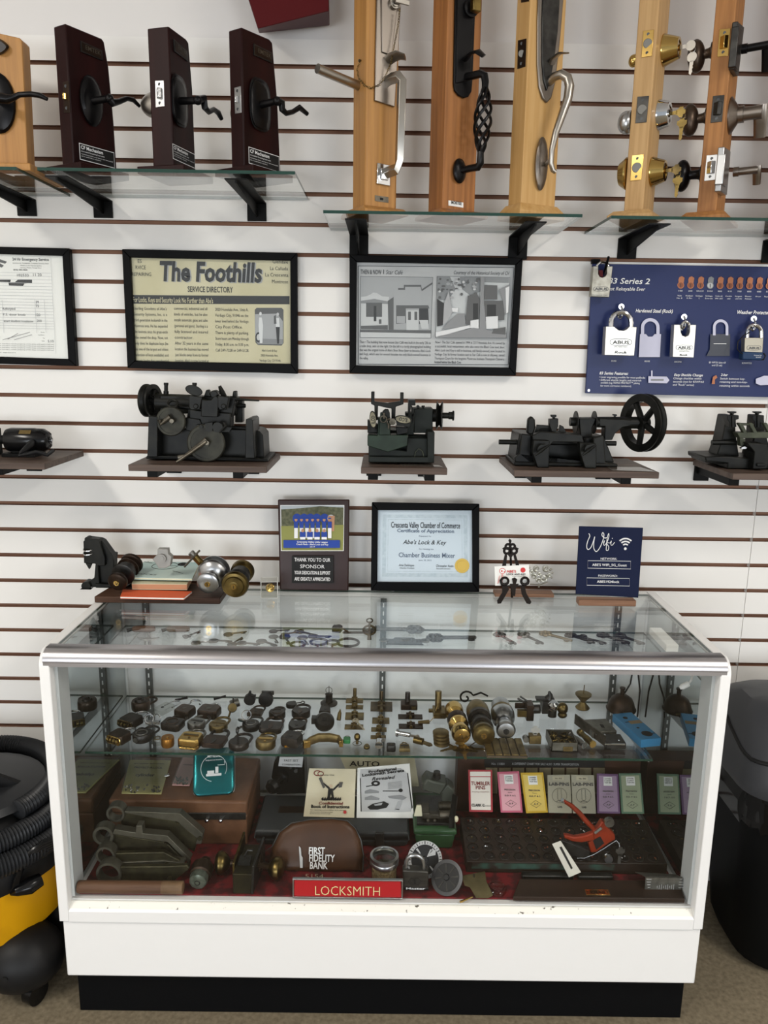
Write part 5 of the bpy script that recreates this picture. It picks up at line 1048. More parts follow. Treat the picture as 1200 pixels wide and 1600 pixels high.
T2 = Tilt(o4[3]-n*.004, n); T2.p(i_, CERT, 0).p([(598, 804), (730, 805), (731, 902), (597, 901)], CERT2, 0).p([(604, 809), (724, 810), (725, 896), (603, 895)], CERT, 0).p([(606, 811), (722, 812), (723, 894), (605, 893)], CERT2, 0).p([(607, 812), (721, 813), (722, 893), (606, 892)], CERT, 0)
crt = T2.out(t, 'certificate')
GOLD = mat('gold seal', 'C8A64A', .35, .4)
g = G(); c = T2.at(722, 884, .001); k = S(c); a = []
for i in range(48): r = (11.8 if i % 2 else 11)*k; a.append(c+u*cos(2*pi*i/48)*r+v*sin(2*pi*i/48)*r)
g.prism(a, n*.0006); g.tor(c+n*.0008, 8*k, .0004, n, 30, 5); part(crt, 'gold_seal', g, GOLD)
T2.letters(crt, [('Crescenta Valley Chamber of Commerce', 665, 825, 9.5, 108, 'c', .012), ('Abe\'s Lock & Key', 663.5, 850.5, 7, 68, 'c', .004, .3), ('Arne Dehilotyan', 635, 885, 4, 24, 'c', 0, .3), ('Christopher Austin', 695, 886, 4, 27, 'c', 0, .3), ('Chamber President', 636, 888.5, 2, 23, 'c'), ('Executive Director', 693, 889.5, 2, 22, 'c')], INK, .0016)
T2.letters(crt, [('Certificate of Appreciation', 665, 832, 5.4, 89, 'c', .02), ('Presented To', 664, 838.8, 2.2, 19, 'c', 0, .2), ('For Hosting the', 666, 859, 2.2, 23, 'c', 0, .2), ('Chamber Business Mixer', 667, 871, 7.6, 88, 'c', .01), ('June 18, 2013', 664, 876.5, 2.4, 20, 'c')], mat('slate blue ink', '5D6B80', .6), .0016)
part(t, 'glass_pane', G().prism([p+n*.002 for p in ips], -n*.001), GLASSF)
# easel with business card
BIRON = mat('dark bronze iron', '1B1512', .45, .5)
t = thing('card_easel', 'little black scrolled iron easel holding a business card on the glass top', 'easel', (W(802, 941, -.19).x, -.17, CT), zmin=CT+.0005)
def ze(x, y): return (750+x/4.2857, 810+y/4.2857)
Y = -.17
def flat(g, pts, Y0, Y1, ya, yb, dep):
    """outline on a leaning plane: depth runs from Y0 at pixel row ya to Y1 at row yb"""
    P_ = [W(x, y, Y0+(Y1-Y0)*(y-ya)/(yb-ya)) for x, y in pts]; return g.prism(P_, (0, dep, 0))
yb = -.185
g = G()
fl = lambda pts: flat(g, [ze(*p) for p in pts], -.145, -.185, 843, 925, .006)
fl([(150, 200), (165, 195), (185, 165), (200, 140), (218, 165), (240, 195), (262, 200), (250, 215), (235, 225), (220, 250), (207, 270), (190, 250), (170, 225)]) if False else None
for c_, r_ in (((187, 188), 14), ((218, 188), 14), ((180, 218), 17), ((228, 218), 17)): g.tor(W(*ze(*c_), -.15), r_*.0017/4.2857*1.1, .0035, Y_, 18, 6)
fl([(192, 150), (202, 138), (212, 150), (206, 170), (198, 170)]); fl([(150, 205), (165, 195), (170, 215)]); fl([(262, 205), (245, 195), (240, 215)]); fl([(180, 235), (230, 235), (205, 270)]); fl([(172, 228), (150, 320), (175, 320), (182, 250)]); fl([(235, 228), (265, 320), (242, 320), (225, 250)])
part(t, 'back', g, BIRON)
g = G()
fr = lambda pts: flat(g, [ze(*p) for p in pts], -.185, -.215, 900, 942, .006)
for c_ in ((165, 420), (300, 420)): g.tor(W(*ze(*c_), -.195), .0095, .0035, Y_, 18, 6)
fr([(132, 415), (150, 405), (150, 440), (170, 450), (300, 450), (315, 440), (330, 412), (318, 400), (330, 440), (300, 455), (235, 460), (215, 455), (165, 460), (140, 450)]); fr([(215, 405), (235, 398), (250, 410), (240, 440), (222, 440)])
fr([(200, 440), (260, 440), (240, 470), (235, 520), (222, 520), (210, 470)]); fr([(150, 455), (185, 458), (195, 475), (175, 510), (140, 570), (118, 572), (116, 555), (150, 500)]); fr([(275, 458), (300, 452), (310, 500), (345, 560), (335, 575), (312, 570), (280, 510)])
part(t, 'front', g, BIRON)
part(t, 'rear_leg', G().tube([W(*ze(205, 250), -.14), V((W(800, 930, -.128).x, -.128, CT+.003))], .003, 8), BIRON)
t2 = thing('business_card', 'white business card with red key figure resting on the iron easel', 'card', (W(800, 915, -.178).x, -.178, W(800, 915, -.178).z))
cq = [ze(97, 322), ze(328, 310), ze(333, 445), ze(102, 450)]; P_ = [W(x, y, -.170-.022*(y-885)/30) for x, y in cq]; u, v, n = tilt_face(*P_); T = Tilt(P_[3], n)
crd = part(t2, 'card', G().prism([P_[3]+u*(p-P_[3]).dot(u)+v*(p-P_[3]).dot(v) for p in P_], -n*.0006), PAPER)
REDINK = mat('red print', 'C83A3C', .5); PINKI = mat('pale red print', 'E0A9A4', .5)
T.e(*ze(288, 346), 4, 4, REDINK).e(*ze(150, 352), 5, 4.4, REDINK).e(*ze(150, 352), 4.2, 3.6, PAPER).e(*ze(146, 353), 1.4, 1.4, REDINK).p([ze(143, 370), ze(155, 370), ze(152, 430), ze(142, 430)], PINKI).p([ze(128, 385), ze(133, 380), ze(128, 430), ze(115, 440)], PINKI).ln(*ze(160, 360), *ze(172, 350), 1, REDINK)
T.out(crd, 'print'); T.letters(crd, [('ABE\'S', *ze(178, 362), 3.6, 15, 'l', .02)], REDINK, .0022); T.letters(crd, [('LOCK AND KEY', *ze(178, 379), 2.8, 30, 'l', .02), ('Locksmith Shop Since 1924', *ze(215, 390), 1.3, 20)], INK, .0022)
# silver scroll ornament on a wood strip
t = thing('scroll_ornament', 'silver cut-metal scrollwork ornament on a thin brown wood strip, behind the business card', 'ornament', (W(830, 921, -.10).x, -.10, CT))
a, b = W(773, 921, -.11), W(865, 922, -.11); part(t, 'wood_base', G().box(((a.x+b.x)/2, -.10, CT+.006), (b.x-a.x, .04, .010)), BEECH, bev=.001)
g = G(); Y = -.10
for (cx, cy, r0, tn, a0) in ((378, 338, 22, 1.6, 90), (440, 335, 24, 1.7, 40), (360, 390, 20, 1.6, 200), (425, 400, 26, 1.8, 300), (395, 370, 14, 1.4, 0), (465, 380, 14, 1.4, 100), (395, 415, 18, 1.5, 150), (345, 355, 14, 1.4, 0)):
    pts = []
    for i in range(30):
        f = i/29; a = radians(a0)+f*tn*2*pi; r = r0*(1-.72*f); pts.append(W(*ze(cx+r*cos(a), cy+r*sin(a)), Y))
    g.tube(pts, .0018, 6)
for p in ((478, 340), (485, 365), (480, 395), (470, 345), (330, 330)): g.ell(W(*ze(*p), Y), .003)
g.tp([(*ze(330, 440), Y), (*ze(400, 445), Y), (*ze(455, 425), Y)], .9, 6).tp([(*ze(395, 440), Y), (*ze(395, 462), Y)], 1.2, 6)
part(t, 'scrollwork', g, mat('silver scroll', 'A9A699', .3, .9))
# wifi sign
Y = -.17
t = thing('wifi_sign', 'navy wireless network sign standing in a brown wooden holder', 'sign', (W(950, 938, Y).x, Y+.01, CT), zmin=CT+.0005)
o4 = [W(904.5, 822, Y+.05), W(1004.5, 824, Y+.05), W(997, 936, Y), W(900.5, 930, Y)]; o4[2].z = o4[3].z = CT+.004
u, v, n = tilt_face(*o4); T = Tilt(o4[3], n)
pnl = part(t, 'panel', G().prism([T.at(905, 822), T.at(1005, 824.5), T.at(997.5, 934), T.at(899.5, 928)], -n*.004), NAVYD, bev=.001)
P_ = [T.at(904, 929, .012), T.at(993, 931, .012)]; a, b = P_
part(t, 'wood_holder', G().box(((a.x+b.x)/2, (a.y+b.y)/2+.006, CT+.009), ((b.x-a.x), .032, .016)), BEECH, bev=.001)
def ze2(x, y): return (750+x/4.2857, 810+y/4.2857)
def stroke(T, g, pts, w, off=.0016, close=False):
    P_ = [T.at(*ze2(x, y), off) for x, y in pts]
    # smooth the polyline
    Q = []
    for i in range(len(P_)-1):
        p0, p1, p2, p3 = P_[max(i-1, 0)], P_[i], P_[i+1], P_[min(i+2, len(P_)-1)]
        for k in range(5):
            s = k/5; Q.append(.5*((2*p1)+(p2-p0)*s+(2*p0-5*p1+4*p2-p3)*s*s+(3*p1-p0-3*p2+p3)*s**3))
    Q.append(P_[-1]); g.tube(Q, (w if isinstance(w, tuple) else (w, .0005)), 6, flat=None) if False else g.tube(Q, w, 6)
g = G()
stroke(T, g, [(728, 100), (735, 118), (722, 150), (714, 185), (722, 208), (742, 195), (760, 150), (768, 122), (762, 160), (762, 200), (778, 222), (800, 200), (822, 150), (830, 110), (822, 95), (816, 112), (832, 130), (850, 128)], .0011)
stroke(T, g, [(826, 165), (834, 148), (828, 172), (834, 180), (850, 160), (862, 125), (862, 100), (852, 130), (846, 190), (846, 214), (858, 212), (862, 190), (848, 165), (872, 165)], .0009)
stroke(T, g, [(872, 165), (880, 150), (876, 172), (884, 180), (902, 160)], .0009)
g.ell(T.at(*ze2(838, 133), .0016), .0012).ell(T.at(*ze2(886, 134), .0016), .0012)
for r_, s_ in ((58, .0022), (40, .0022), (22, .0022)): stroke(T, g, [(974+r_*cos(radians(a)), 186-r_*1.05*sin(radians(a))+10) for a in range(48, 136, 12)], s_)
g.ell(T.at(*ze2(973, 203), .001), (.0038, .001, .0038))
part(pnl, 'script_lettering', g, WINK)
T.out if False else None
T.letters(pnl, [('NETWORK:', *ze2(863, 277), 3.4, 25.5, 'c'), ('PASSWORD:', *ze2(857, 391), 3.4, 30, 'c'), ('ABE\'S WIFI_5G_Guest', *ze2(867, 320), 4, 54, 'c', .008), ('ABES1924lock', *ze2(858, 432), 4, 35, 'c', .008)], WINK, .0012)
g = G()
for x0, y0, x1, y1 in ((722, 283, 1009, 337), (715, 398, 1001, 451)):
    c4 = [T.at(*ze2(x, y), .0008) for x, y in ((x0, y0), (x1, y0+4), (x1, y1+2), (x0, y1-4))]; g.tube(c4, .0006, 5, True)
part(pnl, 'text_box', g, WINK)
# ================================================================== old locks on the middle shelf
GRP = 'old locks on the middle shelf'
def outline(kind, w, h):
    a, b = w/2, h/2
    if kind == 'rect': r = .12*w; return [(x, y) for x, y in ((-a+r, -b), (a-r, -b), (a, -b+r), (a, b-r), (a-r, b), (-a+r, b), (-a, b-r), (-a, -b+r))]
    if kind == 'round': return [(a*cos(2*pi*i/24), b*sin(2*pi*i/24)) for i in range(24)]
    if kind == 'shield': return [(-a*.8, b), (a*.8, b), (a, b*.75), (a, 0), (a*.85, -b*.5), (a*.5, -b*.85), (0, -b), (-a*.5, -b*.85), (-a*.85, -b*.5), (-a, 0), (-a, b*.75)]
    if kind == 'heart': return [(-a*.55, b*.85), (0, b*.7), (a*.55, b*.85), (a*.95, b*.5), (a, 0), (a*.7, -b*.55), (a*.25, -b*.92), (0, -b), (-a*.25, -b*.92), (-a*.7, -b*.55), (-a, 0), (-a*.95, b*.5)]
    if kind == 'trap': return [(-a, -b), (a, -b), (a*.85, b*.8), (a*.6, b), (-a*.6, b), (-a*.85, b*.8)]
def lock(label, px, py, wpx, kind, mb, ms, yaw=0.0, hr=.95, th=.34, sh=.5, open_=False, deco='keyhole', mdeco=None, lift=0.0, z=MZ, sr=.06, extra=None, name='padlock'):
    p = Z(px, py, z); s = S(p); w = wpx*s; h = w*hr; th *= w
    p = Z(px, py, z+th*.6)
    t = thing(name, label, 'padlock', (p.x, p.y, z+.0004), yaw, GRP)
    o = outline(kind, w, h); q = .90
    g = G().rings([[V((x*k, y*k, zz)) for x, y in o] for k, zz in ((.93, 0), (1, th*.14), (1, th*.82), (.92, th))])
    bd = part(t, 'body', g, mb, local=True)
    r = w*sh*.62; zz = th*.5; y0 = h*.5-.1*h if kind != 'round' else h*.30
    if kind in ('heart', 'shield'): y0 = h*.34
    up = y0+h*.42
    if open_:
        pts = [V((-r, y0-.002, zz)), V((-r, up+.25*w, zz))]+[V((-r+r*(1-cos(pi*i/10)), up+.25*w+r*sin(pi*i/10), zz+.004)) for i in range(1, 11)]+[V((r, up+.18*w, zz+.004))]
    else:
        pts = [V((-r, y0-.004, zz)), V((-r, up, zz))]+[V((-r*cos(pi*i/10), up+r*.95*sin(pi*i/10), zz)) for i in range(1, 10)]+[V((r, up, zz)), V((r, y0-.004, zz))]
    part(t, 'shackle', G().tube(pts, w*sr*1.0, 9), ms, local=True)
    md = mdeco or BRONZE
    g = G()
    if deco == 'keyhole': g.cyl((0, -h*.08, th*.98), (0, -h*.08, th*1.05), w*.11, n=14).cyl((0, -h*.16, th*.98), (0, -h*.16, th*1.07), w*.045, n=8)
    elif deco == 'drop': g.prism([V((x*w*.12, y*w*.3-h*.1, th)) for x, y in ((-.6, .5), (0, .9), (.6, .5), (.9, -.2), (.3, -1), (-.3, -1), (-.9, -.2))], (0, 0, th*.09))
    elif deco == 'ring': g.tor((0, -h*.03, th), w*.28, w*.035, Z_, 22, 6)
    elif deco == 'bar': g.box((0, h*.08, th), (w*.7, h*.16, th*.12)).cyl((0, -h*.2, th*.97), (0, -h*.2, th*1.06), w*.06, n=8)
    elif deco == 'front': g.tube([V((x*w*.47, -h*.5-.0008, th*(.5+.42*y))) for x, y in ((-1, -.7), (-.8, -1), (.8, -1), (1, -.7), (1, .7), (.8, 1), (-.8, 1), (-1, .7))], w*.035, 6, True)
    if deco: part(bd, 'escutcheon' if deco != 'front' else 'front_rim', g, md, local=True)
    if extra == 'dials':
        for i in range(4): part(bd, 'number_dial', G().cyl((-w*.33+w*.22*i-w*.07, -h*.5-.0005, th*.5), (-w*.33+w*.22*i+w*.07, -h*.5-.0005, th*.5), th*.33, n=12), mdeco, local=True)
    if extra == 'keyfront': part(bd, 'keyway', G().cyl((0, -h*.5+.002, th*.5), (0, -h*.5-.0015, th*.5), th*.3, n=14), md, local=True)
    if extra == 'dial': part(bd, 'dial', G().cyl((0, -h*.05, th), (0, -h*.05, th*1.25), w*.28, w*.24, 20).cyl((0, -h*.05, th*1.25), (0, -h*.05, th*1.4), w*.12, n=12), md, local=True)
    if extra == 'key':
        part(t, 'key', G().cyl((0, -h*.12, th), (0, -h*.12, th+w*.5), w*.045, n=8).tor((0, -h*.12, th+w*.62), w*.14, w*.035, X_, 16, 6), md, local=True)
    return t
ORNG = mat('orange dial', 'A55A28', .4, .5)
lock('dark brown dial padlock in the back left corner of the middle shelf', 220, 1100, 29, 'round', LOCKBROWN, LOCKBROWN, -.5, .95, .5, .55, extra='dial', deco=None, mdeco=LOCKIRON)
lock('black combination padlock with gold framed dials at the left of the middle shelf', 205, 1125, 29, 'rect', LOCKIRON, CHROME, -.45, .95, .42, .6, deco='front', mdeco=OBRASS, extra='dials')
lock('brown combination padlock with gold frame and orange dials, left front of middle shelf', 187, 1150, 28, 'rect', LOCKBROWN, CHROME, -.45, .9, .5, .6, deco='front', mdeco=BRASS, extra='dials')
lock('dark padlock with oval top ring, second from the left in the front row', 222, 1149, 30, 'shield', GUN, GUN, -.4, 1.0, .42, .6, deco='ring', mdeco=PEWTER, extra='keyfront')
lock('dark brown block padlock with tall open chrome shackle', 289, 1111, 26, 'rect', LOCKBROWN, CHROME, -.35, 1.0, .5, .6, open_=True, deco='keyhole', mdeco=IRONL)
lock('black rounded padlock in front of the brown block padlock', 270, 1131, 32, 'rect', LOCKIRON, LOCKIRON, -.25, .8, .36, .55, deco='ring', mdeco=LOCKBROWN)
lock('grey round padlock with closed pewter shackle', 307, 1131, 28, 'round', PEWTER, PEWTER, -.25, .95, .4, .7, deco='bar', mdeco=GUN, sr=.07)
lock('square dark brown padlock with bright shackle ball behind the pewter disc lock', 327, 1111, 32, 'rect', LOCKBROWN, CHROME, -.2, .8, .42, .35, deco='keyhole', mdeco=IRONL)
lock('round dull brass lever padlock with keyhole and bar', 341, 1134, 29, 'round', DBRASS, DBRASS, -.15, .95, .36, .6, deco='bar', mdeco=OBRASS, sr=.07)
lock('bright gold padlock in the front row, left of the dark square one', 298, 1156, 33, 'rect', BRASS, PEWTER, -.15, .85, .5, .65, deco='bar', mdeco=OBRASS, sr=.07)
lock('dark bronze square padlock with rivets in the front row', 335, 1158, 36, 'rect', mat('rust bronze', '45372F', .45, .7, col2='2C2420', scale=40), GUN, -.15, .85, .22, .6, deco='drop', mdeco=LOCKIRON, sr=.07)
lock('small dark slotted warded padlock behind the ring of keys', 400, 1113, 23, 'trap', mat('brown iron b', '4B4036', .45, .6, col2='2F2822', scale=40), LOCKBROWN, -.2, .8, .3, .62, deco='keyhole', mdeco=LOCKIRON, sr=.065)
lock('oval black padlock in the middle of the second row', 433, 1115, 26, 'round', LOCKIRON, LOCKIRON, -.1, .85, .4, .5, deco='ring', mdeco=LOCKBROWN, sr=.07)
lock('large black heart shaped padlock at the right of the second row', 470, 1114, 29, 'heart', LOCKIRON, LOCKIRON, -.05, .9, .4, .62, deco='drop', mdeco=LOCKBROWN, sr=.07)
lock('dark padlock under a silver key ring with hanging tag', 392, 1133, 27, 'round', GUN, GUN, -.2, .95, .4, .7, deco='ring', mdeco=PEWTER, sr=.07)
lock('flat dark rectangular padlock behind the brass oval one', 424, 1136, 35, 'rect', LOCKIRON, LOCKBROWN, -.12, .78, .26, .6, deco='drop', mdeco=LOCKBROWN, sr=.065)
lock('dark shield shaped padlock beside the flat rectangular one', 464, 1135, 27, 'shield', GUN, LOCKBROWN, -.05, .95, .36, .7, deco='keyhole', mdeco=LOCKIRON, sr=.07)
lock('black oval padlock with a key standing in it, front row', 373, 1162, 32, 'round', LOCKIRON, LOCKIRON, -.2, .9, .34, .65, deco=None, extra='key', mdeco=GUN, sr=.07)
lock('polished brass oval padlock, front row', 415, 1160, 31, 'round', DBRASS, OBRASS, -.05, .9, .42, .62, deco='bar', mdeco=BRASS, sr=.07)
lock('black block padlock with small brass keys at its foot', 456, 1154, 28, 'rect', LOCKIRON, CHROME, -.35, .95, .55, .5, deco='keyhole', mdeco=GUN)
lock('small dark open padlock behind the heart shaped lock', 455, 1101, 15, 'shield', GUN, LOCKIRON, -1.3, 1.1, .45, .5, open_=True, deco=None)
lock('short black padlock with rounded top, behind the round escutcheon', 508, 1110, 18, 'trap', LOCKIRON, LOCKIRON, 0, 1.1, .5, .4, deco='keyhole', mdeco=GUN)
lock('tiny green padlock near the front right of the brass handle', 542, 1156, 11, 'rect', mat('green lacquer', '2C7A44', .3), CHROME, 0, 1.05, .6, .6, deco=None)
lock('clear practice padlock with chrome shackle at the back of the middle shelf', 256, 1107, 20, 'rect', CLEARP, CHROME, -.5, 1.5, .4, .6, deco='keyhole', mdeco=LOCKIRON)
lock('clear and amber practice padlock with twisted brass barrels, front row', 246, 1157, 16, 'round', CLEARP, PEWTER, .3, 1, .6, .4, deco='ring', mdeco=DBRASS)
lock('amber brass cylinder padlock touching the clear one, front row', 262, 1157, 20, 'round', mat('amber brass', '9A6A2C', .3, .8), OBRASS, .2, 1.1, .7, .45, deco='keyhole', mdeco=BRASS)
lock('small black box lock in the front row, right of the chrome cam lock', 611, 1167, 14, 'rect', GUN, LOCKIRON, 0, .9, .7, .3, deco='bar', mdeco=IRONL)
lock('small brass box lock plate beside the black box lock', 632, 1168, 17, 'trap', DBRASS, OBRASS, 0, 1.0, .35, .3, deco='bar', mdeco=GUN)
lock('brass disc tag lock with small ring at the front', 573, 1167, 10, 'round', OBRASS, OBRASS, 0, 1, .4, .4, deco='keyhole', mdeco=GUN)
def sthing(name, label, px, py, cat='lock part', yaw=0.0, z=MZ, group=GRP):
    p = Z(px, py, z); return thing(name, label, cat, (p.x, p.y, z+.0004), yaw, group), S(p)
L_ = dict(local=True)
# chrome shackles, keys, levers
t, s = sthing('luggage_lock', 'pair of small chrome travel locks with upright shackles', 238, 1131)
for i, (x, r) in enumerate(((-.008, .011), (.012, .012))):
    part(t, 'shackle', G().tor((x, 0, .014), r, .0016, V((.4*(1-2*i), -1, .5)), 20, 6), CHROME, **L_); part(t, 'body', G().box((x, 0, .004), (.018, .012, .008)), SATIN, bev=.001, **L_)
for lab, x, y in (('black lever key lying behind the clear practice padlock', 283, 1096), ('black lever key behind the square brown padlock', 343, 1094)):
    t, s = sthing('lever_key', lab, x, y, 'key', .15); part(t, 'lever', G().tube([V((-.016, 0, .004)), V((0, .002, .006)), V((.018, .004, .009))], [.0045, .003, .004], 8), RUBBER, **L_)
t, s = sthing('cam_lock', 'brass cam lock with long gold tailpiece beside the black disc lock', 363, 1113)
part(t, 'body', G().lathe([(.012, 0), (.013, .012), (.011, .026)], (0, 0, .012), V((.2, -.8, .45)), 20), DBRASS, **L_); part(t, 'tailpiece', G().tube([V((0, -.014, .016)), V((-.003, -.034, .004))], .0028, 8), BRASS, **L_); part(t, 'rear_cylinder', G().cyl((-.008, .02, .012), (.012, .03, .016), .012, n=18), PEWTER, **L_); part(t, 'key_bow', G().box((.003, .004, .034), (.004, .009, .014)), GUN, bev=.001, **L_)
t, s = sthing('disc_lock', 'black round disc lock standing on edge at the back of the shelf', 390, 1103); part(t, 'body', G().cyl((0, 0, .016), (0, .012, .017), .016, n=26).cyl((0, -.002, .016), (0, 0, .016), .013, n=26), RUBBER, **L_); part(t, 'knob', G().tube([V((0, .005, .032)), V((.002, .005, .042))], [.005, .003], 8).box((.013, .006, .028), (.008, .006, .005)), RUBBER, **L_)
t, s = sthing('case_lock', 'large black round clasp lock standing on edge behind the dark padlocks', 415, 1106); part(t, 'body', G().lathe([(.017, 0), (.020, .002), (.0205, .014), (.018, .016)], (0, 0, .0208), Y_, 28).tor((0, -.0005, .0208), .013, .0008, Y_, 26, 6), RUBBER, **L_); part(t, 'hinge_plate', G().box((.004, .018, .036), (.034, .006, .010)).tor((.014, .010, .034), .010, .0012, V((-1, -.6, 0)), 18, 6), GUN, **L_)
t, s = sthing('key_ring', 'silver key ring with key and disc tag resting on a dark padlock', 386, 1136, 'key ring', z=MZ); part(t, 'ring', G().tor((0, -.004, .036), .012, .0012, V((.3, -1, .4)), 24, 6), CHROME, **L_); part(t, 'disc_tag', G().cyl((-.011, -.012, .0225), (-.0105, -.010, .0245), .011, n=18), PEWTER, **L_); part(t, 'key', G().box((-.016, -.026, .010), (.006, .022, .003), Matrix.Rotation(-.6, 3, 'Z')), SATIN, **L_)
t, s = sthing('brass_keys', 'bunch of small brass keys in front of the black block padlock', 446, 1167, 'keys'); g = G()
for i in range(4): a = -.6+.4*i; g.cyl((cos(a)*.006-.004, -.004+i*.002, .002+i*.001), (cos(a)*.006-.004, -.004+i*.002, .0035+i*.001), .005, n=12).box((.006+i*.002, sin(a)*.008, .002+i*.001), (.012, .003, .0014))
part(t, 'keys', g, BRASS, **L_)
t, s = sthing('brass_pull', 'curved brass pull handle lying at the front of the middle shelf', 505, 1162, 'handle')
pts = [V((-.040, -.018, .009)), V((-.030, -.010, .013)), V((-.012, .002, .015)), V((.015, .004, .015)), V((.038, .000, .013)), V((.046, -.012, .009))]
part(t, 'grip', G().tube(pts, [(.010, .006), (.012, .006), (.013, .007), (.013, .007), (.012, .006), (.009, .006)], 10, flat=Z_), DBRASS, **L_); part(t, 'end_plate', G().box((-.040, -.020, .009), (.018, .010, .018), Matrix.Rotation(.5, 3, 'Z')).box((.046, -.012, .008), (.010, .012, .016)), BRASS, bev=.001, **L_); part(t, 'screw_stud', G().cyl((-.048, .0, .006), (-.040, .0, .006), .004, n=10), OBRASS, **L_)
t, s = sthing('lock_escutcheon', 'round dark iron lock escutcheon with a square hole', 507, 1137); part(t, 'rose', G().lathe([(.026, 0), (.026, .008), (.020, .016), (.018, .018)], (0, 0, .015), V((0.05, -.62, .78)), 30).box((-.024, .004, .020), (.02, .02, .016)), GUN, **L_)
n_ = V((0.05, -.62, .78)).normalized(); c_ = V((0, 0, .015))+n_*.0183; u_ = X_; v_ = n_.cross(u_).normalized()
part(t, 'square_hole', G().prism([c_+u_*a+v_*b for a, b in ((-.006, -.005), (.006, -.005), (.006, .005), (-.006, .005))], n_*.0006), INK, **L_)
t, s = sthing('ring_lock', 'black barrel lock with upright wire ring on an oval base', 514, 1100); part(t, 'base', G().lathe([(.024, 0), (.024, .004), (.016, .007)], (0, 0, 0), Z_, 24), LOCKIRON, **L_); part(t, 'barrel', G().lathe([(.011, .006), (.010, .026), (.011, .030), (.006, .033)], (0, 0, 0), Z_, 18), LOCKIRON, **L_); part(t, 'ring', G().tor((0, 0, .041), .009, .001, Y_, 20, 6).cyl((0, 0, .032), (0, 0, .054), .0012, n=6), PEWTER, **L_)
t, s = sthing('brass_plug', 'small brass key plug standing between the escutcheon and the slide bolts', 529, 1126); part(t, 'plug', G().lathe([(.0055, 0), (.006, .004), (.005, .02), (.003, .024), (.001, .03)], (0, 0, 0), V((.15, .5, 1)), 14), DBRASS, **L_)
def slide_bolt(label, px, py, w, h, mm, knob=False, group='flat brass bolts and latches'):
    t, s = sthing('slide_bolt', label, px, py, 'bolt', 0.0, group=group); w *= s; h *= s*2.1
    part(t, 'plate', G().box((0, 0, .0015), (w, h, .003)), mm, bev=.0006, **L_); part(t, 'barrel', G().tube([V((0, -h*.62, .006)), V((0, h*.62, .006))], .0045, 10), OBRASS, **L_)
    part(t, 'keeper', G().box((0, -h*.2, .006), (w*.34, h*.14, .011)).box((0, h*.2, .006), (w*.34, h*.14, .011)), mm, bev=.001, **L_)
    if knob: part(t, 'knob', G().cyl((0, h*.5, .004), (0, h*.62, .032), .0052, n=12), mm, **L_)
slide_bolt('brass slide bolt with tall upright barrel at the back, left of the centre standard', 554, 1096, 27, 7, DBRASS, True)
slide_bolt('brass slide bolt second from the back in the centre column', 554, 1106, 27, 6, DBRASS)
slide_bolt('wide brass slide bolt under the pale skeleton key', 554, 1120, 29, 11, OBRASS)
slide_bolt('brass slide bolt at the front of the centre column', 553, 1137, 29, 7, DBRASS)
slide_bolt('bronze pointed chest latch at the back, by the centre standard', 596, 1105, 34, 15, mat('bronze latch', '5C4D37', .4, .8, col2='3B3225', scale=50), True)
slide_bolt('square bronze chest latch below the pointed one', 595, 1127, 27, 9, DBRASS)
slide_bolt('narrow bronze latch plate third in the column below the pointed one', 592, 1141, 24, 6, OBRASS)
slide_bolt('narrow bronze latch plate at the front of the column by the centre standard', 591, 1153, 24, 5, DBRASS)
slide_bolt('dark bronze bolt with low curved keeper, right of the centre standard', 641, 1121, 38, 7, BRONZE)
slide_bolt('dark bronze latch with brass tongue, right of the centre standard', 642, 1136, 38, 7, BRONZE)
t, s = sthing('rim_lock', 'dark bronze rim lock box with upright knob at the back of the shelf', 639, 1106); part(t, 'case', G().box((0, 0, .008), (.046, .034, .016)), BRONZE, bev=.002, **L_); part(t, 'knob', G().cyl((-.004, .006, .016), (-.004, .010, .042), .0075, .0068, 16), LOCKIRON, **L_); part(t, 'bolt', G().box((.012, -.0165, .008), (.012, .004, .008)), DBRASS, **L_)
t, s = sthing('mortise_cylinder', 'tall brass bar cylinder lock with curved spring blade', 686, 1118); part(t, 'barrel', G().cyl((-.002, .012, .008), (-.002, .02, .062), .009, n=18), DBRASS, **L_); part(t, 'case', G().box((0, .004, .008), (.034, .05, .016)).box((.02, -.006, .006), (.024, .02, .012)).box((-.018, .016, .006), (.02, .012, .008)), OBRASS, bev=.0015, **L_)
part(t, 'spring_blade', G().tube([V((-.028, -.044, .003)), V((-.016, -.024, .006)), V((-.010, -.004, .016)), V((-.002, .006, .032))], [(.004, .0008), (.003, .0008), (.003, .0008), (.002, .0008)], 6), BRASS, **L_); part(t, 'side_bolt', G().tube([V((-.03, -.05, .006)), V((-.06, -.054, .006))], [.006, .004], 10), DBRASS, **L_)
p = Z(690, 1163, MZ)
for i in range(4):
    single('brass_disc', ['lowest brass disc of the stack in front of the knobs', 'second brass disc from the bottom of the stack', 'third brass disc from the bottom of the stack', 'topmost brass disc of the stack in front of the knobs'][i], 'disc', G().lathe([(.018, 0), (.0205, .0015), (.0205, .0065), (.018, .008)], V((p.x-.0008*i, p.y+.002*i, MZ+.0004+.0082*i)), Z_, 30), DBRASS, group='stack of brass discs')
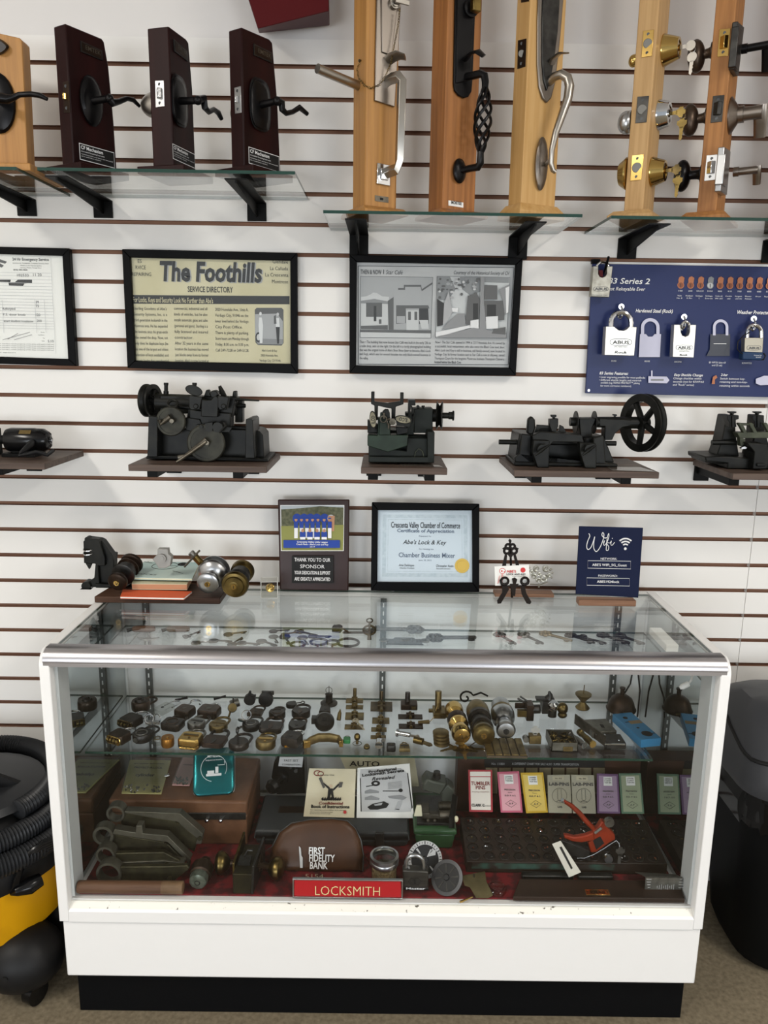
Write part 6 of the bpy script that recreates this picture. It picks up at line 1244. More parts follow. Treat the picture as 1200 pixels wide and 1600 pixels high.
# door knob sets on the shelf
def pair(label, fx, fy, bx, by, rf, rb, segs, key=True):
    k = S(Z(fx, fy, MZ)); pf = Z(fx, fy, MZ+rf*k*1.02); pb = Z(bx, by, MZ+rb*k*1.05); return knob_axis('door_knob_set', label, segs, pf, pb, None, group='door knob sets on the middle shelf', key=key)
pair('polished brass double knob set on the middle shelf, leftmost of the three', 722, 1151, 708, 1105, 16, 15, [('knob', [(.012, 0), (.02, .01), (.024, .06), (.025, .12), (.023, .2), (.013, .25), (.012, .3)], BRASS), ('rose', [(.016, .3), (.026, .36), (.026, .41), (.02, .43)], BRASS), ('collar', [(.024, .43), (.026, .46), (.026, .58), (.022, .6)], BRONZE), ('rear_rose', [(.014, .6), (.014, .7)], BRASS), ('rear_knob', [(.014, .7), (.023, .76), (.025, .86), (.024, .94), (.015, 1.0), (.003, 1.01)], BRASS)])
pair('dark antique knob set with cut brass face and keys, middle of the three', 756, 1150, 744, 1103, 18, 17, [('knob', [(.014, 0), (.017, .004), (.021, .01), (.027, .012), (.029, .04), (.029, .1), (.026, .13), (.026, .2)], OBRASS), ('rim', [(.028, .2), (.030, .22), (.030, .27), (.026, .29)], LOCKIRON), ('sleeve', [(.022, .29), (.022, .48)], GUN), ('rear_rose', [(.026, .48), (.031, .52), (.031, .6)], LOCKIRON), ('rear_knob', [(.028, .6), (.031, .7), (.030, .85), (.024, .96), (.01, 1.0)], DBRASS)])
pair('satin chrome knob set, rightmost of the three', 791, 1143, 781, 1099, 15, 14, [('knob', [(.012, 0), (.021, .01), (.025, .05), (.024, .12), (.018, .24), (.014, .34)], SATIN), ('rose', [(.02, .36), (.03, .44), (.032, .55), (.032, .58)], SATIN), ('band', [(.030, .58), (.030, .68)], DBRASS), ('rear_knob', [(.014, .68), (.018, .78), (.025, .86), (.025, .94), (.018, 1.0), (.003, 1.01)], SATIN)], key=GUN)
t, s = sthing('key_bunch', 'small nickel keys hanging on the dark antique knob set', 762, 1160, 'keys'); g = G(); key_flat(g, V((.002, 0, .026)), V((.9, -.3, .2)), V((.2, .1, 1)).normalized(), V((0, -1, .2))); key_flat(g, V((-.004, -.004, .022)), V((.6, .5, .5)), V((.8, .1, .5)).normalized(), V((.2, -1, .3)), bow='cut'); g.tor((.002, -.002, .022), .007, .0007, V((.5, -1, .2)), 16, 6); part(t, 'keys', g, NICKEL, **L_)
t, s = sthing('iron_scrollwork', 'black wrought scroll handle behind the antique knob set', 735, 1108, 'handle'); pts = [V((-.012+.022*cos(a)*(1-.05*i), .02, .024+.022*sin(a)*(1-.05*i))) for i, a in enumerate([radians(20+24*k) for k in range(18)])]
part(t, 'scroll', G().tube([V((.05, .02, .03)), V((.03, .02, .04))]+pts, .0028, 8), BLKM, **L_)
t, s = sthing('skeleton_key', 'pale bone coloured skeleton key lying across the brass slide bolts', 560, 1131, 'key', z=MZ+.012)
BONE = mat('bone white metal', 'B7AC92', .45, .3); g = G()
for a in (90, 210, 330): g.tor((-.008+.005*cos(radians(a)), .014+.005*sin(radians(a)), .003), .0045, .0014, Z_, 14, 6)
g.tube([V((-.006, .010, .003)), V((.016, -.036, .002))], .0022, 8); part(t, 'key', g, BONE, **L_)
t, s = sthing('brass_stopper', 'small brass knob on a stem with a wire ring', 558, 1163, 'knob'); part(t, 'knob', G().ell((0, 0, .020), (.008, .008, .010)), OBRASS, **L_); part(t, 'stem', G().cyl((0, 0, .001), (0, 0, .014), .0035, n=10), DBRASS, **L_); part(t, 'ring', G().tor((0, 0, .002), .011, .001, Z_, 18, 6), PEWTER, **L_)
t, s = sthing('cam_lock', 'chrome cam lock with nut lying by the centre standard at the shelf front', 592, 1167); part(t, 'body', G().cyl((0, -.01, .010), (0, .012, .010), .0075, n=14), CHROME, **L_); part(t, 'collar', G().cyl((0, -.012, .010), (0, -.008, .010), .0098, n=18), CHROME, **L_); part(t, 'cam', G().box((.006, .013, .012), (.022, .002, .008)), SATIN, **L_)
t, s = sthing('cam_lock', 'chrome switch lock with key lying in front of the dark bronze latch', 629, 1151, yaw=-.35); part(t, 'body', G().cyl((-.014, 0, .008), (.02, 0, .008), .0065, n=14), CHROME, **L_); part(t, 'collar', G().cyl((-.016, 0, .008), (-.012, 0, .008), .0105, n=18), CHROME, **L_); part(t, 'key', G().box((.03, 0, .007), (.018, .003, .006)).cyl((.04, -.001, .007), (.04, .001, .007), .006, n=12), NICKEL, **L_)
t, s = sthing('brass_barrel', 'brass lock barrel with flat tail at the shelf front', 655, 1163, yaw=-.45); part(t, 'barrel', G().cyl((-.014, 0, .009), (.010, 0, .009), .009, n=18), OBRASS, **L_); part(t, 'tail', G().prism([V((.010, -.005, .006)), V((.03, -.008, .004)), V((.036, 0, .004)), V((.03, .006, .004)), V((.010, .005, .006))], (0, 0, .004)), DBRASS, **L_)
t, s = sthing('key_tray', 'shallow wooden tray of worn brass key blanks under the chrome knob set', 788, 1171, 'tray')
part(t, 'tray', G().box((0, 0, .003), (.10, .09, .006)), mat('worn tray', '54483A', .5, col2='3E3529', scale=20), bev=.001, **L_); g = G()
for i in range(5): g.box((-.04+.02*i, 0, .0075), (.017, .084, .003))
part(t, 'slats', g, DBRASS, bev=.0006, **L_)
t, s = sthing('brass_keys', 'loose worn brass keys under the brass knob set', 714, 1172, 'keys'); g = G(); rr = random.Random(3)
for i in range(7): a = rr.random()*6.28; x, y = -.02+.04*rr.random(), -.012+.022*rr.random(); key_flat(g, V((x, y, .001+.0016*i)), V((cos(a), sin(a), 0)), V((-sin(a), cos(a), 0)), Z_, bow='round' if i % 2 else 'cut', t_=.0014)
part(t, 'keys', g, OBRASS, **L_)
# right end of the shelf
t, s = sthing('lock_assembly', 'dark brass mortise lock assembly with levers, right of the chrome knob set', 826, 1122); part(t, 'case', G().box((0, 0, .022), (.02, .04, .044)).box((-.02, .012, .03), (.034, .006, .016)), BRONZE, bev=.002, **L_); part(t, 'arms', G().tube([V((-.03, .014, .05)), V((-.004, .01, .036))], .003, 8).tube([V((-.024, .014, .056)), V((.0, .01, .042))], .0026, 8).cyl((.008, -.008, .03), (.026, -.014, .034), .012, n=18), GUN, **L_); part(t, 'brass_plate', G().box((-.014, -.012, .020), (.04, .012, .018)), OBRASS, **L_)
t, s = sthing('box_lock', 'box lock with a silver key blank standing in it at the shelf front', 835, 1160); part(t, 'body', G().box((0, 0, .011), (.030, .022, .022)), DBRASS, bev=.0015, **L_); part(t, 'cylinder', G().cyl((-.022, -.004, .008), (-.022, .01, .008), .008, n=16), PEWTER, **L_); g = G(); key_flat(g, V((.0, -.002, .046)), X_, Z_, -Y_, bow='cut'); part(t, 'key', g, mat('bright key blank', 'C9CAC6', .3, .6), **L_)
t, s = sthing('deadbolt_latch', 'black lock body with chrome dome and brass ball', 862, 1118); part(t, 'body', G().box((-.012, .006, .026), (.034, .03, .036)).box((-.02, .008, .046), (.05, .02, .006)).tube([V((-.01, .008, .046)), V((-.006, .006, .058)), V((-.010, .006, .068))], [.012, .007, .003], 10), GUN, bev=.001, **L_); part(t, 'dome', G().lathe([(.016, 0), (.017, .004), (.015, .014), (.008, .020)], (.0, -.004, .026), V((0, -.3, 1)), 22), CHROME, **L_); part(t, 'ball', G().ell((.028, -.002, .022), (.015, .015, .017)).ell((.026, -.012, .008), (.013, .012, .009)), OBRASS, **L_); part(t, 'barrel', G().cyl((.0, -.004, .0), (.0, -.004, .026), .012, n=16), GUN, **L_)
t, s = sthing('brass_finial', 'dull brass double cup finial standing at the back right of the shelf', 910, 1107, 'finial'); part(t, 'cups', G().lathe([(.018, 0), (.020, .003), (.012, .012), (.006, .020), (.010, .026), (.022, .040), (.0225, .044), (.012, .046)], (0, 0, 0), Z_, 26), DBRASS, **L_); part(t, 'spike', G().cyl((0, 0, .045), (.001, 0, .07), .0014, n=8).ell((0, -.006, .046), .002), OBRASS, **L_)
t, s = sthing('bronze_bell', 'dark bronze domed door bell with stub top at the right end of the shelf', 970, 1111, 'bell'); part(t, 'dome', G().lathe([(.040, 0), (.041, .004), (.037, .010), (.034, .022), (.028, .034), (.016, .043), (.006, .046)], (0, 0, .004), Z_, 30), BRONZE, **L_); part(t, 'stub', G().lathe([(.006, .046), (.006, .060), (.008, .062), (.008, .066)], (0, 0, .004), Z_, 14), BRONZE, **L_); part(t, 'bright_lip', G().box((.006, -.039, .012), (.026, .004, .005)), DBRASS, **L_)
GZ = mat('grey lock case', '77756C', .45, .7, col2='55534B', scale=40)
t, s = sthing('rim_lock', 'long grey steel rim lock case lying behind the blue jig', 936, 1143, yaw=.12); part(t, 'case', G().box((0, 0, .009), (.066, .07, .018)), GZ, bev=.002, **L_); part(t, 'keyhole', G().prism([V((x, y, .018)) for x, y in ((0, -.012), (.008, -.016), (.010, .0), (.002, .004))], (0, 0, .0006)).cyl((-.02, -.02, .018), (-.02, -.02, .019), .004, n=10), INK, **L_)
t, s = sthing('steel_angle', 'long steel angle strip standing on edge beside the grey rim lock', 921, 1148, yaw=.38); part(t, 'strip', G().box((0, 0, .014), (.003, .13, .028)).box((.006, 0, .0015), (.014, .13, .003)), IRONL, **L_); part(t, 'screw', G().cyl((-.002, -.03, .016), (-.004, -.03, .016), .003, n=8), CHROME, **L_)
t, s = sthing('parts_tray', 'open grey steel tray full of lock springs and levers at the shelf front', 877, 1164, 'tray')
g = G(); 
for c, d in (((0, 0, .0015), (.066, .07, .003)), ((0, -.034, .012), (.066, .002, .024)), ((0, .034, .012), (.066, .002, .024)), ((-.032, 0, .012), (.002, .07, .024)), ((.032, 0, .012), (.002, .07, .024))): g.box(c, d)
part(t, 'tray', g, GZ, **L_); part(t, 'handle', G().box((.008, -.036, .008), (.024, .003, .012)), DBRASS, bev=.001, **L_); g = G(); rr = random.Random(5)
for i in range(22): g.tor((rr.uniform(-.026, .026), rr.uniform(-.026, .026), rr.uniform(.008, .020)), rr.uniform(.004, .009), .0016, V((rr.uniform(-1, 1), rr.uniform(-1, 1), 1.4)), 12, 5)
part(t, 'levers', g, OBRASS, kind='stuff', **L_)
for i, (x, y, yw, m, lab) in enumerate(((898, 1160, .45, PEWTER, 'chrome lock barrel lying right of the parts tray'), (914, 1158, .3, OBRASS, 'ribbed brass lock barrel beside the chrome barrel'))):
    t, s = sthing('lock_barrel', lab, x, y, yaw=yw); part(t, 'barrel', G().lathe([(.007, 0), (.008, .004), (.0085, .03), (.007, .032), (.007, .05), (.009, .052), (.009, .062)], (0, -.034, .0095), V((0, 1, .04)), 16), m, **L_); part(t, 'cap', G().cyl((0, -.037, .0095), (0, -.033, .0095), .0092, n=16), BRASS if i else CHROME, **L_)
t, s = sthing('blue_jig', 'bright blue drilled jig plate lying at the right end of the middle shelf', 993, 1146, 'jig', .22); part(t, 'plate', G().box((0, 0, .011), (.056, .145, .022)), BLUEJIG, bev=.001, **L_); part(t, 'holes', G().cyl((.004, -.045, .0218), (.004, -.045, .0225), .014, n=24).cyl((-.006, .045, .0218), (-.006, .045, .0225), .0065, n=16).cyl((-.002, -.012, .0218), (-.002, -.012, .0225), .004, n=12).box((-.012, .022, .0222), (.014, .003, .0008)).box((.02, -.046, .0222), (.012, .003, .0008)), INK, **L_); part(t, 'tape_patch', G().box((.008, .018, .0224), (.034, .016, .001)), mat('old tape', '8D7A5D', .6), **L_)
t, s = sthing('latch_box', 'black latch box with bright screws in front of the blue jig', 958, 1163); part(t, 'box', G().box((0, 0, .008), (.05, .05, .016)), GUN, bev=.002, **L_); part(t, 'screws', G().box((-.004, -.026, .014), (.05, .003, .003)).ell((-.018, .016, .017), .003).ell((.01, -.012, .017), .0025), CHROME, **L_)
# ================================================================== antique keys on the upper shelf
def akey(label, px, py, L, yaw, m, bow='oval', bit=1, group='antique keys on the upper shelf', name='antique_key', z=UZ):
    L *= 1.18 if L < .1 else 1.0
    p = Z(px, py, z); t = thing(name, label, 'key', (p.x, p.y, z+.0004), yaw, group); g = G(); r = L*.17
    if bow == 'oval': g.tor((-L*.5+r, 0, .003), r, L*.05, Z_, 22, 6, .75)
    elif bow == 'disc': g.lathe([(r*1.25, 0), (r*1.35, .0015), (r*1.25, .0035)], (-L*.5+r, 0, 0), Z_, 20)
    elif bow == 'trefoil':
        for a in (90, 210, 330): g.tor((-L*.5+r+r*.55*cos(radians(a)), r*.6*sin(radians(a)), .003), r*.5, L*.042, Z_, 14, 6)
    elif bow == 'ornate':
        for a in range(0, 360, 60): g.tor((-L*.5+r+r*.62*cos(radians(a)), r*.72*sin(radians(a)), .003), r*.36, L*.036, Z_, 12, 5)
        g.tor((-L*.5+r, 0, .003), r*.45, L*.03, Z_, 14, 6)
    part(t, 'bow', g, m, local=True)
    g = G().tube([V((-L*.5+2*r*.92, 0, .003)), V((L*.5, 0, .003))], L*.042, 8).tor((-L*.5+2.2*r, 0, .003), L*.03, L*.018, X_, 12, 5).ell((L*.5, 0, .003), L*.034, None, 8, 6)
    if bit == 1: g.box((L*.40, -L*.09, .003), (L*.13, L*.15, .0028)).box((L*.40, -L*.17, .003), (L*.04, L*.03, .0028))
    elif bit == 2: g.box((L*.34, -L*.07, .0015), (L*.2, L*.05, .0018)).box((L*.42, -L*.05, .0015), (L*.05, L*.1, .0018))
    part(t, 'shank_and_bit', g, m, local=True); return t
KG = mat('grey old key', '6F6B62', .4, .8, col2='4F4B44', scale=60); KD = mat('black old key', '2A2724', .5, .25, col2='3A3530', scale=60); KBR = mat('brown old key', '5E5138', .4, .8, col2='433A29', scale=60)
lay = [(300, 993, .05, 1.0, KD, 'trefoil', 2), (318, 1005, .05, .2, KG, 'disc', 2), (345, 1003, .05, -.1, KG, 'disc', 2), (368, 991, .05, .4, KG, 'disc', 2), (369, 1004, .05, 1.2, KG, 'disc', 2), (389, 1007, .05, -.2, KG, 'disc', 2), (418, 1006, .055, -.6, KG, 'disc', 2), (430, 1000, .05, -1.2, KG, 'disc', 2), (437, 987, .045, .2, KD, 'disc', 2), (448, 1001, .06, -1.2, KD, 'disc', 2), (455, 991, .045, .5, OBRASS, 'disc', 2), (479, 991, .06, -.5, KBR, 'trefoil', 2), (476, 1002, .055, -1.2, KG, 'disc', 2), (500, 996, .05, 0, KG, 'disc', 2), (560, 990, .07, 3.2, KG, 'oval', 1)]
DES = ['black trefoil headed antique key at the left end of the upper shelf row', 'grey flat key right of the black trefoil key', 'grey flat key near the left quarter of the upper shelf', 'back grey flat key of the pair near the certificate reflection', 'front grey flat key of the pair, pointing back', 'grey flat key lying left to right near the trim rail', 'grey flat key angled towards the trim rail', 'grey flat key pointing at the viewer', 'short black flat key at the back of the row', 'long black flat key pointing at the viewer', 'short brass coloured key between black keys', 'brown trefoil headed key beside the small dark padlock', 'grey flat key right of the long black key', 'grey flat key in front of the small dark padlock', 'thin grey ring-bow key lying left of the upright ring key']
for d_, (x, y, L, yw, m, b, bt) in zip(DES, lay): akey(d_, x, y, L, yw, m, b, bt)
for d_, x, y, r, m in (('dark iron ring key lying flat near the trim rail, leftmost of four ring keys', 465, 1009, .018, KD), ('dark iron ring key second of four near the trim rail', 498, 1005, .022, KD), ('small grey ring key third of four near the trim rail', 520, 1006, .016, KG), ('widest dark iron ring key, rightmost of four near the trim rail', 544, 1006, .028, KD)):
    p = Z(x, y, UZ); t = thing('ring_key', d_, 'key', (p.x, p.y, UZ+.0004), 0, 'iron ring keys'); part(t, 'ring', G().tor((0, 0, .0035), r, .0034, Z_, 28, 8), m, local=True); part(t, 'shank', G().tube([V((0, -r, .0035)), V((0, -r-.035, .0035))], .003, 8).box((.006, -r-.03, .0035), (.012, .008, .003)), m, local=True)
p = Z(577, 1000, UZ); t = thing('ring_key', 'brown iron key standing upright with two ring heads under the certificate', 'key', (p.x, p.y, UZ+.0004), 0, 'iron ring keys'); part(t, 'ring', G().tor((0, 0, .0275), .016, .003, V((0, -.5, 1)), 24, 8), KBR, local=True); part(t, 'shank', G().tube([V((0, -.004, .002)), V((0, .0, .026))], [.006, .004], 8).tube([V((0, 0, .026)), V((0, .02, .044))], .003, 8).tor((0, .024, .046), .008, .002, V((0, -.4, 1)), 18, 6), KBR, local=True)
akey('very long ornate grey key lying at the back under the certificate', 622, 985, .14, 3.14, KG, 'ornate', 1)
p = Z(632, 1003, UZ); t = thing('ornate_lock_plate', 'ornate dark grey antique lock plate under the certificate', 'lock plate', (p.x, p.y, UZ+.0004), 0); part(t, 'plate', G().prism([V((x, y, 0)) for x, y in ((-.05, -.025), (.05, -.025), (.042, -.012), (.06, .0), (.05, .012), (.03, .012), (.026, .022), (-.026, .022), (-.03, .012), (-.05, .012), (-.06, 0), (-.042, -.012))], (0, 0, .004)), GUN, bev=.001, local=True); part(t, 'scrolls', G().tor((.055, 0, .004), .010, .003, Z_, 16, 6).tor((-.055, 0, .004), .010, .003, Z_, 16, 6).ell((0, 0, .005), (.014, .010, .004)), KG, local=True)
akey('huge ornate dark key with pierced bow, centre right of the upper shelf', 705, 998, .13, .05, KD, 'ornate', 1)
akey('dark iron key with ringed bow pointing at the viewer, right of the huge ornate key', 790, 999, .075, -1.1, KD, 'ornate', 1)
akey('grey trefoil key pointing at the viewer below the business card', 830, 999, .075, -1.0, KG, 'trefoil', 1)
akey('pale brass ornate key below the scroll ornament', 868, 996, .08, -.7, mat('pale brass key', '85775A', .4, .9), 'ornate', 1)
akey('black pierced key under the left side of the wireless sign', 906, 999, .075, -.8, KD, 'ornate', 1)
akey('black ornate key under the middle of the wireless sign', 924, 1001, .07, -.7, KD, 'trefoil', 1)
akey('dark fancy key under the right side of the wireless sign', 958, 999, .08, -.8, KD, 'ornate', 1)
akey('black key with oval bow at the right end of the upper shelf', 984, 1000, .075, -.9, KD, 'oval', 1)
for lab, px, m in (('brown wooden handled tool at the left end of the upper shelf', 225, WOODTUBE), ('second brown wooden handle right of the first on the upper shelf', 279, mat('dull brown handle', '5A4636', .45))):
    p = Z(px, 988, UZ); t = thing('wooden_awl', lab, 'tool', (p.x, p.y, UZ+.0004), .05, 'wooden tool handles'); part(t, 'handle', G().lathe([(.006, -.03), (.009, -.024), (.009, .02), (.006, .03)], (0, 0, .0095), X_, 16), m, local=True); part(t, 'tip', G().tube([V((-.03, 0, .0095)), V((-.044, -.004, .006))], [.004, .006], 8), GUN, local=True)
p = Z(230, 999, UZ); t = thing('winged_badge', 'silver winged emblem badge lying near the left tool handles', 'badge', (p.x, p.y, UZ+.0004), 0); part(t, 'wings', G().prism([V((x, y, 0)) for x, y in ((-.03, .010), (-.008, .002), (0, .012), (.008, .002), (.03, .010), (.018, -.006), (0, -.012), (-.018, -.006))], (0, 0, .003)), SATIN, bev=.0006, local=True)
p = Z(527, 987, UZ); t = thing('padlock', 'small dark padlock with brass plate among the keys on the upper shelf', 'padlock', (p.x, p.y, UZ+.0004), -.2); part(t, 'body', G().box((0, 0, .008), (.026, .022, .016)), GUN, bev=.002, local=True); part(t, 'shackle', G().tor((0, .012, .010), .008, .002, V((0, -.3, 1)), 18, 6), PEWTER, local=True); part(t, 'brass_plate', G().box((.002, -.0115, .006), (.018, .002, .008)).tube([V((.012, -.006, .014)), V((.04, -.012, .004))], .002, 6), OBRASS, local=True)
# ================================================================== things on the bottom of the display case
DZ = .3365
def zr(x, y): return (100+x/5.4545, 1240+y/5.4545)
# brown leatherette box
Yb_ = -.325; zt = W(170, 1249, Yb_).z; x0, x1 = W(166, 1290, Yb_).x+.012, W(386, 1290, Yb_).x; yk = -.105
t = thing('carrying_case', 'brown leatherette box with steel latch bar in the left back corner', 'case', ((x0+x1)/2, (Yb_+yk)/2, DZ))
zm = W(280, 1273, Yb_).z
part(t, 'base', G().box(((x0+x1)/2, (Yb_+yk)/2, (DZ+zm)/2), (x1-x0, yk-Yb_, zm-DZ)), LEATHER, bev=.004)
part(t, 'lid', G().box(((x0+x1)/2, (Yb_+yk)/2, (zt+zm)/2+.001), (x1-x0+.004, yk-Yb_+.004, zt-zm-.002)), LEATHER, bev=.006)
g = G().bp(292, 1270.5, 384, 1281, Yb_-.005, .004); part(t, 'latch_bar', g, GUN, bev=.001)
for x in (324, 346): part(t, 'latch_stud', G().lathe([(.006, 0), (.0065, .004), (.005, .012), (.002, .014)], W(x, 1279, Yb_-.005), -Y_, 16), CHROME)
# parts bags and tin on the brown box
def bag(label, px, mp, lines, yaw=0, group='paper topped parts bags'):
    q = [Z(x, y, zt+.004) for x, y in px]; c = sum(q, V((0, 0, 0)))/4
    t = thing('parts_bag', label, 'bag', (c.x, c.y, zt+.0015), group=group)
    part(t, 'insert_card', G().prism(q, (0, 0, -.0025)), mp)
    b = [q[3].lerp(q[0], .0), q[2].lerp(q[1], .0)]; g = G(); rr = random.Random(len(label))
    for i in range(26):
        u_, v_ = rr.uniform(.06, .94), rr.uniform(.0, .22); p = q[3].lerp(q[2], u_).lerp(q[0].lerp(q[1], u_), v_); g.cyl(p+V((0, 0, .001)), p+V((rr.uniform(-.006, .006), rr.uniform(-.004, .004), .005)), .0022, n=8)
    part(t, 'loose_pins', g, PEWTER, kind='stuff')
    Q = [c+(p-c)*1.03 for p in q]; part(t, 'plastic_sleeve', G().prism([p+V((0, 0, .0065)) for p in Q], (0, 0, -.0012)), BAGP)
    ux = (q[1]-q[0]).normalized(); uy = (q[0]-q[3]).normalized(); W_ = (q[2]-q[3]).length; H_ = (q[0]-q[3]).length
    g = G()
    for st, fx, fy, h, w in lines: g.text(st, q[3]+ux*W_*fx+uy*H_*fy, ux, uy, h, w*W_, 'c', .02, 0, .0012)
    part(t, 'lettering', g, INK, smooth=0)
YCARD = mat('yellow card', 'CFCA8E', .6, col2='B8B278', scale=18)
bag('yellow carded bag of pins lying on the left of the brown leatherette box', [(203, 1187), (267, 1188), (252, 1240), (190, 1239)], YCARD, [('PROTECT-A-LOCK', .55, .72, .010, .75), ('cylinder', .5, .48, .016, .5), ('pin tumbler assortment', .55, .86, .006, .8)])
bag('small pink carded bag of shiny pins behind the teal tin', [(286, 1183), (311, 1185), (296, 1227), (269, 1226)], mat('pink card', 'DDAFAA', .6), [('LOCK PARTS', .5, .7, .006, .6)])
# teal tin, leaning
ub = Z(334, 1243, zt+.001); M = Matrix((V((.985, .17, 0)), V((0, 1, 0)).normalized(), Z_)).transposed()
v = V((-.10, .62, .78)).normalized(); u = V((.985, .17, 0)); u = (u-v*u.dot(v)).normalized(); n = u.cross(v)
M = Matrix((u, -n, v)).transposed()
t = thing('tin_box', 'glossy teal tin with a round printed emblem leaning on the brown leatherette box', 'tin', ub, M=M)
def rrect(w, h, r, n=5): return [(sx*(w/2-r)+r*cos(radians(a0+90*i/n)), (h/2-r)*sy+r*sin(radians(a0+90*i/n))) for sx, sy, a0 in ((1, 1, 0), (-1, 1, 90), (-1, -1, 180), (1, -1, 270)) for i in range(n+1)]
s_ = S(ub); w, h = 64*s_, 72*s_; o = rrect(w, h, .018)
part(t, 'tin', G().rings([[V((x*k, y_, z_*k+h/2)) for x, z_ in o] for k, y_ in ((.9, -.010), (.97, -.008), (1, -.003), (1, .010))]), TEAL, local=True)
part(t, 'rim', G().tube([V((x, .010, z_+h/2)) for x, z_ in o], .0012, 6, True), SATIN, local=True)
part(t, 'emblem', G().tube([V((.034*cos(a), -.0106, h*.56+.034*sin(a))) for a in [radians(-30+290*i/40) for i in range(41)]], .0007, 5).box((0, -.0103, h*.42), (.040, .0006, .006)).box((-.008, -.0103, h*.47), (.018, .0006, .010)).box((.008, -.0103, h*.52), (.008, .0006, .016)).tube([V((.01, -.0106, h*.62)), V((.028, -.0106, h*.62)), V((.028, -.0106, h*.70))], .0008, 5), WINK, local=True)
ltr_g = G().text('FIRST FEDERAL', (0, -.0105, h*.79), X_, Z_, .0055, .034, 'c', .02).text('Savings and Loan Association', (0, -.0105, h*.72), X_, Z_, .004, .044, 'c', .01); part(t, 'lettering', ltr_g, WINK, local=True, smooth=0)
p = Z(260, 1215, zt); t = thing('cam_lock', 'tiny chrome cam lock lying between the bag and the tin on the brown box', 'lock part', p); part(t, 'body', G().cyl(p+V((-.005, 0, .004)), p+V((.004, .004, .004)), .0035, n=12).cyl(p+V((.004, .004, .004)), p+V((.006, .005, .004)), .0055, n=14), CHROME)
# four ring-ended bronze castings
CAST = mat('bronze casting', '4A4633', .4, .75, col2='302E24', scale=40); CASTR = mat('bright cast ring', '67655A', .4, .75, col2='57554B', scale=40)
def casting(label, Y, ring, r, ri, web, ridge, bolts, extra=None):
    c = zr(*ring); p = W(*c, Y); k = S(p)
    t = thing('ring_casting', label, 'machine part', (p.x+.06, Y+.012, DZ), group='ring-ended bronze castings', zmin=DZ+.0006)
    R_, I_ = r/5.4545*k, ri/5.4545*k; n = 32
    prof = [(I_, 0), (R_*.96, 0), (R_, .003), (R_, .025), (I_, .025), (I_, 0)]
    part(t, 'ring', G().rings([[p+V((cos(2*pi*i/n)*rr_, d_, sin(2*pi*i/n)*rr_)) for i in range(n)] for rr_, d_ in prof], cap=False), CASTR)
    part(t, 'web', G().pp([zr(*q) for q in web], Y+.006, .012), CAST, bev=.002)
    part(t, 'ridge', G().pp([zr(*q) for q in ridge], Y+.001, .023), CASTR, bev=.001)
    g = G()
    for b in bolts: g.cp(*zr(*b), Y-.002, 3.8, .02, 12, 3.0).cp(*zr(b[0], b[1]), Y-.0025, 2.2, .01, 10)
    part(t, 'bolts', g, CAST)
    return t
t = casting('ring-ended bronze casting at the back of the four, ring uppermost', -.398, (437, 175), 80, 60, [(505, 160), (960, 235), (1140, 380), (1110, 500), (1060, 470), (880, 330), (530, 320), (480, 250)], [(515, 150), (985, 170), (1185, 345), (1170, 430), (1120, 430), (1140, 385), (960, 238), (515, 165)], [(1155, 385), (965, 265)])
part(t, 'brass_barrel', G().tube([W(*zr(960, 385), -.366), W(*zr(1050, 400), -.376)], [.014, .0175], 18), OBRASS); part(t, 'barrel_mouth', G().tube([W(*zr(1050, 400), -.376), W(*zr(1066, 402), -.378)], [.0185, .0185], 18), CAST)
casting('ring-ended bronze casting second from the top with an upright lug', -.432, (332, 362), 92, 64, [(410, 345), (870, 415), (1040, 590), (900, 590), (840, 500), (420, 500)], [(430, 305), (610, 335), (615, 275), (665, 275), (670, 340), (880, 360), (1080, 560), (1060, 590), (885, 415), (410, 345)], [(860, 440), (1050, 620), (1035, 660)])
casting('ring-ended bronze casting third from the top, small ring', -.458, (350, 530), 84, 62, [(430, 510), (850, 500), (1020, 595), (850, 600), (420, 600)], [(420, 592), (850, 572), (1020, 592), (1020, 612), (850, 606), (420, 612)], [(875, 605)])
casting('ring-ended bronze casting lowest of the four with the widest ring', -.486, (378, 690), 110, 86, [(480, 625), (880, 622), (1050, 612), (1070, 640), (930, 755), (740, 775), (480, 760)], [(470, 745), (740, 760), (860, 755), (860, 775), (740, 780), (470, 765)], [(895, 735)])
# wooden tube
a, b = W(116, 1392, -.516), W(286, 1388, -.514); r = 9.6*S(a); a.z = b.z = DZ+r+.0006; a.x = max(a.x, XI0+.012)
t = thing('wooden_tube', 'worn printed wooden tube lying along the glass in the left front corner', 'tube', ((a.x+b.x)/2, -.5, DZ)); ax = (b-a).normalized()
part(t, 'tube', G().lathe([(r*.96, 0), (r, .003), (r, (b-a).length*.8)], a, b-a, 22), WOODTUBE); part(t, 'cap', G().lathe([(r*1.0, 0), (r*1.02, .001), (r*1.02, (b-a).length*.2), (r*.9, (b-a).length*.2+.001)], a.lerp(b, .8), b-a, 22), mat('paper tube cap', '7A5F45', .5, col2='5D4733', scale=30))
# crystal ended knob
pf, pb = W(309, 1383, -.505), W(322, 1352, -.43); pf.z = DZ+.024; pb.z = DZ+.03
t = thing('knob_cylinder', 'bronze cylinder lock with a cloudy greenish end, right of the wooden tube', 'door knob', ((pf.x+pb.x)/2, (pf.y+pb.y)/2, DZ)); ax = pb-pf; Ln = ax.length
part(t, 'barrel', G().lathe([(.019, .018), (.026, .022), (.027, .05), (.025, Ln*.7), (.015, Ln*.72), (.012, Ln)], pf, ax, 24), BRONZE)
part(t, 'end_piece', G().lathe([(.006, -.004), (.014, -.003), (.021, 0), (.023, .008), (.022, .02)], pf, ax, 10), mat('cloudy green metal', '4C544A', .3, .5, col2='6D746A', scale=70)); part(t, 'keyway', G().tor(pf-ax.normalized()*.003, .006, .002, ax, 16, 6), GUN)
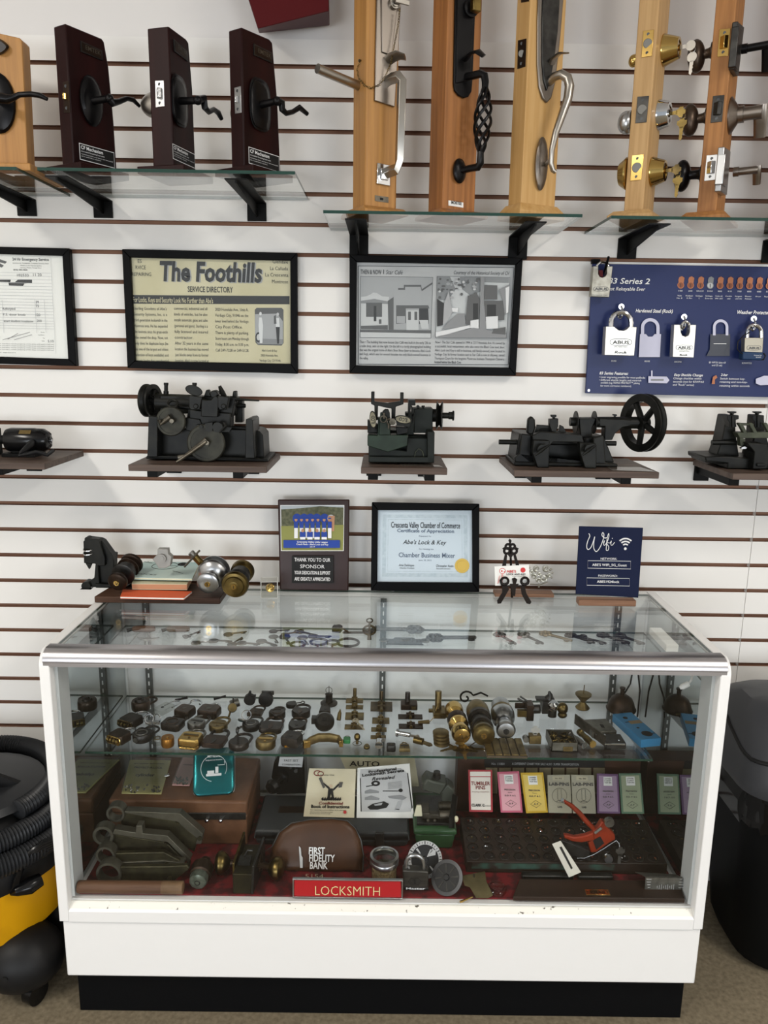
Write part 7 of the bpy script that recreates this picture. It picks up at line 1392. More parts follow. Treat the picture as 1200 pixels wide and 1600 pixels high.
# mortise lock with two brass knobs
t = thing('mortise_lock', 'old mortise lock standing between two round brass door knobs', 'lock', (W(385, 1390, -.5).x, -.46, DZ), zmin=DZ+.0005)
c = lambda pts, Y: [W(x, y, Y) for x, y in pts]
F1 = c([(363, 1364), (394, 1366), (392, 1405), (364, 1403)], -.515); F2 = c([(384, 1326), (411, 1326), (411, 1352), (385, 1352)], -.40)
for P_ in (F1, F2): P_[2].z = P_[3].z = DZ+.0005
for i in (0, 1): F2[i].z = F1[i].z = min(F1[0].z, F1[1].z)
part(t, 'lock_case', G().hexa([F1[3], F1[2], F1[1], F1[0], F2[3], F2[2], F2[1], F2[0]]), mat('dark lock case', '35301F', .45, .7, col2='24211A', scale=40), bev=.002)
d_ = (F2[1]-F1[1]); up_ = V((0, 0, .022)); th_ = V((.006, -.001, 0))
part(t, 'side_plate', G().hexa([F1[2], F1[2]+th_, F1[1]+th_+up_, F1[1]+up_, F2[2], F2[2]+th_, F2[1]+th_+up_, F2[1]+up_]), GUN, bev=.001)
d2 = V((-.006, 0, 0)); part(t, 'side_plate', G().hexa([F1[3]+d2+V((0, .03, 0)), F1[3]+V((0, .03, 0)), F1[0]+up_*.3+V((0, .03, 0)), F1[0]+d2+up_*.3+V((0, .03, 0)), F2[3]+d2, F2[3], F2[0]+up_*1.6, F2[0]+d2+up_*1.6]), OBRASS, bev=.001)
part(t, 'spindle', G().cyl(W(400, 1350, -.48), Z(425, 1355, DZ+.0292), .008, n=12).cyl(Z(352, 1348, DZ+.0292), Z(385, 1348, DZ+.0292), .008, n=12).lathe([(.022, 0), (.022, .004), (.013, .009)], W(405, 1347, -.46), V((1, .1, 0)), 20), BRONZE)
for p_, s_ in ((Z(433, 1357, DZ+.0292), 1), (Z(346, 1348, DZ+.0292), -1)):
    part(t, 'brass_knob', G().lathe([(.010, -.022), (.018, -.016), (.026, -.008), (.0285, 0), (.027, .008), (.020, .014), (.008, .017)], p_, V((s_, -.15, .05)), 26), OBRASS)
g = G().box(F1[0].lerp(F2[1], .4)+V((0, 0, .004)), (.03, .03, .008)).tube([F1[0].lerp(F2[1], .5)+V((-.01, 0, .004)), F1[0].lerp(F2[1], .5)+V((.0, .0, .024)), F1[0].lerp(F2[1], .5)+V((.012, 0, .024))], .003, 8); part(t, 'lever_works', g, GUN)
# dark grey tool case with books on it
Yc = -.335; x0, x1 = W(398, 1315, Yc).x, W(639, 1315, Yc).x; zs_ = W(520, 1312, Yc).z; ztp = W(520, 1299, Yc).z; yk = Z(430, 1241, ztp).y
t = TC = thing('tool_case', 'dark grey plastic tool case lying flat under the booklets', 'tool case', ((x0+x1)/2, (Yc+yk)/2, DZ))
def ringz(z, e): return [V((x0+e, Yc+e, z)), V((x1-e, Yc+e, z)), V((x1-e, yk-e, z)), V((x0+e, yk-e, z))]
part(t, 'base', G().rings([ringz(DZ, .012), ringz(DZ+.01, .004), ringz(zs_-.002, .001)]), TOOLGREY, bev=.004)
part(t, 'lid', G().rings([ringz(zs_, -.002), ringz(zs_+.003, -.002), ringz(ztp-.003, .001), ringz(ztp, .005)]), TOOLGREY, bev=.003)
for x in (455, 593): part(t, 'latch', G().bp(x-7, 1302, x+7, 1322, Yc-.008, .008), GUN, bev=.002)
part(t, 'label_plate', G().box((W(462, 1252, -.25).x-.01, -.24, ztp+.0006), (.075, .03, .001)), BRONZE)
# combination box lock with knob
p = Z(448, 1243, ztp); Yq = p.y; t = thing('safe_lock', 'black lock box with ball knob and white label on the back of the tool case', 'lock', (p.x, Yq+.03, ztp), zmin=ztp+.0005)
g = G().pp([(428, 1192), (434, 1181), (475, 1181), (477, 1240), (432, 1242), (424, 1215)], Yq, .07); part(t, 'body', g, BLKG, bev=.004)
part(t, 'label', G().pp([(437, 1183), (474, 1183), (472, 1199), (435, 1197)], Yq-.002, .002), PAPERG); pletter(t, [('FAST SET', 455, 1190, 4, 22, 'c'), ('COMBINATION', 455, 1196, 3, 28, 'c')], Yq-.0026, INK)
k0, k1 = W(441, 1215, Yq), W(424, 1231, Yq-.045); ax = k1-k0; part(t, 'knob', G().lathe([(.020, 0), (.020, .006), (.012, .010), (.010, .022), (.010, .030), (.018, .034), (.021, .044), (.016, .056), (.006, .058)], k0, ax, 22), BLKG); part(t, 'button', G().cp(462, 1205, Yq-.004, 3, .006, 14).cp(454, 1200, Yq-.003, 2, .005, 12), CHROME)
# booklets leaning on the tool case
def leaning(name, label, px, yb, yt, th, m, cat, grp, zfloor=None):
    P_ = [W(px[0][0], px[0][1], yt), W(px[1][0], px[1][1], yt), W(px[2][0], px[2][1], yb), W(px[3][0], px[3][1], yb)]
    if zfloor is not None: zf = zfloor+.001
    n = (P_[2]-P_[3]).cross(P_[0]-P_[3]).normalized(); T = Tilt(P_[3], n); q = [T.at(*p) for p in px]
    t = thing(name, label, cat, (q[2]+q[3])/2, group=grp, zmin=None if zfloor is None else zfloor+.0005); part(t, 'cover', G().prism(q, -n*th), m, bev=.0006); return t, T
GB = 'booklets on the tool case'
t, T = leaning('booklet', 'large aged book titled for cars standing behind the two booklets', [(531.5, 1183), (647, 1181), (655, 1229), (553, 1232)], Z(600, 1240, ztp).y+.004, Z(600, 1240, ztp).y+.02, .008, CREAM, 'book', GB, ztp)
T.letters(t, [('AUTO', 546, 1197, 8.5, 47, 'l', .01), ('Security Guide', 548, 1206, 4, 40)], INK)
for i in range(3): pass
t, T = leaning('booklet', 'cream instruction booklet with a drawn man and torch, left on the tool case', [(483, 1200.5), (556, 1201.5), (553.5, 1278), (474, 1276)], Z(515, 1278, ztp).y, Z(515, 1278, ztp).y+.055, .010, mat('aged cream cover', 'DCD3B8', .6, col2='CFC4A2', scale=10), 'booklet', GB, ztp)
T.e(496, 1208, 6, 4.6, mat('dark red print', '7A2A22', .6)).e(496, 1208, 4.4, 3, CREAM).e(501, 1209, 5, 4, MATS['dark red print']).e(501, 1209, 3.6, 2.6, CREAM)
T.p([(513, 1232), (520, 1232), (522, 1249), (519, 1249), (517, 1240), (515, 1249), (511, 1249)], INK).e(517, 1228.5, 2.6, 2.8, mat('cream face', 'CDB89A', .6)).p([(513, 1233), (504, 1224), (506, 1223), (516, 1231)], INK).p([(520, 1233), (529, 1224), (531, 1226), (521, 1236)], INK).p([(498, 1216), (502, 1214), (508, 1230), (505, 1232)], INKG).p([(530, 1222), (536, 1222), (534, 1230), (529, 1231)], INKG)
for i in range(9): T.p([(502+i*3.4, 1248+2*sin(i)), (505+i*3.4, 1245), (506+i*3.4, 1250), (503+i*3.4, 1251)], INK)
T.e(539, 1269, 2.6, 2.6, REDINK); T.out(t, 'print')
T.letters(t, [('Confidential', 517, 1257, 4, 38, 'c', .02, .1)], MATS['dark red print'], .002, (1, 0, 0)); T.letters(t, [('Book of Instructions', 516, 1262.5, 4.6, 60, 'c', .03), ('for opening automobiles and cabinets', 513, 1266.5, 1.8, 56, 'c'), ('with descriptive drawings and keys', 502, 1269.5, 1.6, 36, 'c'), ('by the bureau of lock study', 500, 1272, 1.6, 32, 'c'), ('Volume One', 511, 1212, 2.2, 22, 'c')], INK, .002)
t, T = leaning('booklet', 'grey and white spiral booklet with printed tools and a car, right on the tool case', [(558.5, 1200), (640, 1193), (647, 1278.5), (557, 1279)], Z(603, 1279, ztp).y, Z(603, 1279, ztp).y+.06, .012, PAPER, 'booklet', GB, ztp)
T.p([(562, 1215), (563, 1202), (626, 1200), (638, 1210), (644, 1262), (642, 1268), (628, 1269), (564, 1268)], PAPERG)
for pts in ([(562.5, 1216), (564, 1216), (565, 1268), (563.5, 1268)], [(636, 1208), (637.5, 1208), (645, 1262), (643, 1264)]): T.p(pts, INK)
T.e(587, 1224, 7, 4.4, INK).ln(572, 1229, 584, 1227, 1.4, INK).e(587, 1224, 3, 1.6, PAPERG).ln(598, 1236, 624, 1236, 1.2, INK).e(626, 1235, 3.4, 3, INK)
T.p([(570, 1236), (578, 1233), (592, 1236), (592, 1239), (570, 1240)], GL[2]).p([(570, 1246), (580, 1243), (593, 1247), (592, 1250), (570, 1250)], GL[2]).p([(606, 1244), (626, 1242), (636, 1246), (630, 1250), (608, 1247)], GL[2]).p([(622, 1252), (630, 1249), (624, 1264), (616, 1266)], GL[3]).ln(618, 1264, 624, 1265, 1, INK)
T.p([(574, 1261), (582, 1256), (600, 1252), (608, 1256), (604, 1262), (590, 1265), (578, 1265)], INK).p([(584, 1257), (598, 1254), (596, 1258), (586, 1259)], GL[3])
for i in range(5): T.ln(606, 1224+i*2.2, 628, 1221+i*2.2, .5, GL[2])
T.out(t, 'print'); T.letters(t, [('Professional', 576, 1208, 3.6, 44, 'l', .04), ('Locksmith Secrets', 566, 1213.5, 4, 66, 'l', .04)], INK, .0024, (.985, 0, .14)); T.letters(t, [('Revealed', 581, 1219.5, 4.6, 37, 'l', .02, .35)], INK, .0024, (.99, 0, .10))
# first bank pouch
Yp = -.435
t = thing('bank_pouch', 'brown vinyl zip pouch with white bank lettering leaning against the tool case', 'pouch', (W(500, 1375, Yp).x, Yp, DZ), zmin=DZ+.0006)
ol = [(420, 1345), (426, 1322), (437, 1300), (455, 1286), (485, 1280), (520, 1278.5), (543, 1282), (556, 1294), (564, 1312), (568, 1335), (567, 1372), (520, 1376), (470, 1376), (436, 1372)]
P0 = [W(x, y, -.43+.055*(1376-y)/98) for x, y in ol]
for p in P0: p.z = max(p.z, DZ+.002)
nb = V((0, -1, .55)).normalized(); cc = sum(P0, V((0, 0, 0)))/len(P0)
part(t, 'pouch', G().rings([[cc+(p-cc)*k+nb*o_ for p in P0] for k, o_ in ((.96, -.006), (1, 0), (.97, .006), (.90, .011), (.80, .0135), (.5, .0145))]), VINYL)
part(t, 'zip', G().tube([p+nb*.003 for p in P0[1:11]], .0022, 6), GUN); part(t, 'zip_pull', G().tube([P0[1]+nb*.006, P0[1]+V((-.018, -.004, -.012))], .0016, 6).tube([P0[9]+nb*.006, P0[9]+V((.012, -.004, -.016))], .0016, 6), CHROME)
T = Tilt(cc+nb*.0186, nb); T.p([(467, 1322), (470, 1325), (471, 1337), (473, 1340), (473, 1356), (469, 1356), (468, 1340)], PAPERG, .0); T.out(t, 'worn_label')
T.letters(t, [('FIRST', 482.5, 1334.5, 10, 25, 'l', .02), ('FIDELITY', 483, 1346, 10, 40, 'l', .02), ('BANK', 484, 1357.5, 10, 28, 'l', .02)], WINK, .001); T.letters(t, [('5154', 477, 1372, 6, 28, 'l', -.01)], mat('faded ink', '9A8A74', .6), .003)
# green machine
Yg = -.34
t = thing('key_duplicator', 'green enamelled portable key duplicator with grey motor in the middle of the case', 'key machine', (W(680, 1320, Yg).x, Yg+.08, DZ))
def zg(x, y): return (600+x/6.667, 1180+y/6.667)
def gp(g, pts, Y, dep): return g.pp([zg(*p) for p in pts], Y, dep)
A_ = [W(*zg(x, y), Yg) for x, y in ((320, 820), (745, 820), (705, 975), (345, 955))]; A_[2].z = A_[3].z = DZ
x0, x1, zg_ = A_[0].x, A_[1].x, A_[0].z
def rg(z, e, b=.0): return [V((x+(.5-i_)*0, y, z)) for i_, (x, y) in enumerate(((x0+e, Yg+e), (x1-e, Yg+e), (x1-e, Yg+.17-e), (x0+e, Yg+.17-e)))]
part(t, 'tub', G().rings([rg(DZ, .012), rg(DZ+.006, .006), rg(zg_, .0)]), MGREEN, bev=.006)
part(t, 'rim', G().rings([rg(zg_, -.003), rg(zg_+.012, -.003), rg(zg_+.018, .004)]), MGREEN, bev=.003)
zt2 = zg_+.018
part(t, 'deck', G().box(((x0+x1)/2, Yg+.075, zt2+.004), (x1-x0-.012, .13, .008)), GUN, bev=.001)
g = G().box(((x0+x1)/2-.004, Yg+.035, zt2+.016), (x1-x0-.05, .018, .012)).cyl(((x0+x1)/2+.012, Yg+.03, zt2+.02), (x1-.008, Yg+.03, zt2+.02), .011, n=14).cyl(((x0+x1)/2+.012, Yg+.065, zt2+.022), (x1-.008, Yg+.065, zt2+.022), .013, n=16).box((x0+.03, Yg+.05, zt2+.018), (.02, .05, .016))
for dx in (.0, .018): g.cyl((x0+.035+dx, Yg+.02, zt2+.012), (x0+.035+dx, Yg+.012, zt2+.012), .004, n=12)
part(t, 'carriage', g, IRONL, bev=.001)
g = gp(gp(G(), [(400, 310), (450, 245), (500, 270), (660, 300), (600, 400), (590, 420), (400, 370)], Yg+.06, .05), [(590, 380), (660, 300), (735, 360), (740, 500), (600, 500)], Yg+.07, .04); part(t, 'motor_housing', g, mat('grey green housing', '4A4E47', .4, .3), bev=.005)
a = W(*zg(548, 300), Yg+.085); b = W(*zg(552, 170), Yg+.085); part(t, 'motor_post', G().lathe([(.0115, 0), (.0105, (b-a).length*.8), (.009, (b-a).length*.82), (.009, (b-a).length)], a, b-a, 18), GUN)
part(t, 'side_guard', G().tube([W(*zg(740, 420), Yg+.06), W(*zg(725, 560), Yg+.03), W(*zg(708, 660), Yg+.005), W(*zg(705, 760), Yg-.006)], [(.004, .010)]*4, 8), BLKM); part(t, 'knob', G().ell(W(*zg(752, 665), Yg+.01), (.006, .006, .009)), CREAM); part(t, 'lever_tag', gp(G(), [(340, 530), (390, 530), (400, 640), (310, 640)], Yg+.01, .008), mat('ivory tag', 'C9C6AC', .5), bev=.002)
# glass jar
p = Z(600, 1374, DZ); k = S(p); zl = W(600, 1346, p.y).z
t = thing('glass_jar', 'small glass jar of tan chips with a clear-topped metal lid behind the red sign', 'jar', p)
r = 20.5*k; h = zl-DZ
part(t, 'jar', G().lathe([(r*.9, 0), (r, .004), (r, h*.8), (r*.97, h)], p, Z_, 28), CLEARP); part(t, 'chips', G().lathe([(r*.88, .003), (r*.93, .008), (r*.93, h*.72), (r*.5, h*.76)], p, Z_, 24), mat('tan chips', '7A684C', .7, col2='A08E6A', scale=180, thr=(.4, .6)))
lz = p+V((0, 0, h)); part(t, 'lid_band', G().rings([[lz+V((cos(2*pi*i/32)*q, sin(2*pi*i/32)*q, z_)) for i in range(32)] for q, z_ in ((r*1.0, -.004), (r*1.1, -.002), (r*1.1, .006), (r*1.06, .008), (r*1.1, .010), (r*1.08, .018), (r*.9, .020), (r*.88, .016))], cap=False), SATIN); part(t, 'lid_pane', G().cyl(lz+V((0, 0, .015)), lz+V((0, 0, .017)), r*.9, n=28), CLEARP)
# big steel padlock
Ym = -.495
t = thing('padlock', 'large grey steel padlock standing upright in front of the numbered dial', 'padlock', (W(649, 1392, Ym).x, Ym+.01, DZ))
def zm_(x, y): return (600+x/6.667, 1180+y/6.667)
bp_ = [W(*zm_(x, y), Ym) for x, y in ((195, 1200), (465, 1215), (462, 1400), (200, 1400))]; 
for q in bp_[2:]: q.z = DZ+.001
part(t, 'body', G().prism(bp_, (0, .024, 0)), mat('laminated steel', '55534F', .4, .85, col2='3F3D3A', scale=30, stretch=(.2, 1, 3)), bev=.003)
part(t, 'bumper', G().prism([bp_[3].lerp(bp_[0], .17)+V((-.001, -.001, 0)), bp_[2].lerp(bp_[1], .17)+V((.001, -.001, 0)), bp_[2]+V((.001, -.001, 0)), bp_[3]+V((-.001, -.001, 0))], (0, .026, 0)), RUBBER, bev=.003)
k = S(bp_[0]); sp = [(228, 1190), (232, 1110), (250, 1065), (285, 1045), (330, 1040), (375, 1055), (405, 1085), (415, 1130), (415, 1205)]
part(t, 'shackle', G().tube([W(*zm_(x, y), Ym+.012) for x, y in sp], 21/6.667*k, 12).tor(W(*zm_(240, 1180), Ym+.010), .0055, .0028, V((0, -.5, 1)), 16, 8), SATIN)
part(t, 'key_boss', G().prism([W(*zm_(320+x, 1320+y), Ym-.001) for x, y in ((-70, 0), (-40, -38), (40, -38), (70, 0), (40, 38), (-40, 38))], (0, .002, 0)).cp(*zm_(320, 1320), Ym-.002, 4.5, .003, 16), GUN); part(t, 'keyhole', G().cp(*zm_(320, 1315), Ym-.003, 1.8, .002, 10).pp([zm_(312, 1320), zm_(330, 1320), zm_(334, 1345), zm_(308, 1345)], Ym-.003, .002), INK)
pletter(t, [('Master', *zm_(330, 1398), 3.6, 30, 'c', .02)], Ym-.0016, WINK)
# numbered dial
def dial_disc(name, label, c, r, n_, face, rim, ticks):
    c = V(c); n_ = V(n_).normalized(); u = X_-n_*X_.dot(n_); u.normalize(); v = n_.cross(u)
    t = thing(name, label, 'dial', (c.x, c.y, c.z-r*abs(v.z)), group='lock dials')
    part(t, 'disc', G().lathe([(r, -.003), (r, 0), (r*.82, .0006), (r*.1, .0006)], c, n_, 40), rim)
    part(t, 'face', G().lathe([(r*.80, .0005), (r*.79, .0013), (r*.2, .0014), (r*.16, .004), (r*.05, .004)], c, n_, 36), face)
    return t, u, v, n_, c
k = S(W(664, 1343, -.43)); r = 27.5*k; n_ = V((.12, -.86, .5)); cz = V((W(664, 1343, -.43).x, -.43, DZ+r*.87))
t, u, v, n_, c = dial_disc('safe_dial', 'black dial with white numbered rim leaning behind the steel padlock', cz, r, n_, mat('dial black', '1A1B1E', .4), PAPERG, 0)
g = G()
for i in range(36):
    a = 2*pi*i/36; d_ = u*cos(a)+v*sin(a); p = c+d_*r*.9+n_*.0006; w_ = n_.cross(d_)*(.0007 if i % 3 else .0012); e = d_*r*(.05 if i % 3 else .08); g.face([p-w_-e, p-w_+e, p+w_+e, p+w_-e][::-1])
part(t, 'numbers', g, INK, smooth=0); g = G()
for a in (50, 130, 230, 310): d_ = u*cos(radians(a))+v*sin(radians(a)); w_ = n_.cross(d_)*.0026; g.prism([c+d_*r*.42-w_*.4+n_*.0015, c+d_*r*.75-w_+n_*.0015, c+d_*r*.75+w_+n_*.0015, c+d_*r*.42+w_*.4+n_*.0015], n_*.0008)
g.prism([c+u*x*r+v*y*r+n_*.0015 for x, y in ((.1, .15), (.3, .55), (.62, .5), (.6, .25))], n_*.0008)
part(t, 'pointers', g, PAPERG)
k = S(W(698, 1371, -.47)); r = 26*k; n_ = V((-.45, -.62, .65)); cz = Z(698, 1371, DZ+r*.80)
t, u, v, n_, c = dial_disc('safe_dial', 'dark dial with plain grey rim tilted on its spindle, right of the steel padlock', cz, r, n_, MATS['dial black'], mat('dark grey rim', '4C4C4E', .35, .6), 0)
g = G()
for a in range(0, 360, 45): d_ = u*cos(radians(a))+v*sin(radians(a)); w_ = n_.cross(d_)*.0018; g.prism([c+d_*r*.3-w_*.5+n_*.0015, c+d_*r*.74-w_+n_*.0015, c+d_*r*.74+w_+n_*.0015, c+d_*r*.3+w_*.5+n_*.0015], n_*.001)
part(t, 'pointers', g, GUN); e_ = V((c.x+.014, c.y+.01, DZ+.006)); part(t, 'spindle', G().tube([c-n_*.003, c-n_*.02, e_], .006, 10).box((e_.x-.012, e_.y-.004, DZ+.006), (.05, .02, .012)), GUN)
# brass tag, pink disc, pin
def flatpx(name, label, cat, px, z, th, m, group=None, bev=0): return single(name, label, cat, G().prism([Z(x, y, z+th) for x, y in px], (0, 0, -th)), m, group, bev)
OLB = mat('olive brass sheet', '6D6448', .4, .8, col2='575038', scale=25)
p = [W(x, y, -.475-(y-1365)*.0012) for x, y in ((722, 1370), (758, 1363), (760, 1378), (770, 1399), (763, 1404), (744, 1404), (734, 1386), (726, 1384))]
for q in p: q.z = max(q.z, DZ+.003)
t = thing('brass_tag', 'bent olive brass plate with a notch standing left of the pink disc', 'plate', (p[4]+p[5])/2); part(t, 'plate', G().prism(p, (0, .003, .001)), OLB); part(t, 'notch', G().pp([(740, 1366), (741.5, 1366), (741.5, 1374), (740, 1374)], -.482, .002), INK)
c = Z(776, 1392, DZ); t = thing('plastic_disc', 'pink tinted clear plastic disc box lying by the bent brass plate', 'box', c); part(t, 'disc', G().lathe([(.022, 0), (.024, .002), (.024, .010), (.022, .012)], c, Z_, 30), clear('pink plastic', (.85, .5, .5), 1.45, .05)); part(t, 'inner_ring', G().tor(c+V((0, 0, .0125)), .017, .0012, Z_, 28, 6), clear('pink plastic rim', (.9, .6, .6), 1.45, .05))
single('brass_pin', 'thin brass pin lying at the front glass below the bent brass plate', 'pin', G().tube([Z(719, 1411, DZ)+V((0, 0, .003)), Z(738, 1403, DZ)+V((0, 0, .003))], [.003, .0018], 8), BRASS)
# LOCKSMITH sign
Ys = -.523
t = thing('name_sign', 'red engraved counter name plate in a silver frame at the front of the case', 'sign', (W(543, 1409, Ys).x, Ys+.004, DZ))
q = [W(x, y, Ys) for x, y in ((460, 1374), (626, 1376), (627, 1410), (459.5, 1408))]; z0 = DZ+.001; q[2].z = q[3].z = z0; zt3 = (q[0].z+q[1].z)/2; q[0].z = q[1].z = zt3
pl = part(t, 'plate', G().prism(q, (0, .004, 0)), REDSIGN); x0, x1 = q[3].x, q[2].x
part(t, 'frame', G().box(((x0+x1)/2, Ys+.001, zt3+.0012), (x1-x0+.006, .008, .003)).box(((x0+x1)/2, Ys+.001, z0+.0015), (x1-x0+.006, .010, .003)).box((x0-.0015, Ys+.001, (z0+zt3)/2), (.003, .008, zt3-z0)).box((x1+.0015, Ys+.001, (z0+zt3)/2), (.003, .008, zt3-z0)), SATIN, bev=.0006)
pletter(pl, [('LOCKSMITH', 543, 1399, 17, 101, 'c', -.012)], Ys-.001, GOLDINK)
# pin kit: brown back box, packets, tray, front ledge
Yk = -.16
t = thing('chart_box', 'brown wooden chart box standing behind the row of pin packets', 'box', (W(850, 1275, Yk).x, -.13, DZ))
q = [W(x, y, Yk) for x, y in ((712, 1182), (1002, 1192), (1002, 1275), (712, 1275))]; q[2].z = q[3].z = DZ+.0005; q[0].z = q[1].z = W(850, 1186, Yk).z; q[2].x = min(q[2].x, XI1-.012); q[0].x = q[3].x; q[1].x = q[2].x
DKW = mat('dark walnut kit wood', '33231A', .5, col2='241811', scale=16, stretch=(.15, 1, 1))
part(t, 'box', G().prism(q, (0, .06, 0)), mat('brown box wood', '452A1C', .5, col2='33201A', scale=14), bev=.002)
part(t, 'chart_strip', G().bp(757, 1187, 945, 1199, Yk-.002, .002), INK); pletter(t, [('A DIFFERENT CHART FOR SALE ALSO  SUPER TRANSPOSITION', 852, 1195.5, 4, 104, 'c'), ('No. 11001', 778, 1195, 4, 20, 'c')], Yk-.0026, GL[3])
g = G()
for i in range(9): g.bp(759+i*21, 1200, 777+i*21, 1240, Yk-.001, .001)
part(t, 'chart_paper', g, mat('old chart paper', '8D8468', .6))
def zp_(x, y): return (700+x/2.927, 1170+y/2.927)
PK = 'pin packets in the display case'
def packet(label, px, mc, mi, head, body, tall=False):
    px = [zp_(*p) for p in px]; t, T = leaning('pin_packet', label, px, -.245, -.200, .006, mc, 'packet', PK, DZ)
    (x0, y0), (x1, y1), (x2, y2), (x3, y3) = px
    f = lambda u_, v_: quad_lerp(px, u_, v_)
    if mi: T.p([f(.08, .05), f(.92, .05), f(.92, .95), f(.08, .95)], mi)
    if head: T.p([f(*q) for q in head[0]], head[1])
    T.out(t, 'label_print')
    T.letters(t, [(s_, *f(u_, v_), h_, w_*(x1-x0), 'c', b_) for s_, u_, v_, h_, w_, b_ in body], INKG if not tall else MATS['dark red print'], .002)
    return t, T, f
PAPR = mat('pale packet paper', 'C9C5B4', .6)
t, T, f = packet('white and red pin packet, first on the left of the row', [(93, 97), (202, 97), (205, 290), (97, 288)], mat('red packet', 'A5343C', .6), mat('white packet paper', 'DDD6CC', .6), None, [('TUMBLER', .5, .36, 5.4, .8, .02), ('PINS', .5, .46, 5.4, .4, .02), ('keying supplies', .5, .53, 1.6, .7, 0)], True)
T.letters(t, [('CLARK C', *f(.38, .87), 4, 20, 'c', .03), ('SECURITY PRODUCTS', *f(.76, .87), 2, 13, 'c')], INK, .0024)
T.k = 0; T.g = G(); T.mats = []; T.p([f(0, 0), f(1, 0), f(1, .17), f(0, .17)], MATS['red packet'], .0016).p([f(.07, .04), f(.93, .04), f(.93, .15), f(.07, .15)], MATS['white packet paper'], .0016); T.out(t, 'red_header')
def packet2(label, px, mc, mi):
    t, T, f = packet(label, px, mc, mi, [[(.3, .08), (.7, .08), (.7, .30), (.3, .30)], PAPER], [('LOWER', .5, .14, 1.8, .3, .02), ('5 UNIT', .5, .19, 1.8, .32, .02), ('TOP PIN', .5, .24, 1.8, .32, .02), ('PRECISION', .5, .46, 2.4, .5, .02), ('finest', .5, .52, 1.6, .2, 0), ('D.D. P. & S.', .5, .60, 2.2, .5, .02), ('A P', .5, .80, 2.6, .2, .02)])
    g = G(); g.tube([T.at(*f(*q), .002) for q in ((.25, .78), (.5, .69), (.75, .78), (.5, .87))], .0005, 5, True); part(t, 'diamond_mark', g, INKG)
packet2('pink pin packet second in the row', [(225, 106), (325, 103), (342, 292), (242, 292)], mat('pink packet', 'C4617A', .6), mat('pale pink paper', 'D79FA8', .6))
packet2('yellow pin packet third in the row', [(332, 110), (435, 108), (457, 292), (358, 295)], mat('yellow packet', 'C9A430', .6), mat('pale yellow paper', 'D9BE62', .6))
def packet3(label, px):
    t, T, f = packet(label, px, mat('grey packet', 'A29E8B', .6), None, [[(.22, .03), (.72, .03), (.72, .14), (.22, .14)], mat('beige sticker', 'B3AC93', .6)], [('LAB-PINS', .5, .28, 4.6, .9, .03), ('LAB', .5, .86, 2.6, .2, .03), ('No. 003', .48, .11, 2, .3, .02)])
    g = G(); R_ = lambda r_: [T.at(f(.5, .54)[0]+r_*cos(2*pi*i/24), f(.5, .54)[1]+r_*sin(2*pi*i/24), .002) for i in range(24)]
    g.tube(R_(11.5), .0004, 5, True).tube([T.at(*f(*q), .002) for q in ((.42, .38), (.58, .38), (.58, .62), (.5, .70), (.42, .62))], .0004, 5, True).tube([T.at(*f(*q), .002) for q in ((.36, .70), (.5, .66), (.64, .70))], .0006, 5); part(t, 'pin_mark', g, INKG)
packet3('grey pin packet with round pin emblem, fourth in the row, beside the yellow one', [(455, 120), (558, 119), (567, 295), (460, 293)])
packet3('grey pin packet with round pin emblem, fifth in the row, beside the purple one', [(563, 119), (668, 121), (677, 297), (572, 295)])
packet2('purple pin packet sixth in the row', [(682, 113), (778, 116), (788, 297), (683, 295)], mat('purple packet', '6C4E72', .6), mat('pale purple paper', '9F88A0', .6))
packet2('green pin packet last in the row', [(782, 113), (882, 112), (898, 298), (795, 297)], mat('green packet', '5E7A64', .6), mat('pale green paper', '9BA488', .6))
# tray of pin cups
zt4 = DZ+.032
t = thing('pin_tray', 'dark worn wooden tray with rows of round pin cups and a teal scuffed front edge', 'tray', (.5, -.33, DZ))
A_, B_, C_, D_ = V((.226, -.425, zt4)), V((.735, -.425, zt4)), V((.735, -.255, zt4+.012)), V((.226, -.255, zt4+.012))
part(t, 'board', G().hexa([V((A_.x, A_.y, DZ+.0005)), V((B_.x, B_.y, DZ+.0005)), B_, A_, V((D_.x, D_.y, DZ+.0005)), V((C_.x, C_.y, DZ+.0005)), C_, D_]), mat('dark tray wood', '2A1E17', .45, col2='1F1712', scale=14), bev=.002)
part(t, 'front_edge', G().box((.42, -.4256, zt4-.012), (.36, .001, .016)), mat('teal scuffed paint', '2E4A40', .6, col2='241B15', scale=30, thr=(.35, .6)))
nt_ = (B_-A_).cross(D_-A_).normalized(); g1 = G(); g2 = G(); rr = random.Random(8); cols = []
for j in range(5):
    for i in range(13):
        p = A_+(B_-A_)*((i+.6)/13.4)+(D_-A_)*((j+.6)/5.2)
        g1.tor(p+nt_*.0004, .0135, .0016, nt_, 20, 5); g1.lathe([(.0125, .0003), (.006, .0006)], p, nt_, 16)
        for k_ in range(rr.randint(1, 5) if j > 2 else rr.randint(0, 2)):
            o_ = p+V((rr.uniform(-.007, .007), rr.uniform(-.007, .007), .0025)); g2.mat(rr.randint(0, 2)).cyl(o_, o_+V((rr.uniform(-.004, .004), rr.uniform(-.004, .004), .001)), .0014, n=6)
part(t, 'pin_cups', g1, mat('cup dark', '18110D', .4)); part(t, 'loose_pins', g2, [OBRASS, mat('copper pins', '8A4A34', .35, .9), SATIN], kind='stuff')
t = thing('wood_ledge', 'dark wooden front ledge with a small brass label along the right front glass', 'ledge', (.55, -.49, DZ))
q = [(W(801, 1412, -.53).x, -.527), (W(1078, 1416, -.53).x-.012, -.527), (W(1060, 1390, -.47).x, -.462), (W(812, 1388, -.47).x, -.462)]
part(t, 'ledge', G().prism([V((x, y, DZ+.0005)) for x, y in q], (0, 0, .012)), DKW, bev=.002)
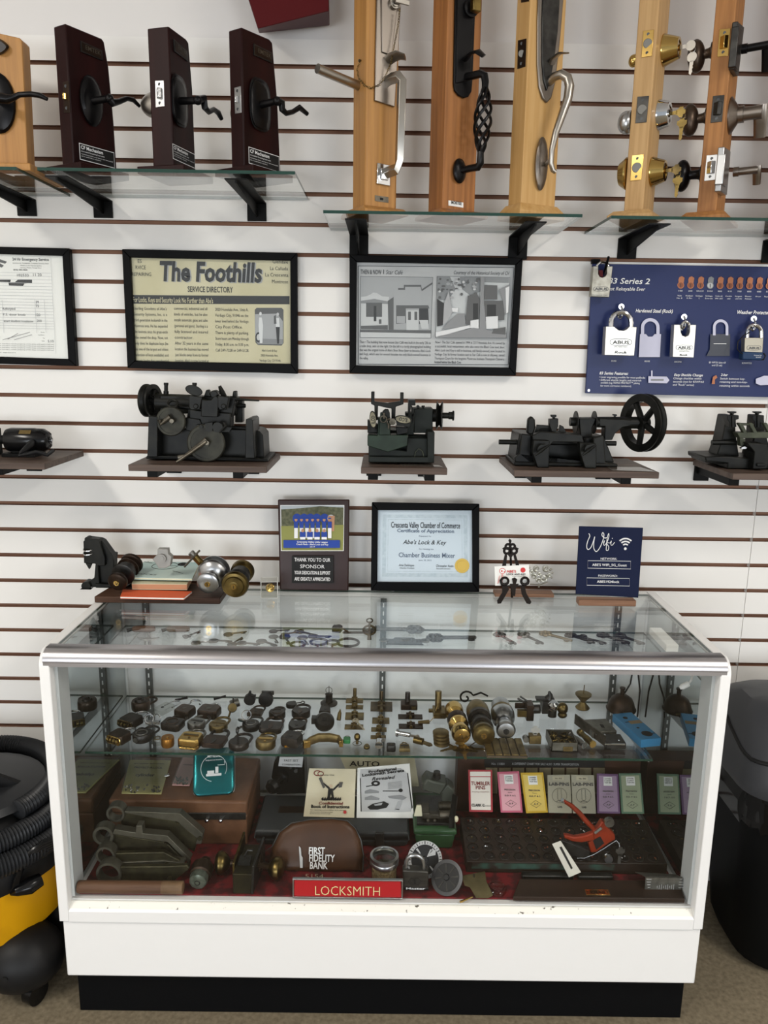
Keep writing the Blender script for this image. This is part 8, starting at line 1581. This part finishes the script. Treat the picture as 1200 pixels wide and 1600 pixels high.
c = V((W(933, 1404, -.51).x, -.508, DZ+.0128)); part(t, 'brass_label', G().box(c, (.058, .020, .0012)), BRASS, bev=.0004); g = G().text('SCHLAGE', c+V((0, -.005, .0007)), X_, Y_, .010, .036, 'c', .02).cyl(c+V((-.024, 0, .0004)), c+V((-.024, 0, .0012)), .0016, n=8).cyl(c+V((.024, 0, .0004)), c+V((.024, 0, .0012)), .0016, n=8); part(t, 'lettering', g, BRONZE, smooth=0)
for (xa, xb, lab) in ((818, 900, 'long black file lying between the tray and the ledge, left one'), (906, 962, 'shorter black file lying between the tray and the ledge, right one')):
    a, b = Z(xa, 1380, DZ+.007), Z(xb, 1382, DZ+.007); a.y = b.y = -.444; single('black_file', lab, 'tool', G().box(((a.x+b.x)/2, -.444, DZ+.0075), (b.x-a.x, .018, .014)), GUN, 'black files by the pin tray', bev=.003)
GAUGE = mat('gauge metal', '8E8D86', .35, .8, col2='6F6E68', scale=60)
a_ = [W(x, y, -.495) for x, y in ((1009, 1370), (1072, 1371), (1071, 1393), (1007, 1393))]
for p in a_: p.x = min(p.x, XI1-.012)
t = thing('key_gauge', 'angled silver key gauge plate with engraved marks in the right front corner', 'gauge', (a_[2]+a_[3])/2)
part(t, 'front_plate', G().prism(a_, (0, .0015, .0004)), GAUGE); b_ = [W(x, y, -.445) for x, y in ((992, 1362), (1056, 1366))]; part(t, 'top_plate', G().prism([a_[0], a_[1], b_[1], b_[0]], (0, 0, -.0012)), GAUGE)
g = G()
for i in range(9): p = W(1027+i*3.2, 1386, -.4955); g.box(p, (.0008, .0008, .006+.004*(i % 3)))
for i in range(4): g.box(W(1014, 1374+i*4.2, -.4955), (.012-.002*i, .0008, .0008)).box(W(1064, 1374+i*4.2, -.4955), (.006+.002*i, .0008, .0008))
part(t, 'marks', g, PAPERG)
# red clipper punch with its slotted plate
Yr = -.40
def zq_(x, y): return (840+x/4.8, 1230+y/4.8)
t = thing('key_punch', 'orange red hand key punch with bead chain lying on the pin tray', 'tool', (W(945, 1330, Yr).x, -.38, zt4+.004), zmin=zt4+.002)
def rp(g, pts, Y, dep): return g.pp([zq_(*p) for p in pts], Y, dep)
Yr = -.415
part(t, 'frame', rp(rp(G(), [(380, 420), (420, 380), (410, 330), (450, 310), (480, 260), (510, 265), (530, 310), (580, 360), (585, 395), (540, 420), (440, 490), (400, 495)], Yr, .018), [(200, 360), (280, 378), (360, 365), (420, 340), (430, 400), (330, 418), (260, 410), (200, 385)], Yr-.004, .014), REDTOOL, bev=.003)
part(t, 'upper_handle', G().tube([W(*zq_(x, y), Yr+.006) for x, y in ((190, 100), (250, 135), (310, 190), (360, 250), (410, 300), (430, 330))], [(.004, .006), (.006, .006), (.0065, .006), (.0065, .006), (.006, .006), (.005, .005)], 10), REDTOOL); part(t, 'handle_tip', G().tube([W(*zq_(182, 95), Yr+.006), W(*zq_(202, 108), Yr+.006)], .0052, 10), SATIN)
part(t, 'inner_cutout', rp(G(), [(415, 400), (470, 370), (500, 420), (440, 470)], Yr-.001, .002), INK)
part(t, 'knob', G().cp(*zq_(540, 270), Yr-.006, 7.6, .010, 20).cp(*zq_(540, 270), Yr-.008, 4, .004, 14).tp([(*zq_(430, 345), Yr-.004), (*zq_(480, 305), Yr-.004)], 2.2, 8), PEWTER); part(t, 'thumb_screw', G().cp(*zq_(535, 545), Yr-.012, 6.5, .008, 18).tp([(*zq_(510, 500), Yr), (*zq_(530, 535), Yr-.006)], 2.6, 8), SATIN)
part(t, 'jaw_plate', rp(G(), [(180, 400), (230, 415), (390, 480), (395, 560), (330, 535), (200, 490)], Yr-.006, .008), GUN, bev=.001)
g = G(); ch = [W(*zq_(x, y), Yr-.012) for x, y in ((300, 532), (350, 532), (420, 505), (490, 465), (550, 425), (590, 400), (610, 420), (620, 470))]
for a, b in zip(ch[:-1], ch[1:]):
    n = max(2, int((b-a).length/.0028))
    for i in range(n): g.ell(a.lerp(b, i/n), .0011, None, 6, 4)
part(t, 'bead_chain', g, SATIN); g = G(); key_flat(g, W(*zq_(622, 450), Yr-.012), X_, Z_, -Y_, bow='cut'); part(t, 'chain_key', g, PEWTER)
q = [W(x, y, -.424-(.0009*(y-1315))) for x, y in ((862.5, 1318.5), (876, 1313.5), (908, 1363), (889, 1371))]
t = thing('slotted_gauge', 'pale slotted metal gauge plate hanging over the front edge of the pin tray', 'gauge', (q[2]+q[3])/2); nn = (q[3]-q[0]).cross(q[1]-q[0]).normalized(); nn = nn if nn.y < 0 else -nn
part(t, 'plate', G().prism(q, -nn*.0015), mat('pale aluminium', 'B9B7AE', .4, .6), bev=.0004); T = Tilt(q[0], nn); T.p([(874, 1324), (877.5, 1322.5), (895, 1356.5), (892.5, 1358.5)], INK, .0004); T.out(t, 'slot')
# ================================================================== either side of the counter
# vacuum
cx, cy = -1.075, -.33
HZ = lambda z: z if z < .33 else .33+(z-.33)*.64
t = thing('vacuum_cleaner', 'yellow and black canister shop vacuum with coiled hose, left of the counter', 'vacuum', (cx, cy, 0))
def ov(z, r, n=36): return [V((cx+cos(2*pi*i/n)*r, cy+sin(2*pi*i/n)*r*.98, HZ(z))) for i in range(n)]
part(t, 'tank', G().rings([ov(.135, .16), ov(.145, .20), ov(.175, .235), ov(.30, .255), ov(.33, .258)]), YELLOW)
part(t, 'motor_head', G().rings([ov(.325, .262), ov(.35, .268), ov(.40, .262), ov(.50, .235), ov(.565, .205), ov(.60, .15), ov(.615, .06)]), RUBBER)
HOSE = mat('grey black hose', '222325', .4)
def hose(pts, r, step=.0075):
    P_ = []
    for i in range(len(pts)-1):
        p0, p1, p2, p3 = [V(pts[max(0, min(len(pts)-1, k))]) for k in (i-1, i, i+1, i+2)]; n = max(2, int((p2-p1).length/step*2))
        for k in range(n): s = k/n; P_.append(.5*((2*p1)+(p2-p0)*s+(2*p0-5*p1+4*p2-p3)*s*s+(3*p1-p0-3*p2+p3)*s**3))
    return G().tube(P_, [r*(1 if i % 2 else .84) for i in range(len(P_))], 14)
ringp = lambda z, r, a0, a1, n=14: [(cx+r*cos(radians(a0+(a1-a0)*i/n)), cy+r*sin(radians(a0+(a1-a0)*i/n)), HZ(z)) for i in range(n+1)]
part(t, 'hose', hose(ringp(.47, .275, -175, 175), .030), HOSE); part(t, 'hose', hose(ringp(.535, .245, -170, 170), .028), HOSE); part(t, 'hose', hose(ringp(.60, .215, -30, 150), .026), HOSE)
part(t, 'handle', G().tube([V((cx-.06, cy-.15, .50)), V((cx+.0, cy-.12, .555)), V((cx+.10, cy-.06, .565)), V((cx+.15, cy-.02, .51))], [(.016, .022)]*4, 10), RUBBER)
part(t, 'lid_dome', G().rings([[V((cx+.03+cos(2*pi*i/30)*r*1.1, cy-.02+sin(2*pi*i/30)*r, HZ(z)+.01)) for i in range(30)] for z, r in ((.585, .17), (.61, .16), (.63, .12), (.635, .05))]), HOSE)
g = G()
for i in range(5):
    o = .007*i; g.tube([W(20+2*i, 1392-3*i, -.515), W(26+2*i, 1372-4*i, -.515), W(38+2*i, 1352-5*i, -.505), W(58+2*i, 1336-5*i, -.485), W(86+2*i, 1322-4*i, -.45), W(110, 1316-4*i, -.40)], .0055, 8)
part(t, 'power_cord', g, BLKG)
part(t, 'plug', G().tube([W(17, 1397, -.52), W(26, 1392, -.52), W(46, 1384, -.505), W(64, 1374, -.485)], [.004, .013, .021, .016], 12), BLKG)
g = G()
for i in range(22): g.tube([V((cx+.271*cos(a), cy+.271*sin(a), .358+.0)) for a in (radians(-100+i*2.2), radians(-99+i*2.2))], .0018, 6)
part(t, 'white_print', g, PAPERG)
for a in (-36, 12, 80, 150, -118):
    p = V((cx+.215*cos(radians(a)), cy+.215*sin(radians(a)), 0)); cf_ = part(t, 'caster_foot', G().ell(p+V((0, 0, .105)), (.105, .09, .085), None, 24, 14), RUBBER); part(cf_, 'caster_wheel', G().cyl(p+V((.03, -.03, .031)), p+V((.055, -.04, .031)), .031, n=20), BLKG)
part(t, 'drain_hole', G().cyl(V((cx+.215*cos(radians(-36))-.0, cy+.215*sin(radians(-36))-.084, .115)), V((cx+.215*cos(radians(-36))-.0, cy+.215*sin(radians(-36))-.091, .115)), .007, n=14), INK)
# bin
cx, cy = 1.19, -.235
BZ_ = lambda z: z*.945
t = thing('trash_bin', 'black swing lid trash bin with plastic liner showing, right of the counter', 'bin', (cx, cy, 0))
def rr_(z, a, b, r, n=6): return [V((cx+sx*(a-r)+r*cos(radians(a0+90*i/n)), cy+sy*(b-r)+r*sin(radians(a0+90*i/n)), BZ_(z))) for sx, sy, a0 in ((1, 1, 0), (-1, 1, 90), (-1, -1, 180), (1, -1, 270)) for i in range(n+1)]
part(t, 'body', G().rings([rr_(.0005, .165, .125, .09), rr_(.012, .19, .145, .1), rr_(.05, .205, .155, .1), rr_(.50, .245, .185, .08)]), BINBLK)
g = G(); rgs = []
for z, a in ((.47, .250), (.50, .253), (.53, .252), (.56, .251), (.585, .25)):
    rgs.append([p+V((random.uniform(-.006, .006), random.uniform(-.006, .006), random.uniform(-.012, .012) if z < .5 else 0)) for p in rr_(z, a, a-.062, .08, 10)])
part(t, 'bin_liner', g.rings(rgs, cap=False), mat('black liner film', '0A0A0B', .12), smooth=25)
gl = G().rings([rr_(.575, .262, .20, .09), rr_(.60, .268, .205, .09), rr_(.635, .262, .20, .09), rr_(.70, .25, .18, .09), rr_(.76, .235, .14, .09), rr_(.79, .21, .09, .07), rr_(.797, .17, .05, .04)])
part(t, 'lid', gl, BINLID)
bt = BVHTree.FromPolygons(gl.v, gl.f); pts = []
for x, y in ((1136, 1118), (1140, 1130), (1146, 1143), (1152, 1156), (1158, 1168), (1165, 1178), (1174, 1186), (1186, 1191), (1198, 1194), (1214, 1196), (1240, 1198)):
    h = bt.ray_cast(CAM, ray(x, y).normalized())[0]
    if h is not None: pts.append(h)
part(t, 'swing_gap', G().tube(pts, .0055, 8), INK)
